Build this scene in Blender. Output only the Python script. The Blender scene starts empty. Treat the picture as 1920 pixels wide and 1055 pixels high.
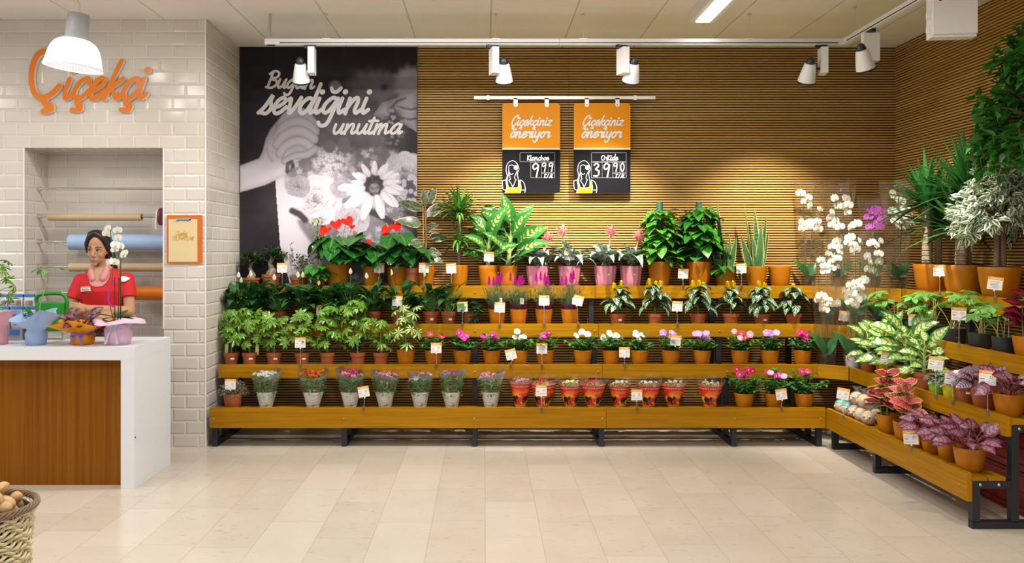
import bpy, math, random
import numpy as np
from mathutils import Vector, Matrix

# ------------------------------------------------------------------ camera, world, light, exposure
SC = bpy.context.scene
COL = SC.collection
PI = math.pi
F, CX, CY, CH = 1566.0, 908.0, 468.0, 1.5      # focal length in pixels, principal point, camera height (m)
def wx(px, Y): return (px - CX) * Y / F
def wz(py, Y): return CH - (py - CY) * Y / F

cam_d = bpy.data.cameras.new('camera')
cam_d.sensor_fit = 'HORIZONTAL'; cam_d.sensor_width = 36.0
cam_d.lens = F * 36.0 / 1920.0
cam_d.shift_x = (960 - CX) / 1920.0
cam_d.shift_y = -(527.5 - CY) / 1920.0
cam_d.clip_start = 0.05
cam = bpy.data.objects.new('camera', cam_d); COL.objects.link(cam)
cam.location = (0, 0, CH); cam.rotation_euler = (PI / 2, 0, 0)
SC.camera = cam

W = bpy.data.worlds.new('world'); SC.world = W; W.use_nodes = True
W.node_tree.nodes['Background'].inputs[0].default_value = (0.98, 0.985, 1.0, 1)
W.node_tree.nodes['Background'].inputs[1].default_value = 0.40

def area(name, loc, sx, sy, energy, color=(1, 0.985, 0.96), rot=(0, 0, 0)):
    d = bpy.data.lights.new(name, 'AREA'); d.shape = 'RECTANGLE'; d.size = sx; d.size_y = sy
    d.energy = energy; d.color = color
    o = bpy.data.objects.new(name, d); COL.objects.link(o); o.location = loc; o.rotation_euler = rot
    return o
# rows of fluorescent ceiling luminaires of the shop, in front of and beside the display
for (x, y, e, along_x) in [(-3.0, 4.3, 16, 0), (-0.2, 5.4, 62, 1), (-3.0, 1.8, 36, 0), (-0.8, 1.8, 34, 0), (1.62, 2.0, 32, 0), (3.1, 2.6, 12, 0), (-5.2, 4.4, 40, 0)]:
    area('ceiling_light_tube', (x, y, 3.12), 2.4 if along_x else 0.16, 0.16 if along_x else 1.6, e)

SC.view_settings.view_transform = 'Standard'; SC.view_settings.look = 'None'
SC.view_settings.exposure = 0.45; SC.view_settings.gamma = 1.0; SC.view_settings.use_curve_mapping = False
SC.cycles.use_denoising = True
SC.cycles.max_bounces = 6; SC.cycles.diffuse_bounces = 3; SC.cycles.glossy_bounces = 3
SC.cycles.transmission_bounces = 4; SC.cycles.transparent_max_bounces = 14
SC.cycles.caustics_reflective = False; SC.cycles.caustics_refractive = False
SC.cycles.sample_clamp_indirect = 4.0

# ------------------------------------------------------------------ node helpers
class G:
    def __init__(s, name):
        m = bpy.data.materials.new(name); m.use_nodes = True
        s.m = m; s.t = m.node_tree; s.n = s.t.nodes; s.l = s.t.links
        s.bsdf = s.n['Principled BSDF']; s.out = s.n['Material Output']
    def put(s, sock, v):
        if v is None: return
        if isinstance(v, bpy.types.NodeSocket): s.l.new(v, sock)
        elif isinstance(v, (tuple, list)) and len(v) == 3 and sock.type == 'RGBA': sock.default_value = (*v, 1)
        else: sock.default_value = v
    def math(s, op, a, b=None, c=None, clamp=False):
        n = s.n.new('ShaderNodeMath'); n.operation = op; n.use_clamp = clamp
        s.put(n.inputs[0], a); s.put(n.inputs[1], b); s.put(n.inputs[2], c)
        return n.outputs[0]
    def mix(s, f, a, b, blend='MIX'):
        n = s.n.new('ShaderNodeMix'); n.data_type = 'RGBA'; n.blend_type = blend
        s.put(n.inputs[0], f); s.put(n.inputs[6], a); s.put(n.inputs[7], b)
        return n.outputs[2]
    def noise(s, vec, scale, detail=2.0, rough=0.5, out=0):
        n = s.n.new('ShaderNodeTexNoise'); s.put(n.inputs['Vector'], vec)
        s.put(n.inputs['Scale'], scale); s.put(n.inputs['Detail'], detail); s.put(n.inputs['Roughness'], rough)
        return n.outputs[out]
    def white(s, vec):
        n = s.n.new('ShaderNodeTexWhiteNoise'); n.noise_dimensions = '3D'; s.put(n.inputs['Vector'], vec); return n.outputs[0]
    def coord(s, which='Object'): return s.n.new('ShaderNodeTexCoord').outputs[which]
    def uv(s, name='UVMap'):
        n = s.n.new('ShaderNodeUVMap'); n.uv_map = name; return n.outputs[0]
    def sep(s, v):
        n = s.n.new('ShaderNodeSeparateXYZ'); s.put(n.inputs[0], v); return n.outputs
    def comb(s, x=0.0, y=0.0, z=0.0):
        n = s.n.new('ShaderNodeCombineXYZ'); s.put(n.inputs[0], x); s.put(n.inputs[1], y); s.put(n.inputs[2], z); return n.outputs[0]
    def scale(s, v, sc):
        n = s.n.new('ShaderNodeVectorMath'); n.operation = 'MULTIPLY'; s.put(n.inputs[0], v); n.inputs[1].default_value = sc; return n.outputs[0]
    def step(s, v, lo, hi):
        n = s.n.new('ShaderNodeMapRange'); n.interpolation_type = 'SMOOTHSTEP'
        s.put(n.inputs[0], v); s.put(n.inputs[1], lo); s.put(n.inputs[2], hi); n.inputs[3].default_value = 0; n.inputs[4].default_value = 1
        return n.outputs[0]
    def bump(s, h, strength=0.3, dist=0.01):
        n = s.n.new('ShaderNodeBump'); s.put(n.inputs['Height'], h); n.inputs['Strength'].default_value = strength; n.inputs['Distance'].default_value = dist
        s.l.new(n.outputs[0], s.bsdf.inputs['Normal']); return n.outputs[0]
    def set(s, **k):
        names = dict(color='Base Color', rough='Roughness', metal='Metallic', spec='Specular IOR Level', trans='Transmission Weight',
                     coat='Coat Weight', emis='Emission Color', emis_s='Emission Strength', alpha='Alpha', ior='IOR', sheen='Sheen Weight')
        for a, v in k.items(): s.put(s.bsdf.inputs[names[a]], v)
        return s

MATS = {}
def mat(name, color=(0.8, 0.8, 0.8), rough=0.5, metal=0.0, **k):
    """plain procedural material with a faint noise so that no surface is perfectly uniform"""
    if name in MATS: return MATS[name]
    g = G(name)
    nz = g.noise(g.coord(), k.pop('nscale', 30.0), 3.0)
    amt = k.pop('var', 0.12)
    c = g.mix(nz, tuple(max(0, x * (1 - amt)) for x in color), tuple(min(1, x * (1 + amt)) for x in color))
    g.set(color=c, rough=rough, metal=metal, **k)
    MATS[name] = g.m
    return g.m

# ------------------------------------------------------------------ mesh builder
def V(*a): return Vector(a)
def dirv(az, el): return Vector((math.cos(az) * math.cos(el), math.sin(az) * math.cos(el), math.sin(el)))
SHAPES = {
    'lance': lambda t: math.sin(PI * min(1, t) ** 0.8) ** 0.9,
    'ovate': lambda t: math.sin(PI * min(1, t) ** 0.62) ** 0.8,
    'obov': lambda t: math.sin(PI * min(1, t) ** 1.35) ** 0.85,
    'round': lambda t: math.sqrt(max(0, 1 - (2 * t - 1) ** 2)),
    'strap': lambda t: min(1, 0.55 + t * 2.2) * min(1, (1 - t) * 2.0) ** 0.8,
    'blade': lambda t: (0.75 + 0.25 * min(1, t * 4)) * max(0, 1 - t ** 2.2),
    'needle': lambda t: 1 - t * 0.9,
    'dent': lambda t: (math.sin(PI * min(1, t) ** 0.7) ** 0.85),
}
HEART = [(0.0, 0.52, 0.30), (0.14, 0.92, 0.22), (0.30, 1.0, 0.10), (0.52, 0.84, 0.03), (0.74, 0.50, 0.0), (0.9, 0.2, 0.0), (1.0, 0.0, 0.0)]

class MB:
    def __init__(s):
        s.v = []; s.f = []; s.uv = []; s.r = []; s.mi = []
    def vert(s, p, uv=(0, 0), r=(0, 0)):
        s.v.append((p[0], p[1], p[2])); s.uv.append(uv); s.r.append(r); return len(s.v) - 1
    def face(s, idx, mi=0): s.f.append(idx); s.mi.append(mi)
    def grid(s, rows, uvs=None, mi=0, closed=False, r=(0, 0)):
        n = len(rows[0]); base = len(s.v); R = len(rows)
        for i, row in enumerate(rows):
            for j, p in enumerate(row):
                s.vert(p, uvs[i][j] if uvs else (j / max(1, n - (0 if closed else 1)), i / max(1, R - 1)), r)
        for i in range(R - 1):
            for j in range(n if closed else n - 1):
                a = base + i * n + j; b = base + i * n + (j + 1) % n
                s.face((a, b, b + n, a + n), mi)
        return base
    def box(s, x0, x1, y0, y1, z0, z1, mi=0, long=False, M=None):
        c = [(x0, x1), (y0, y1), (z0, z1)]
        def fc(ax, side):
            o = [a for a in (0, 1, 2) if a != ax]
            if long and (c[o[1]][1] - c[o[1]][0]) > (c[o[0]][1] - c[o[0]][0]): u, w = o[1], o[0]
            else: u, w = o[0], o[1]
            q = []
            for (a, b) in ((0, 0), (1, 0), (1, 1), (0, 1)):
                p = [0, 0, 0]; p[ax] = c[ax][side]; p[u] = c[u][a]; p[w] = c[w][b]
                pp = M @ Vector(p) if M is not None else p
                q.append(s.vert(pp, (p[u], p[w])))
            flip = ((u, w) in ((0, 1), (1, 2), (2, 0))) != bool(side)
            s.face(tuple(reversed(q)) if flip else tuple(q), mi)
        for ax in range(3):
            for side in (0, 1): fc(ax, side)
        return s
    def tube(s, pts, r, n=6, mi=0, cap=True, rr=(0, 0)):
        pts = [Vector(p) for p in pts]; k = len(pts)
        rad = r if isinstance(r, (list, tuple)) else [r] * k
        t0 = (pts[1] - pts[0]).normalized()
        up = Vector((0, 0, 1)) if abs(t0.z) < 0.9 else Vector((1, 0, 0))
        a = t0.cross(up).normalized()
        rows = []
        for i, p in enumerate(pts):
            t = (pts[min(k - 1, i + 1)] - pts[max(0, i - 1)]).normalized()
            a = (a - t * a.dot(t)); a = a.normalized() if a.length > 1e-6 else t.orthogonal().normalized()
            b = t.cross(a)
            rows.append([p + (a * math.cos(2 * PI * j / n) + b * math.sin(2 * PI * j / n)) * rad[i] for j in range(n)])
        base = s.grid(rows, mi=mi, closed=True, r=rr)
        if cap:
            s.face(tuple(base + j for j in reversed(range(n))), mi)
            e = base + (k - 1) * n; s.face(tuple(e + j for j in range(n)), mi)
        return s
    def lathe(s, prof, n=24, c=(0, 0, 0), mi=0, flute=0, famp=0.0, closed_top=False, arc=2 * PI, ell=1.0, wav=None):
        rows = []
        for (r, z) in prof:
            row = []
            for j in range(n):
                a = arc * j / n
                k = r * (1 + famp * math.cos(flute * a)) if flute else r
                dz = 0.0
                if wav: kk, dz = wav(a, r, z); k = k * kk
                row.append((c[0] + k * math.cos(a), c[1] + k * math.sin(a) * ell, c[2] + z + dz))
            rows.append(row)
        uv = [[(j / n, i / max(1, len(prof) - 1)) for j in range(n)] for i in range(len(prof))]
        base = s.grid(rows, uvs=uv, mi=mi, closed=True)
        return s
    def disk(s, c, r, n=20, mi=0, nz=1, jitter=0.0, rnd=None):
        ctr = s.vert(c)
        ring = [s.vert((c[0] + r * math.cos(2 * PI * j / n), c[1] + r * math.sin(2 * PI * j / n), c[2]), (j / n, 1)) for j in range(n)]
        for j in range(n):
            a, b = ring[j], ring[(j + 1) % n]
            s.face((ctr, a, b) if nz > 0 else (ctr, b, a), mi)
        return s
    def ball(s, c, r, n=10, m=7, mi=0, M=None, rr=(0, 0)):
        r = r if isinstance(r, (tuple, list)) else (r, r, r)
        rows = []
        for i in range(m + 1):
            th = PI * i / m
            row = []
            for j in range(n):
                p = Vector((r[0] * math.sin(th) * math.cos(2 * PI * j / n), r[1] * math.sin(th) * math.sin(2 * PI * j / n), -r[2] * math.cos(th)))
                if M is not None: p = M @ p
                row.append(p + Vector(c))
            rows.append(row)
        s.grid(rows, mi=mi, closed=True, r=rr)
        return s
    def leaf(s, p, d, L, Wd, shape='lance', droop=0.5, fold=0.2, n=5, roll=0.0, mi=0, rnd=None, wave=0.0, nrm=None):
        p = Vector(p); d = Vector(d).normalized()
        up = Vector((0, 0, 1)) if nrm is None else Vector(nrm)
        nn = up - d * up.dot(d)
        if nn.length < 0.15: nn = d.orthogonal()
        nn.normalize()
        if roll: nn = Matrix.Rotation(roll, 3, d) @ nn
        side = d.cross(nn)
        rv = (random.random(), random.random()) if rnd is None else rnd
        rows, uvs = [], []
        heart = shape == 'heart'
        ts = HEART if heart else [(i / n, SHAPES[shape](i / n), 0.0) for i in range(n + 1)]
        pt = 0.0
        for k, (t, w, bk) in enumerate(ts):
            dt = t - pt; pt = t
            p = p + d * (L * dt)
            a = droop * dt
            d, nn = d * math.cos(a) - nn * math.sin(a), nn * math.cos(a) + d * math.sin(a)
            ww = max(w, 0.012) * Wd * 0.5
            lift = nn * (fold * ww)
            wv = nn * (wave * ww * math.sin(k * 2.3))
            sh = d * (bk * L)
            rows.append([p - side * ww + lift + wv - sh, p, p + side * ww + lift - wv - sh])
            uvs.append([(0, t), (0.5, t), (1, t)])
        s.grid(rows, uvs=uvs, mi=mi, r=rv)
        return s
    def prism(s, poly, depth, fr, mi=0, mside=None):
        """extruded 2-D outline (counter-clockwise); fr = (origin, ex, ey, en): front face looks along en"""
        o, ex, ey, en = fr
        n = len(poly)
        a = [s.vert(o + ex * x + ey * y, (x, y)) for x, y in poly]
        b = [s.vert(o + ex * x + ey * y - en * depth, (x, y)) for x, y in poly]
        s.face(tuple(a), mi); s.face(tuple(reversed(b)), mi if mside is None else mside)
        for i in range(n):
            j = (i + 1) % n
            q = [s.vert(s.v[k], s.uv[k]) for k in (a[j], a[i], b[i], b[j])]
            s.face(tuple(q), mi if mside is None else mside)
        return s
    def stroke(s, pts, w, depth, fr, mi=0, mside=None, taper=0.0):
        """round-ended pen stroke as one extruded ribbon"""
        o, ex, ey, en = fr
        P = [Vector((x, y)) for x, y in pts]
        k = len(P)
        if k == 1: P = [P[0], P[0] + Vector((1e-4, 0))]; k = 2
        L, R = [], []
        for i in range(k):
            t = (P[min(k - 1, i + 1)] - P[max(0, i - 1)])
            t = t.normalized() if t.length > 1e-9 else Vector((1, 0))
            nr = Vector((-t.y, t.x)); ww = w * 0.5 * (1 - taper * abs(2 * i / (k - 1) - 1))
            L.append(P[i] + nr * ww); R.append(P[i] - nr * ww)
        def cap(c, a0, rad):
            return [c + Vector((math.cos(a0 + PI * q / 6), math.sin(a0 + PI * q / 6))) * rad for q in range(1, 6)]
        te = (P[-1] - P[-2]); ts = (P[1] - P[0])
        ce = cap(P[-1], math.atan2(te.y, te.x) - PI / 2, w * 0.5 * (1 - taper))
        cs = cap(P[0], math.atan2(ts.y, ts.x) + PI / 2, w * 0.5 * (1 - taper))
        def put(q, back, i=0): return s.vert(o + ex * q.x + ey * q.y + en * ((-depth if back else 0) + 1.2e-5 * i), (q.x, q.y))
        for back in (0, 1):
            if depth == 0 and back: break
            l = [put(q, back, i) for i, q in enumerate(L)]; r_ = [put(q, back, i) for i, q in enumerate(R)]
            for i in range(k - 1):
                q = (r_[i], r_[i + 1], l[i + 1], l[i]); s.face(tuple(reversed(q)) if back else q, mi)
            e = [r_[-1]] + [put(q, back, k) for q in ce] + [l[-1]]
            b = [l[0]] + [put(q, back) for q in cs] + [r_[0]]
            for q in (e, b): s.face(tuple(reversed(q)) if back else tuple(q), mi)
        if depth:
            rim = R + ce + list(reversed(L)) + cs
            n = len(rim)
            fa = [put(q, 0) for q in rim]; ba = [put(q, 1) for q in rim]
            for i in range(n):
                j = (i + 1) % n; s.face((fa[j], fa[i], ba[i], ba[j]), mi if mside is None else mside)
        return s
    def mesh(s, name, mats, smooth=True, ang=0.7):
        me = bpy.data.meshes.new(name)
        me.from_pydata(s.v, [], s.f)
        if not isinstance(mats, (list, tuple)): mats = [mats]
        for m in mats: me.materials.append(m)
        nl = len(me.loops)
        vi = np.empty(nl, dtype=np.int32); me.loops.foreach_get('vertex_index', vi)
        for nm, src in (('UVMap', s.uv), ('Rnd', s.r)):
            lay = me.uv_layers.new(name=nm)
            arr = np.array(src, dtype=np.float32)[vi].ravel()
            lay.data.foreach_set('uv', arr)
        me.polygons.foreach_set('material_index', np.array(s.mi, dtype=np.int32))
        if smooth:
            me.polygons.foreach_set('use_smooth', np.ones(len(s.f), dtype=bool))
            me.set_sharp_from_angle(angle=ang)
        me.update()
        return me
    def build(s, name, mats, parent=None, smooth=True, bevel=0.0, ang=0.7):
        return link(name, s.mesh(name, mats, smooth, ang), parent, bevel)

def link(name, me, parent=None, bevel=0.0, loc=None, rot=None, scale=None):
    o = bpy.data.objects.new(name, me); COL.objects.link(o)
    if parent is not None: o.parent = parent
    if loc is not None: o.location = loc
    if rot is not None: o.rotation_euler = rot
    if scale is not None: o.scale = scale
    if bevel:
        b = o.modifiers.new('bevel', 'BEVEL'); b.width = bevel; b.segments = 2; b.limit_method = 'ANGLE'; b.angle_limit = 0.9
    return o
def tag(o, label, cat, group=None):
    o['label'] = label; o['category'] = cat
    if group: o['group'] = group
    return o
def thing(name, label, cat, loc=(0, 0, 0), rz=0.0, group=None):
    o = bpy.data.objects.new(name, None); COL.objects.link(o)
    o.location = loc; o.rotation_euler = (0, 0, rz); o.empty_display_size = 0.05
    return tag(o, label, cat, group)
def structure(o): o['kind'] = 'structure'; return o
CACHE = {}
def cached(key, fn):
    if key not in CACHE: CACHE[key] = fn()
    return CACHE[key]
def smoothpts(pts, k=5):
    if len(pts) < 3: return pts
    out = []
    P = [pts[0]] + list(pts) + [pts[-1]]
    for i in range(1, len(P) - 2):
        p0, p1, p2, p3 = P[i - 1], P[i], P[i + 1], P[i + 2]
        for q in range(k):
            t = q / k
            out.append(tuple(0.5 * (2 * b + (c - a) * t + (2 * a - 5 * b + 4 * c - d) * t * t + (3 * b - a - 3 * c + d) * t ** 3)
                             for a, b, c, d in zip(p0, p1, p2, p3)))
    out.append(tuple(pts[-1]))
    return out
FRONT = lambda x, y, z: (V(x, y, z), V(1, 0, 0), V(0, 0, 1), V(0, -1, 0))   # a plane that looks at the camera side

# handwriting: single-line letters (baseline 0, x-height 1, ascender 1.8), smoothed and slanted when written
GL = {
 'a': (0.98, [[(.8, .85), (.5, 1), (.15, .68), (.05, .28), (.25, .02), (.55, .25), (.82, .92)], [(.82, .92), (.72, .3), (.82, .04), (1.02, .22)]]),
 'B': (1.25, [[(.25, 0), (.3, .9), (.35, 1.75)], [(.05, 1.5), (.5, 1.85), (1.0, 1.65), (.95, 1.2), (.4, .95), (.95, .8), (1.1, .35), (.7, .0), (.1, .05)]]),
 'u': (1.0, [[(.08, .95), (.05, .4), (.22, .02), (.52, .25), (.75, .95)], [(.75, .95), (.68, .3), (.8, .03), (1.02, .25)]]),
 'g': (0.98, [[(.8, .85), (.5, 1), (.15, .68), (.05, .3), (.25, .04), (.55, .3), (.82, .95)], [(.82, .95), (.72, .0), (.55, -.65), (.2, -.75), (.0, -.55)]]),
 'n': (1.05, [[(.1, .95), (.08, .0)], [(.08, .3), (.35, .85), (.6, .98), (.68, .7), (.62, .25), (.75, .03), (1.02, .25)]]),
 's': (.85, [[(0, .05), (.3, .45), (.6, 1.15), (.58, .8), (.72, .35), (.5, .02), (.12, .08)]]),
 'e': (.85, [[(.05, .35), (.4, .5), (.68, .78), (.5, 1.0), (.2, .8), (.05, .35), (.25, .02), (.55, .1), (.85, .42)]]),
 'v': (.85, [[(.0, .85), (.15, .95), (.2, .45), (.28, .02), (.55, .4), (.78, 1.0)]]),
 'd': (1.0, [[(.75, .82), (.45, .98), (.12, .68), (.04, .28), (.25, .02), (.55, .25), (.8, .95)], [(.92, 1.85), (.82, .95), (.72, .3), (.8, .04), (1.02, .22)]]),
 'ı': (.5, [[(.12, .95), (.06, .35), (.18, .03), (.45, .25)]]),
 't': (.55, [[(.25, 1.6), (.12, .6), (.1, .15), (.25, .02), (.5, .22)], [(-.12, 1.25), (.3, 1.3), (.65, 1.28)]]),
 'm': (1.45, [[(.1, .95), (.06, .0)], [(.08, .3), (.3, .85), (.52, .95), (.5, .4), (.46, .0)], [(.5, .35), (.75, .88), (.98, .95), (1.0, .5), (1.05, .05), (1.4, .25)]]),
 'c': (.85, [[(.72, .75), (.6, .98), (.25, .82), (.05, .38), (.22, .02), (.55, .1), (.85, .42)]]),
 'k': (.95, [[(.45, 1.8), (.2, .8), (.05, .0)], [(.78, .98), (.5, .72), (.2, .5), (.5, .3), (.7, .02), (.92, .2)]]),
 'C': (1.15, [[(.95, 1.35), (.98, 1.75), (.75, 1.9), (.3, 1.45), (.05, .7), (.15, .12), (.5, .0), (.85, .25), (1.12, .62)]]),
 'z': (.85, [[(.1, .85), (.4, .95), (.72, .95), (.4, .5), (.05, .05), (.4, .1), (.75, .02)]]),
 'r': (.75, [[(.05, .8), (.25, 1.0), (.3, .75), (.62, .9), (.5, .3), (.6, .03), (.85, .25)]]),
 'y': (.95, [[(.08, .95), (.05, .4), (.22, .05), (.52, .28), (.75, .95)], [(.75, .95), (.65, .0), (.5, -.6), (.2, -.72), (.02, -.5)]]),
 'o': (.85, [[(.45, .98), (.12, .7), (.06, .3), (.3, .02), (.62, .3), (.65, .75), (.45, .98), (.55, .8), (.9, .85)]]),
 'K': (.95, [[(.1, 1.6), (.06, 0)], [(.75, 1.5), (.12, .75), (.5, .35), (.8, 0)]]),
 'l': (.42, [[(.15, 1.6), (.12, .1), (.3, 0)]]),
 'h': (.85, [[(.1, 1.6), (.06, 0)], [(.08, .5), (.4, .9), (.6, .6), (.6, 0)]]),
 'O': (1.2, [[(.55, 1.6), (.15, 1.2), (.1, .5), (.5, 0), (.95, .4), (1.0, 1.2), (.55, 1.6)]]),
 'R': (.9, [[(.1, 1.5), (.08, 0)], [(.1, 1.5), (.6, 1.4), (.6, .9), (.12, .75), (.7, 0)]]),
 'T': (.85, [[(0, 1.55), (.85, 1.55)], [(.42, 1.5), (.38, 0)]]),
 'A': (.9, [[(.0, 0), (.4, 1.55), (.8, 0)], [(.15, .55), (.65, .55)]]),
 'L': (.75, [[(.1, 1.55), (.08, .05), (.65, .05)]]),
 'I': (.4, [[(.15, 1.55), (.12, 0)]]),
 'M': (1.1, [[(.05, 0), (.15, 1.5), (.5, .5), (.85, 1.5), (.95, 0)]]),
 '9': (.85, [[(.7, 1.35), (.4, 1.6), (.08, 1.3), (.2, .9), (.6, 1.1), (.72, 1.45), (.65, .8), (.5, .0)]]),
 '3': (.85, [[(.1, 1.4), (.4, 1.6), (.65, 1.3), (.3, .9), (.7, .65), (.55, .1), (.1, .1)]]),
 '0': (.85, [[(.4, 1.6), (.1, 1.1), (.12, .4), (.4, 0), (.68, .5), (.65, 1.2), (.4, 1.6)]]),
 '4': (.85, [[(.5, 1.6), (.05, .6), (.75, .6)], [(.55, 1.0), (.5, 0)]]),
 '/': (.6, [[(.0, -.1), (.5, 1.6)]]), ' ': (.6, []), '.': (.3, [[(.1, 0.02), (.13, 0.02)]]),
}
DOT = [(.27, 1.38), (.29, 1.40)]
def glyph(ch):
    base = {'ü': 'u', 'ğ': 'g', 'i': 'ı', 'ç': 'c', 'Ç': 'C', 'ö': 'o', 'İ': 'I'}.get(ch, ch)
    adv, st = GL[base]; st = list(st)
    if ch in 'çÇ':
        k = .35 if ch == 'ç' else .45
        st.append([(k, -.02), (k, -.22), (k + .25, -.28), (k + .22, -.52), (k - .18, -.5)])
    if ch == 'i': st.append([(.17, 1.34), (.19, 1.37)])
    if ch == 'İ': st.append([(.17, 1.9), (.19, 1.92)])
    if ch in 'üö':
        st += [[(.2, 1.35), (.22, 1.37)], [(.58, 1.35), (.6, 1.37)]]
    if ch == 'ğ': st.append([(.2, 1.6), (.35, 1.38), (.6, 1.36), (.8, 1.6)])
    return adv, st
def text_width(txt): return sum(glyph(c)[0] for c in txt)
def write(mb, txt, fr, size, w, depth, slant=0.28, mi=0, mside=None, squeeze=1.0, rot=0.0):
    """handwritten line; size = x-height in metres, origin = start of the baseline"""
    o, ex, ey, en = fr
    ex2 = ex * math.cos(rot) + ey * math.sin(rot); ey2 = ey * math.cos(rot) - ex * math.sin(rot)
    x = 0.0; n = 0
    for ch in txt:
        adv, st = glyph(ch)
        for k, s_ in enumerate(st):
            pts = [((x + px) * squeeze * size + slant * py * size, py * size) for px, py in s_]
            dot = len(pts) == 2 and abs(pts[0][0] - pts[1][0]) < .06 * size and abs(pts[0][1] - pts[1][1]) < .06 * size
            pp = smoothpts(pts) if len(pts) > 2 else pts
            mb.stroke(pp, w * (1.35 if dot else 1.0), depth, (o + en * (1.2e-5 * n), ex2, ey2, en), mi, mside); n += len(pp) + 2
        x += adv
    return x * squeeze * size
# ------------------------------------------------------------------ materials of the setting
def wood(name, c1, c2, rough=0.42, gx=1.5, gy=55.0, line=0.5):
    g = G(name); u = g.uv()
    a = g.noise(g.scale(u, (gx, gy, 1)), 1.0, 5.0, 0.6)
    b = g.noise(g.scale(u, (gx * 0.35, gy * 0.16, 1)), 1.0, 3.0)
    o = g.noise(g.coord(), 1.3, 1.0)
    f = g.math('ADD', g.math('MULTIPLY', a, 0.6), g.math('MULTIPLY', b, 0.4))
    f = g.step(f, 0.34, 0.66)
    col = g.mix(f, c1, c2)
    lines = g.step(a, 0.60, 0.72)
    col = g.mix(g.math('MULTIPLY', lines, line), col, tuple(x * 0.42 for x in c1))
    col = g.mix(g.math('MULTIPLY', o, 0.25), col, c2)
    g.set(color=col, rough=rough, spec=0.15); g.bump(a, 0.12, 0.002)
    return g.m
M_BOARD = wood('shelf_wood', (0.25, 0.100, 0.001), (0.42, 0.200, 0.003), 0.38)
M_SLAT = wood('slat_wood', (0.42, 0.220, 0.048), (0.60, 0.37, 0.125), 0.36, 0.8, 30.0, 0.3)
M_SLATBACK = mat('slat_backing', (0.070, 0.028, 0.003), 0.7, spec=.1)
M_PANEL = wood('counter_wood', (0.19, 0.065, 0.008), (0.33, 0.125, 0.018), 0.35, 2.0, 70.0, 0.45)
M_STEEL = mat('dark_steel', (0.022, 0.026, 0.034), 0.42, 0.3)
M_BOLT = mat('bolt_steel', (0.6, 0.6, 0.6), 0.3, 0.9)
M_WHITE = mat('white_plastic', (0.80, 0.79, 0.77), 0.35, var=0.03)
M_COUNTER = mat('counter_white', (0.77, 0.79, 0.83), 0.30, var=0.02)
M_BLACK = mat('black_plastic', (0.012, 0.012, 0.014), 0.4)
M_CHROME = mat('chrome', (0.75, 0.74, 0.72), 0.18, 1.0, var=0.05)
M_ALU = mat('aluminium', (0.72, 0.71, 0.69), 0.35, 0.7, var=0.05)

def tile_mat():
    g = G('metro_tiles'); x, y, z = g.sep(g.uv())
    row = g.math('FLOOR', g.math('DIVIDE', y, 0.0985))
    off = g.math('MULTIPLY', g.math('MODULO', g.math('ABSOLUTE', row), 2.0), 0.5)
    tx = g.math('ADD', g.math('DIVIDE', x, 0.197), off)
    u = g.math('FRACT', tx); v = g.math('FRACT', g.math('DIVIDE', y, 0.0985))
    du = g.math('MULTIPLY', g.math('MINIMUM', u, g.math('SUBTRACT', 1.0, u)), 0.197)
    dv = g.math('MULTIPLY', g.math('MINIMUM', v, g.math('SUBTRACT', 1.0, v)), 0.0985)
    d = g.math('MINIMUM', du, dv)
    h = g.step(d, 0.0015, 0.013)
    grout = g.math('SUBTRACT', 1.0, g.step(d, 0.0012, 0.0026))
    rnd = g.white(g.comb(g.math('FLOOR', tx), row, 0.0))
    col = g.mix(rnd, (0.66, 0.605, 0.545), (0.71, 0.655, 0.59))
    col = g.mix(g.math('MULTIPLY', grout, 0.75), col, (0.80, 0.76, 0.70))
    g.set(color=col, rough=g.math('ADD', 0.16, g.math('MULTIPLY', grout, 0.5)), spec=0.5)
    wob = g.noise(g.coord(), 6.0, 1.0)
    g.bump(g.math('ADD', h, g.math('MULTIPLY', wob, 0.25)), 0.55, 0.006)
    return g.m
M_TILE = tile_mat()

def floor_mat():
    g = G('marble_floor'); x, y, z = g.sep(g.coord())
    cx = g.math('DIVIDE', g.math('ADD', x, 30.0 * 0.294 - 0.005), 0.294); col_i = g.math('FLOOR', cx)
    rs = g.white(g.comb(col_i, 3.0, 1.0))
    ry = g.math('ADD', g.math('DIVIDE', y, 0.62), g.math('MULTIPLY', rs, 3.0)); row_i = g.math('FLOOR', ry)
    u = g.math('FRACT', cx); v = g.math('FRACT', ry)
    d = g.math('MINIMUM', g.math('MULTIPLY', g.math('MINIMUM', u, g.math('SUBTRACT', 1.0, u)), 0.294),
               g.math('MULTIPLY', g.math('MINIMUM', v, g.math('SUBTRACT', 1.0, v)), 0.62))
    joint = g.math('SUBTRACT', 1.0, g.step(d, 0.0006, 0.0022))
    rnd = g.white(g.comb(col_i, row_i, 5.0))
    vec = g.comb(g.math('ADD', x, g.math('MULTIPLY', rnd, 9.0)), g.math('ADD', y, g.math('MULTIPLY', rnd, 4.0)), rnd)
    big = g.noise(vec, 3.0, 5.0, 0.6)
    fine = g.noise(g.scale(vec, (14, 30, 1)), 1.0, 6.0, 0.65)
    col = g.mix(big, (0.50, 0.42, 0.33), (0.62, 0.55, 0.46))
    col = g.mix(g.step(fine, 0.56, 0.74), col, (0.45, 0.37, 0.275))
    col = g.mix(g.math('MULTIPLY', g.step(rnd, 0.25, 1.0), 0.32), col, (0.70, 0.635, 0.54))
    col = g.mix(g.math('MULTIPLY', joint, 0.65), col, (0.36, 0.28, 0.19))
    g.set(color=col, rough=g.math('ADD', 0.15, g.math('MULTIPLY', fine, 0.12)), spec=0.5)
    return g.m
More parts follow.
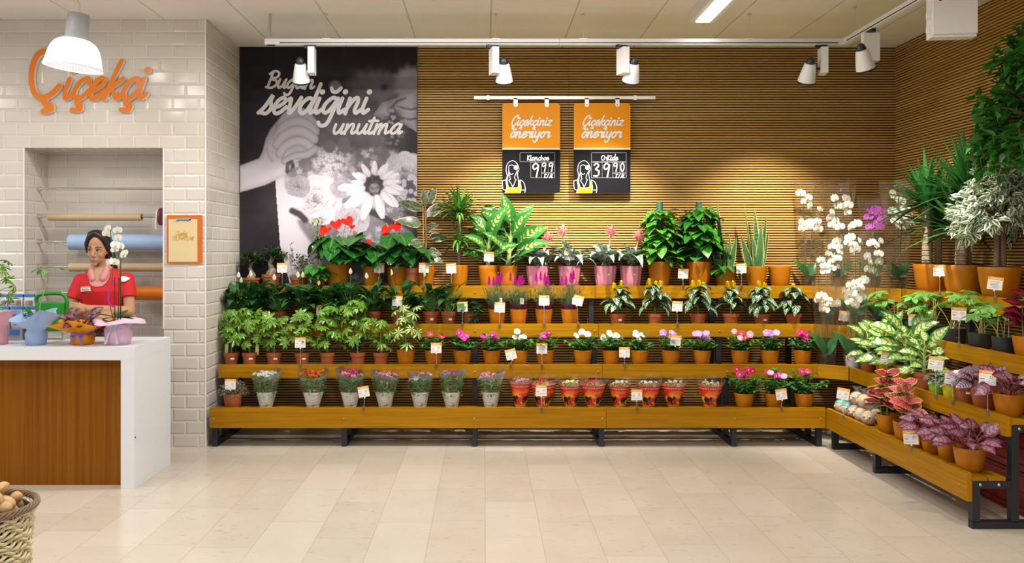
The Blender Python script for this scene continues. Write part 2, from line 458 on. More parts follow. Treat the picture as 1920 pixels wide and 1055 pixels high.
def ceiling_mat():
    g = G('ceiling_tiles'); x, y, z = g.sep(g.coord())
    u = g.math('FRACT', g.math('DIVIDE', g.math('ADD', x, 1.81 + 12.4), 0.62)); v = g.math('FRACT', g.math('DIVIDE', g.math('ADD', y, 6.2 - 6.02 + 0.0), 0.62))
    du = g.math('MINIMUM', u, g.math('SUBTRACT', 1.0, u)); dv = g.math('MINIMUM', v, g.math('SUBTRACT', 1.0, v))
    lx = g.math('SUBTRACT', 1.0, g.step(du, 0.006, 0.013)); ly = g.math('SUBTRACT', 1.0, g.step(dv, 0.005, 0.011))
    cell = g.white(g.comb(g.math('FLOOR', g.math('DIVIDE', g.math('ADD', x, 14.21), 0.62)), g.math('FLOOR', g.math('DIVIDE', g.math('ADD', y, 0.18), 0.62)), 0.0))
    col = g.mix(cell, (0.80, 0.76, 0.69), (0.84, 0.80, 0.73))
    col = g.mix(g.math('MULTIPLY', lx, 0.55), col, (0.30, 0.28, 0.25))  # dark shadow lines along these seams, put into the colour
    col = g.mix(g.math('MULTIPLY', ly, 0.8), col, (0.78, 0.76, 0.72))
    # pin-hole perforation inside each tile
    px = g.math('FRACT', g.math('MULTIPLY', x, 90.0)); py = g.math('FRACT', g.math('MULTIPLY', y, 90.0))
    r = g.math('ADD', g.math('POWER', g.math('SUBTRACT', px, 0.5), 2.0), g.math('POWER', g.math('SUBTRACT', py, 0.5), 2.0))
    hole = g.math('MULTIPLY', g.math('SUBTRACT', 1.0, g.step(r, 0.02, 0.06)), g.math('MULTIPLY', g.step(du, 0.15, 0.16), g.step(dv, 0.15, 0.16)))
    col = g.mix(g.math('MULTIPLY', hole, 0.35), col, (0.40, 0.38, 0.34))
    g.set(color=col, rough=0.75)
    return g.m

# ------------------------------------------------------------------ the setting
YF, YB = 6.34, 7.24            # tiled wall front plane, slatted back wall
XL, XR = -2.115, 3.565         # recess side wall, right wall
ZC = 3.25
structure(MB().box(-9, 7, -4, 7.6, -0.1, 0).build('floor', floor_mat()))
structure(MB().box(-9, 7, -4, 7.6, ZC, ZC + 0.1).build('ceiling', ceiling_mat()))

# tiled wall with the wrapping niche
NX0, NX1, NZ1, ND = -3.495, -2.433, 2.273, 0.35
w = MB()
w.box(-9, NX0, YF, 7.5, 0, ZC); w.box(NX1, XL, YF, 7.5, 0, ZC)
w.box(NX0, NX1, YF, 7.5, NZ1, ZC); w.box(NX0, NX1, YF, 7.5, 0, 0.55)
w.box(NX0, NX1, YF + ND, 7.5, 0.55, NZ1)
structure(w.build('wall_left', M_TILE, smooth=False))
structure(MB().box(XL - 0.006, XL + 0.004, YF - 0.004, YF + 0.006, 0, ZC).build('trim_1', M_WHITE))
t = MB(); t.box(NX0 - 0.004, NX0 + 0.006, YF - 0.005, YF + 0.004, 0.9, NZ1)
structure(t.build('trim_2', M_WHITE))
structure(MB().box(NX1 - 0.006, NX1 + 0.004, YF - 0.005, YF + 0.004, 0.9, NZ1).build('trim_3', M_WHITE))

# slatted timber walls: real battens in front of a dark backing board
PITCH, SH, SD = 0.0222, 0.0125, 0.013
def slats_back():
    m = MB(); m.box(XL, XR + 0.2, YB, YB + 0.12, 0, ZC, mi=1)
    rnd = random.Random(4)
    for k in range(int(ZC / PITCH)):
        z = k * PITCH + 0.005
        for a, b in ((XL, 0.732), (0.735, XR)):
            j = rnd.uniform(-0.0008, 0.0008)
            m.box(a, b, YB - SD + j, YB + 0.002, z, z + SH)
    return m
structure(slats_back().build('wall_back', [M_SLAT, M_SLATBACK], smooth=False))
def slats_right():
    m = MB(); m.box(XR, XR + 0.12, 2.6, YB, 0, ZC, mi=1)
    for k in range(int(ZC / PITCH)):
        z = k * PITCH + 0.005
        for a, b in ((2.6, 4.898), (4.901, YB - SD - 0.002)):
            m.box(XR - SD, XR + 0.002, a, b, z, z + SH)
    return m
structure(slats_right().build('wall_right', [M_SLAT, M_SLATBACK], smooth=False))

# ------------------------------------------------------------------ serving counter
ct = thing('service_counter', 'white serving counter with brown wood front panel before the tiled wall', 'counter', (-3.9, 5.55, 0))
cm = MB(); X1, X0, CF, CB, CZ = -2.197, -5.6, 5.243, 5.85, 0.891
def at_ct(x, y, z): return (x + 3.9, y - 5.55, z)
def cbox(m, x0, x1, y0, y1, z0, z1, **k): return m.box(x0 + 3.9, x1 + 3.9, y0 - 5.55, y1 - 5.55, z0, z1, **k)
cbox(cm, X0, X1, CF, CB, CZ - 0.084, CZ)
cm.build('worktop', M_COUNTER, ct, bevel=0.003)
cbox(MB(), X1 - 0.085, X1, CF, CB, 0, CZ - 0.0835).build('end_panel', M_COUNTER, ct, bevel=0.003)
cbox(MB(), X0, X1 - 0.0855, CF + 0.085, CF + 0.105, 0.0, CZ - 0.0845, long=False).build('front_panel', wood('counter_front', (0.155, 0.045, 0.002), (0.275, 0.098, 0.004), 0.35, 42.0, 0.9, 0.35), ct)
MB().lathe([(0.0001, 0.004), (0.006, 0.003), (0.006, 0)], 10).build('screw_cap', M_BLACK, ct).matrix_local = Matrix.Translation(at_ct(X1 + 0.0, CF + 0.01, 0.32)) @ Matrix.Rotation(PI / 2, 4, 'Y')

# ------------------------------------------------------------------ the printed wall poster (painted point by point on a dense grid)
def poster():
    x0p, x1p, y0p, y1p = 450.0, 782.0, 88.0, 540.0
    Yp = YB - 0.034
    nx, ny = 322, 430
    PX, PY = np.meshgrid(np.linspace(x0p, x1p, nx), np.linspace(y0p, y1p, ny))
    rs = np.random.RandomState(7)
    def vn(sc, seed, ax=1.0):
        r = np.random.RandomState(seed); gw, gh = int(400 / sc) + 3, int(500 / (sc * ax)) + 3
        gr = r.rand(gh, gw); fx = (PX - x0p) / sc; fy = (PY - y0p) / (sc * ax)
        ix, iy = fx.astype(int), fy.astype(int); tx, ty = fx - ix, fy - iy
        tx = tx * tx * (3 - 2 * tx); ty = ty * ty * (3 - 2 * ty)
        return (gr[iy, ix] * (1 - tx) + gr[iy, ix + 1] * tx) * (1 - ty) + (gr[iy + 1, ix] * (1 - tx) + gr[iy + 1, ix + 1] * tx) * ty
    def worley(n, seed, x0, x1, y0, y1):
        r = np.random.RandomState(seed); P = np.c_[r.uniform(x0, x1, n), r.uniform(y0, y1, n)]
        d1 = np.full(PX.shape, 1e9); d2 = d1.copy(); a1 = np.zeros(PX.shape); idx = np.zeros(PX.shape)
        for i, (a, b) in enumerate(P):
            d = np.hypot(PX - a, PY - b); m = d < d1
            d2 = np.where(m, d1, np.minimum(d2, d)); a1 = np.where(m, np.arctan2(PY - b, PX - a), a1); idx = np.where(m, i, idx); d1 = np.where(m, d, d1)
        return d1, d2, a1, idx
    def sm(e0, e1, x): t = np.clip((x - e0) / (e1 - e0), 0, 1); return t * t * (3 - 2 * t)
    def poly(pts):
        ins = np.zeros(PX.shape, bool); dist = np.full(PX.shape, 1e9); n = len(pts)
        for i in range(n):
            xa, ya = pts[i]; xb, yb = pts[(i + 1) % n]
            c = ((ya > PY) != (yb > PY)) & (PX < (xb - xa) * (PY - ya) / ((yb - ya) if yb != ya else 1e-9) + xa); ins ^= c
            t = np.clip(((PX - xa) * (xb - xa) + (PY - ya) * (yb - ya)) / ((xb - xa) ** 2 + (yb - ya) ** 2 + 1e-9), 0, 1)
            dist = np.minimum(dist, np.hypot(PX - xa - t * (xb - xa), PY - ya - t * (yb - ya)))
        return np.where(ins, dist, -dist)
    def line(pts, wd):
        d = np.full(PX.shape, 1e9)
        for (xa, ya), (xb, yb) in zip(pts[:-1], pts[1:]):
            t = np.clip(((PX - xa) * (xb - xa) + (PY - ya) * (yb - ya)) / ((xb - xa) ** 2 + (yb - ya) ** 2 + 1e-9), 0, 1)
            d = np.minimum(d, np.hypot(PX - xa - t * (xb - xa), PY - ya - t * (yb - ya)))
        return 1 - sm(wd * 0.4, wd, d)
    A5 = lambda L: [(440 + a / 3.517, 60 + b / 3.517) for a, b in L]      # two working scales of the outline notes
    A6 = lambda L: [(440 + a / 5.275, 330 + b / 5.275) for a, b in L]
    v = 0.016 + 0.014 * vn(60, 1) * sm(120, 260, PY)
    def blob(cx, cy, rx, ry, val, soft=0.5, petals=0, amp=0.0, ph=0.0):
        nonlocal v
        a = np.arctan2(PY - cy, PX - cx); r = np.hypot((PX - cx) / rx, (PY - cy) / ry)
        if petals: r = r * (1 + amp * np.cos(petals * a + ph))
        k = 1 - sm(1 - soft, 1 + soft * 0.4, r)
        v = v * (1 - k) + val * k
    # blurred blossoms behind
    blob(650, 245, 70, 60, 0.10, 0.9); blob(700, 250, 60, 55, 0.13, 0.9)
    blob(700, 158, 52, 30, 0.095, 0.6, 9, .08); blob(719, 166, 40, 32, 0.12, 0.6, 12, .08); blob(720, 164, 9, 9, 0.035, 0.8)
    blob(768, 158, 32, 36, 0.22, 0.4, 13, .05); blob(770, 150, 24, 22, 0.25, 0.5)
    blob(628, 160, 12, 10, 0.2, 0.5); blob(668, 190, 26, 22, 0.10, 0.8); blob(610, 250, 40, 50, 0.12, 0.9)
    v = v * (0.8 + 0.4 * vn(14, 3))
    # second hand, upper right
    h2 = poly([(700, 215), (716, 192), (742, 184), (760, 172), (782, 170), (782, 248), (762, 236), (744, 222), (722, 224)])
    v = np.where(h2 > 0, 0.20 + 0.14 * sm(0, 12, h2) + 0.05 * vn(10, 5), v)
    for L in ([(745, 200), (770, 205), (782, 203)], [(742, 218), (768, 224), (782, 222)], [(730, 205), (745, 190), (760, 184)]):
        v *= 1 - 0.6 * line(L, 3)
    d1, d2, a1, ix = worley(90, 12, 715, 765, 190, 290)
    k = np.exp(-((PX - 738) / 16) ** 2 - ((PY - 232) / 36) ** 2) * 1.3
    v = v * (1 - np.clip(k, 0, 1)) + np.clip(k, 0, 1) * (0.06 + 0.28 * sm(5, 1, d1) * (ix % 3 > 0))
    # dress and bouquet
    dress = poly(A6([(400, 0), (520, -40), (1800, -40), (1800, 1120), (560, 1120), (450, 690), (436, 500), (412, 200)]))
    v = np.where(dress > 0, 0.70 - 0.12 * vn(40, 8), v)
    bq = poly(A5([(330, 930), (400, 830), (455, 790), (560, 760), (650, 790), (760, 790), (820, 770), (960, 760), (1100, 800), (1203, 850), (1203, 1700), (700, 1700), (640, 1500), (520, 1420), (420, 1280), (380, 1130), (330, 1020)]) )
    d1, d2, a1, ix = worley(210, 21, 520, 790, 270, 520)
    fl = 0.13 + 0.62 * sm(9, 1.5, d1) * (0.65 + 0.35 * np.cos(5 * a1 + ix)) * (0.45 + 0.55 * ((ix * 7) % 5) / 4)
    fl = fl * (0.7 + 0.5 * vn(6, 31)) + 0.05
    kb = sm(-4, 6, bq) * 0.92
    v = v * (1 - kb) + kb * fl
    # bright small florets in the middle
    d1, d2, a1, ix = worley(130, 33, 585, 665, 275, 335)
    k = np.clip(1.4 * np.exp(-((PX - 622) / 30) ** 2 - ((PY - 300) / 24) ** 2), 0, 1)
    v = v * (1 - k) + k * (0.22 + 0.58 * sm(6, 1.2, d1) * (0.7 + 0.3 * np.cos(4 * a1)))
    # ranunculus / rose with swirling petals
    for cx, cy, R, b in ((592, 374, 46, .52), (640, 352, 20, .35), (758, 318, 34, .5), (560, 350, 20, .3), (660, 410, 30, .45)):
        rq = np.random.RandomState(int(cx))
        for q in range(6):
            rad = R * (.80 - .14 * q); npt = (11, 10, 8, 7, 5, 4)[q]
            for i in range(npt):
                an = 2 * np.pi * (i + .5 * (q % 2)) / npt + rq.uniform(-.25, .25); pr_ = R * (.34 - .03 * q) * rq.uniform(.85, 1.15)
                X1, Y1 = PX - cx - rad * np.cos(an), (PY - cy) - rad * np.sin(an) * .9
                uu = X1 * np.cos(an) + Y1 * np.sin(an); vv = -X1 * np.sin(an) + Y1 * np.cos(an)
                e = np.hypot(uu / pr_, vv / (pr_ * 1.25)); k = sm(1.06, .94, e)
                sh = b * (.50 + .62 * sm(-1, .95, uu / pr_) - .38 * sm(.86, 1.02, e) * (uu < 0)) * rq.uniform(.82, 1.15) + .03 * np.cos(vv * 1.1)
                v = v * (1 - k) + k * np.clip(sh, .05, .85)
    # berry cluster on the right edge
    d1, d2, a1, ix = worley(70, 44, 735, 785, 330, 420)
    k = np.clip(1.5 * np.exp(-((PX - 766) / 20) ** 4 - ((PY - 362) / 34) ** 4), 0, 1)
    v = v * (1 - k) + k * (0.1 + 0.5 * sm(6, 2.5, d1) - 0.25 * sm(2.2, .8, d1))
    # dark leaves
    for L in ([(548, 395), (562, 402), (572, 412)], [(690, 395), (720, 408), (745, 425)], [(760, 420), (775, 430), (782, 440)]):
        k = line(L, 9); v = v * (1 - k) + k * 0.05
    for cx, cy, ry in ((645, 272, 17), (618, 275, 13)):
        blob(cx, cy, 12, ry, 0.16, 0.25)
    # sunflower
    cx, cy = 701, 345
    a = np.arctan2(PY - cy, PX - cx); r = np.hypot(PX - cx, PY - cy)
    for n, ph, R0 in ((11, .2, 66), (13, .75, 56)):
        k = (a * n / (2 * np.pi) + ph) % 1; kk = np.abs(k - .5) * 2
        idn = np.floor(a * n / (2 * np.pi) + ph); R = R0 * (0.86 + 0.2 * np.sin(idn * 12.9898) )
        wid = np.clip(1.25 - np.abs(r / R - .45) * 1.9, 0, 1); edge = sm(1.0, .82, kk / np.maximum(wid, .05)) * (r < R)
        vein = 0.80 + 0.06 * np.cos(kk * 14) - 0.35 * sm(.55, 1.0, kk / np.maximum(wid, .05)) - 0.18 * sm(30, 16, r)
        v = v * (1 - edge) + edge * vein
    k = sm(20, 16, np.hypot((PX - cx) * 1.0, (PY - cy - 2) * .92) * (1 + .08 * np.cos(9 * a))); v = v * (1 - k) + k * (0.03 + 0.05 * vn(4, 61))
    k = sm(11, 8, np.hypot(PX - cx - 1, PY - cy - 8)); v = v * (1 - k) + k * (0.10 + 0.25 * vn(3, 62))
    # the arm and the hand that arranges the flowers
    arm = poly(A5([(20, 885), (160, 832), (182, 790), (205, 700), (235, 640), (300, 560), (370, 520), (440, 512), (505, 560), (560, 640), (548, 700), (520, 760), (480, 790), (440, 840), (380, 880), (330, 950), (200, 1010), (20, 1062)]))
    shade = 0.62 - 0.25 * sm(340, 230, PY) + 0.16 * sm(520, 455, PX)
    k = sm(-1, 2, arm); v = v * (1 - k) + k * (shade * (0.72 + 0.28 * sm(0, 12, arm)) + 0.03 * vn(9, 71))
    for L, wd, b_ in (([(300, 640), (335, 570), (400, 528), (470, 548), (520, 610)], 36, .40), ([(285, 690), (325, 628), (400, 592), (468, 604), (525, 655)], 38, .46), ([(280, 740), (320, 690), (392, 655), (458, 660), (518, 705)], 37, .52), ([(300, 800), (330, 755), (396, 722), (460, 726), (508, 765)], 33, .56), ([(330, 850), (400, 815), (470, 808), (530, 770)], 26, .50)):
        P_ = A5(smoothpts(L, 4)); d = np.full(PX.shape, 1e9)
        for (xa, ya), (xb, yb) in zip(P_[:-1], P_[1:]):
            t = np.clip(((PX - xa) * (xb - xa) + (PY - ya) * (yb - ya)) / ((xb - xa) ** 2 + (yb - ya) ** 2 + 1e-9), 0, 1)
            d = np.minimum(d, np.hypot(PX - xa - t * (xb - xa), PY - ya - t * (yb - ya)))
        q = d / (wd / 3.517); fade = sm(495, 522, PX); k = sm(1.0, .90, q) * fade
        v = v * (1 - k) + k * b_ * (.30 + .70 * np.sqrt(np.clip(1 - q * q, 0, 1)))
    for L, wd, s_ in ((([(345, 920), (350, 870), (375, 855), (385, 885)]), 5, .8), (([(210, 770), (225, 820), (250, 850)]), 4, .2)):
        v *= 1 - s_ * line(A5(L), wd)
    v = np.clip(v * .86, 0.008, 0.80)
    rgb = np.stack([v * 1.0 + .004, v * 0.92 + .001, v * 1.04 + .005, np.ones_like(v)], -1)
    X = (PX - CX) * Yp / F; Z = CH - (PY - CY) * Yp / F
    m = MB(); m.box(X.min(), X.max(), Yp + 0.0006, YB - SD - 0.001, Z.min(), Z.max())
    o = tag(m.build('wall_poster', mat('poster_board', (0.05, 0.045, 0.05), 0.5)), 'large black and white wall poster of hands arranging a bouquet', 'poster')
    me = bpy.data.meshes.new('print')
    vs = np.stack([X, np.full_like(X, Yp), Z], -1).reshape(-1, 3)
    idx = np.arange(nx * ny).reshape(ny, nx)
    fs = np.stack([idx[:-1, :-1], idx[1:, :-1], idx[1:, 1:], idx[:-1, 1:]], -1).reshape(-1, 4)
    me.vertices.add(len(vs)); me.vertices.foreach_set('co', vs.ravel())
    me.loops.add(fs.size); me.loops.foreach_set('vertex_index', fs.ravel())
    me.polygons.add(len(fs)); me.polygons.foreach_set('loop_start', np.arange(len(fs)) * 4); me.polygons.foreach_set('loop_total', np.full(len(fs), 4))
    me.update(calc_edges=True)
    ca = me.color_attributes.new('ink', 'FLOAT_COLOR', 'POINT'); ca.data.foreach_set('color', rgb.reshape(-1, 4).ravel().astype(np.float32))
    g = G('poster_print'); at = g.n.new('ShaderNodeAttribute'); at.attribute_name = 'ink'
    g.set(color=at.outputs['Color'], rough=0.55, spec=0.18); me.materials.append(g.m)
    link('print', me, o)
    ink = mat('poster_lettering', (0.70, 0.67, 0.68), 0.5, var=0.03)
    lt = MB(); s = Yp / F
    def line_(txt, px, py, xh, wpx, sq, rot):
        write(lt, txt, (V(wx(px, Yp), Yp - 0.001, wz(py, Yp)), V(1, 0, 0), V(0, 0, 1), V(0, -1, 0)), xh * s, wpx * s, 0.0008, 0.30, squeeze=sq, rot=rot)
    line_('Bugün', 497, 164, 17.0, 4.6, 1.02, -0.03)
    line_('sevdiğini', 484, 213, 30.0, 7.2, 0.97, 0.0)
    line_('unutma', 623, 251, 19.0, 5.0, 1.12, 0.0)
    lt.build('lettering', ink, o, smooth=False)
poster()

# ------------------------------------------------------------------ hanging rail with two price boards
YS = 7.135
rail = thing('hanging_rail', 'thin white metal rail fixed across the slatted wall above the price boards', 'rail', (wx(1059, YS), YS, wz(183, YS)))
MB().box(-0.775, 0.775, 0.004, 0.016, -0.013, 0.013).build('bar', M_ALU, rail, bevel=0.002)
for px in (-0.655, 0.60):
    b = MB(); b.box(px - 0.012, px + 0.012, -0.004, YB - SD - YS - 0.001, -0.02, 0.02)
    b.tube([(px, 0.03, -0.005), (px, 0.03, -0.035)], 0.012, 8, mi=1)
    b.build('bracket', [M_ALU, M_STEEL], rail)
M_ORANGE = mat('board_orange', (0.84, 0.30, 0.003), 0.4, var=0.02, spec=.15)
M_SLATE = mat('board_black', (0.008, 0.008, 0.010), 0.6, var=0.1, spec=.05)
M_INK = mat('white_ink', (0.80, 0.79, 0.78), 0.5, var=0.02)
M_APRON = mat('apron_yellow', (0.78, 0.32, 0.008), 0.6, var=0.03, spec=.1)
M_PEACH = mat('hair_flower_peach', (0.80, 0.50, 0.33), 0.5)
M_GREYLINE = mat('grey_line', (0.16, 0.16, 0.17), 0.5)
def rrect(w_, h_, r, top=True, bot=True):
    out = []
    for cx, cy, a0, on in ((w_ / 2 - r, h_ / 2 - r, 0, top), (-w_ / 2 + r, h_ / 2 - r, PI / 2, top), (-w_ / 2 + r, -h_ / 2 + r, PI, bot), (w_ / 2 - r, -h_ / 2 + r, 1.5 * PI, bot)):
        if not on:
            sx = 1 if cx > 0 else -1; sy = 1 if cy > 0 else -1
            out.append((sx * w_ / 2, sy * h_ / 2)); continue
        for k in range(6): a = a0 + PI / 2 * k / 5; out.append((cx + r * math.cos(a), cy + r * math.sin(a)))
    return out
def price_board(px0, px1, name_txt, digits, label):
    k = YS / F; cxp = (px0 + px1) / 2
    o = thing('price_board', label, 'sign', (wx(cxp, YS), YS, wz(362, YS)), 0, 'price boards hanging from the rail')
    H = (362 - 193) * k; Wd = (px1 - px0) * k; zb = (362 - 279) * k
    fr = lambda y=0.0: (V(0, y, 0), V(1, 0, 0), V(0, 0, 1), V(0, -1, 0))
    def off(poly, dz): return [(x, y + dz) for x, y in poly]
    a = MB(); a.prism(off(rrect(Wd, H - zb, 0.03, True, False), zb + (H - zb) / 2), 0.008, fr()); a.build('orange_panel', M_ORANGE, o, smooth=False)
    a = MB(); a.prism(off(rrect(Wd, zb, 0.025, False, True), zb / 2), 0.008, fr()); a.build('black_panel', M_SLATE, o, smooth=False)
    MB().box(-Wd / 2, Wd / 2, -0.0012, 0.0, zb - 0.006, zb + 0.006).build('dividing_line', M_INK, o)
    for sx in (-.27, .27):
        h = MB(); h.prism([(x + sx * Wd, y + H + 0.005) for x, y in rrect(0.035, 0.075, 0.015, False, True)], 0.002, fr(-0.002))
        h.prism([(sx * Wd + 0.006 * math.cos(q * PI / 4), H - 0.017 + 0.006 * math.sin(q * PI / 4)) for q in range(8)], 0.001, fr(-0.0035), mi=1)
        h.box(sx * Wd - 0.0175, sx * Wd + 0.0175, -0.002, 0.003, H + 0.03, H + 0.058)
        h.build('hanger', [M_ALU, M_GREYLINE], o)
    px = lambda x: (x - cxp) * k
    pz = lambda y: (362 - y) * k
    t = MB()
    def wr(txt, x, y, xh, wd, sq=1.0, sl=0.28, rot=0.0): write(t, txt, (V(px(x), -0.0008, pz(y)), V(1, 0, 0), V(0, 0, 1), V(0, -1, 0)), xh * k, wd * k, 0.0, sl, squeeze=sq, rot=rot)
    wr('Çiçekçiniz', px0 + 16, 235.5, 10.2, 2.5, 0.92)
    wr('öneriyor', px0 + 14, 258, 11.5, 3.0, 0.98)
    t.build('lettering', M_INK, o, smooth=False)
    t = MB(); cxn = px0 + 67
    wr(name_txt, cxn - text_width(name_txt) * 3.0, 300.5, 6.0, 1.45, 1.0, 0.05)
    for (dg, x, y, sz) in digits: wr(dg, px0 + x, y, sz, 2.6 if sz > 12 else 1.9, 1.0, 0.02)
    wr('t', px0 + 78, 333, 4.5, 1.2); wr('/', px0 + 83, 333, 4.5, 1.0); wr('kL', px0 + 88, 333, 4.0, 1.1)
    t.build('chalk_writing', M_INK, o, smooth=False)
    t = MB()
    def frame(x0, x1, y0, y1):
        f = (V(0, -0.0006, 0), V(1, 0, 0), V(0, 0, 1), V(0, -1, 0))
        for p, q in (((x0, y0), (x1, y0)), ((x0, y1), (x1, y1)), ((x0, y0), (x0, y1)), ((x1, y0), (x1, y1))):
            t.stroke([(px(px0 + p[0]), pz(p[1])), (px(px0 + q[0]), pz(q[1]))], 0.9 * k, 0, f)
    frame(33, 98, 286, 303); frame(53, 73, 304, 333); frame(73, 86, 304, 323); frame(86, 98, 304, 323); frame(73, 98, 325, 333)
    if len(digits) > 3: frame(33, 53, 304, 333)
    t.build('price_frame', M_GREYLINE, o, smooth=False)
    # line drawing of a woman with a flower in her hair and an apron
    t = MB(); f = (V(0, -0.0007, 0), V(1, 0, 0), V(0, 0, 1), V(0, -1, 0))
    Q = lambda L: [((px0 + a - cxp) * k, (362 - b) * k) for a, b in L]
    ap = Q([(5, 362), (8, 351), (6, 338), (9, 338), (12, 351), (29, 351), (30, 338), (33, 338), (35, 351), (34, 362)])
    t.prism(list(reversed(ap)), 0.0002, (V(0, -0.0005, 0), V(1, 0, 0), V(0, 0, 1), V(0, -1, 0)), mi=1)
    for L in ([(6, 338), (9, 330), (7, 318), (10, 306), (19, 301), (27, 306), (31, 316)], [(9, 337), (12, 322), (12, 312), (17, 309), (22, 311), (28, 317)], [(31, 318), (28, 326), (30, 337)], [(28, 320), (24, 328), (23, 334), (26, 337)], [(13, 322), (14, 331), (15, 336), (12, 338), (17, 345), (19, 350), (22, 345), (25, 337)], [(0, 339), (6, 337)], [(33, 337), (40, 342), (43, 355), (36, 356)], [(0, 340), (1, 354), (7, 356)], [(14, 325), (17, 327), (20, 325)], [(43, 356), (42, 361)], [(6, 338), (8, 351), (5, 361)], [(33, 338), (35, 351), (34, 361)], [(9, 338), (12, 351), (29, 351), (30, 338)]):
        t.stroke(smoothpts(Q(L), 3), .95 * k, 0, f)
    for q in range(5):
        a = q * 2 * PI / 5
        t.prism([((px0 + 25.5 + 2.2 * math.cos(a) - cxp) * k + 2.4 * k * math.cos(b * PI / 4), (362 - 314 + 2.2 * math.sin(a)) * k + 2.4 * k * math.sin(b * PI / 4)) for b in range(8)], 0.0001, (V(0, -0.0009 - q * .00005, 0), V(1, 0, 0), V(0, 0, 1), V(0, -1, 0)), mi=2)
    t.build('drawing', [M_INK, M_APRON, M_PEACH], o, smooth=False)
price_board(942, 1050, 'Klanchoe', [('9', 56, 331, 15.5), ('9', 74, 321, 10), ('9', 87, 321, 10)], 'orange and black price board on the rail showing 9,99, nearer the poster')
price_board(1076, 1182, 'OrKide', [('3', 36, 331, 15.5), ('9', 55, 331, 15.5), ('9', 74, 321, 10), ('0', 87, 321, 10)], 'orange and black price board on the rail showing 39,90')
# ------------------------------------------------------------------ stepped display stands
TY = [6.34, 6.55, 6.76, 6.97]      # front planes of the four back tiers
TX = [2.595, 2.805, 3.015, 3.225]  # front planes of the four right-hand tiers
TZ = [0.30, 0.60, 0.90, 1.20]      # top edge of the front boards
BH = [0.152, 0.104, 0.104, 0.104]  # board heights
TB = 0.027; PLANK = 0.022          # board thickness, how far the trays lie below the board edge
S = 0.04
YEND = 4.487
def tray(z): return z - PLANK
def bolts(parent, m, pts):
    me = cached(('bolt', m.name), lambda: MB().lathe([(.0001, .004), (.006, .004), (.008, .002), (.008, 0)], 10).mesh('bolt', m))
    for (x, y, z, ax) in pts:
        link('bolt', me, parent, loc=(x, y, z), rot=(PI / 2, 0, 0) if ax == 'y' else (0, -PI / 2, 0))
M_BRASS = mat('brass_screw', (0.42, 0.22, 0.04), 0.35, 0.5)
def back_stand(xa, xb, frames, label, seam_right):
    st = thing('display_stand', label, 'plant stand', ((xa + xb) / 2, 6.8, 0))
    ox, oy = (xa + xb) / 2, 6.8
    for i in range(4):
        y, z = TY[i], TZ[i]; e = xb if (seam_right or i == 0) else (2.615, 2.615, 2.64, 2.66)[i]
        b = MB(); b.box(xa - ox, e - ox, y - oy, y + TB - oy, z - BH[i], z, long=True)
        if not seam_right and i > 0:                          # angled corner piece
            x2, y2 = ((0, 0), (2.800, 6.42), (3.010, 6.45), (3.222, 6.45))[i]
            L = math.hypot(x2 - e, y2 - y); an = math.atan2(y2 - y, x2 - e)
            Mx = Matrix.Translation((e - ox, y - oy, 0)) @ Matrix.Rotation(an, 4, 'Z')
            b.box(0.001, L, 0, TB, z - BH[i], z, long=True, M=Mx)
        b.build('front_board', M_BOARD, st, bevel=0.0015)
        d = 0.195 if i < 3 else 0.235
        pe = xb if (seam_right or i == 0) else e + (0.0, 0.16, 0.33, 0.50)[i]
        for a, c in ((0.029, d / 2 + 0.013), (d / 2 + 0.017, d + (.012 if i < 3 else .0))):
            MB().box(xa - ox + 0.002, pe - ox - 0.002, y + a - oy, y + c - oy, tray(z) - 0.02, tray(z), long=True).build('tray_plank', M_BOARD, st)
        if not seam_right and i > 0:                          # board that fills the corner
            nx_, ny_ = math.sin(-an) * TB, math.cos(an) * TB
            MB().prism([(e + nx_ - ox + .004, y + ny_ - oy + .002), (x2 + nx_ - ox, y2 + ny_ - oy + .002), (x2 + .20 - ox, y2 + .04 - oy), (x2 + .20 - ox, y + .03 - oy), (e - ox + .02, y + .03 - oy)], .02, (V(0, 0, tray(z) - .0005), V(1, 0, 0), V(0, 1, 0), V(0, 0, 1))).build('corner_plank', M_BOARD, st, smooth=False)
        bolts(st, M_BRASS, [(fx - ox, y - oy, z - BH[i] * 0.55, 'y') for fx in frames])
    for fx in frames:
        f = MB(); a, b_ = fx - S / 2 - ox, fx + S / 2 - ox
        f.box(a, b_, TY[0] + TB - oy, YB - 0.03 - oy, 0, S)
        for i in range(4):
            y0 = TY[i] + TB + 0.001
            f.box(a, b_, y0 - oy, y0 + S - oy, S * 0.9, tray(TZ[i]) - 0.021)
            y1 = TY[i + 1] + TB if i < 3 else YB - 0.03
            f.box(a + 0.001, b_ - 0.001, y0 - oy, y1 - oy, tray(TZ[i]) - 0.021 - S, tray(TZ[i]) - 0.0215)
        f.build('steel_frame', M_STEEL, st, smooth=False, bevel=0.003)
    return st
back_stand(-2.085, 0.924, (-2.055, -1.068, -0.075, 0.895), 'left stepped wooden plant stand under the poster and price boards', True)
back_stand(0.927, 2.592, (1.905, 2.555), 'stepped wooden plant stand against the slatted wall, reaching the corner', False)
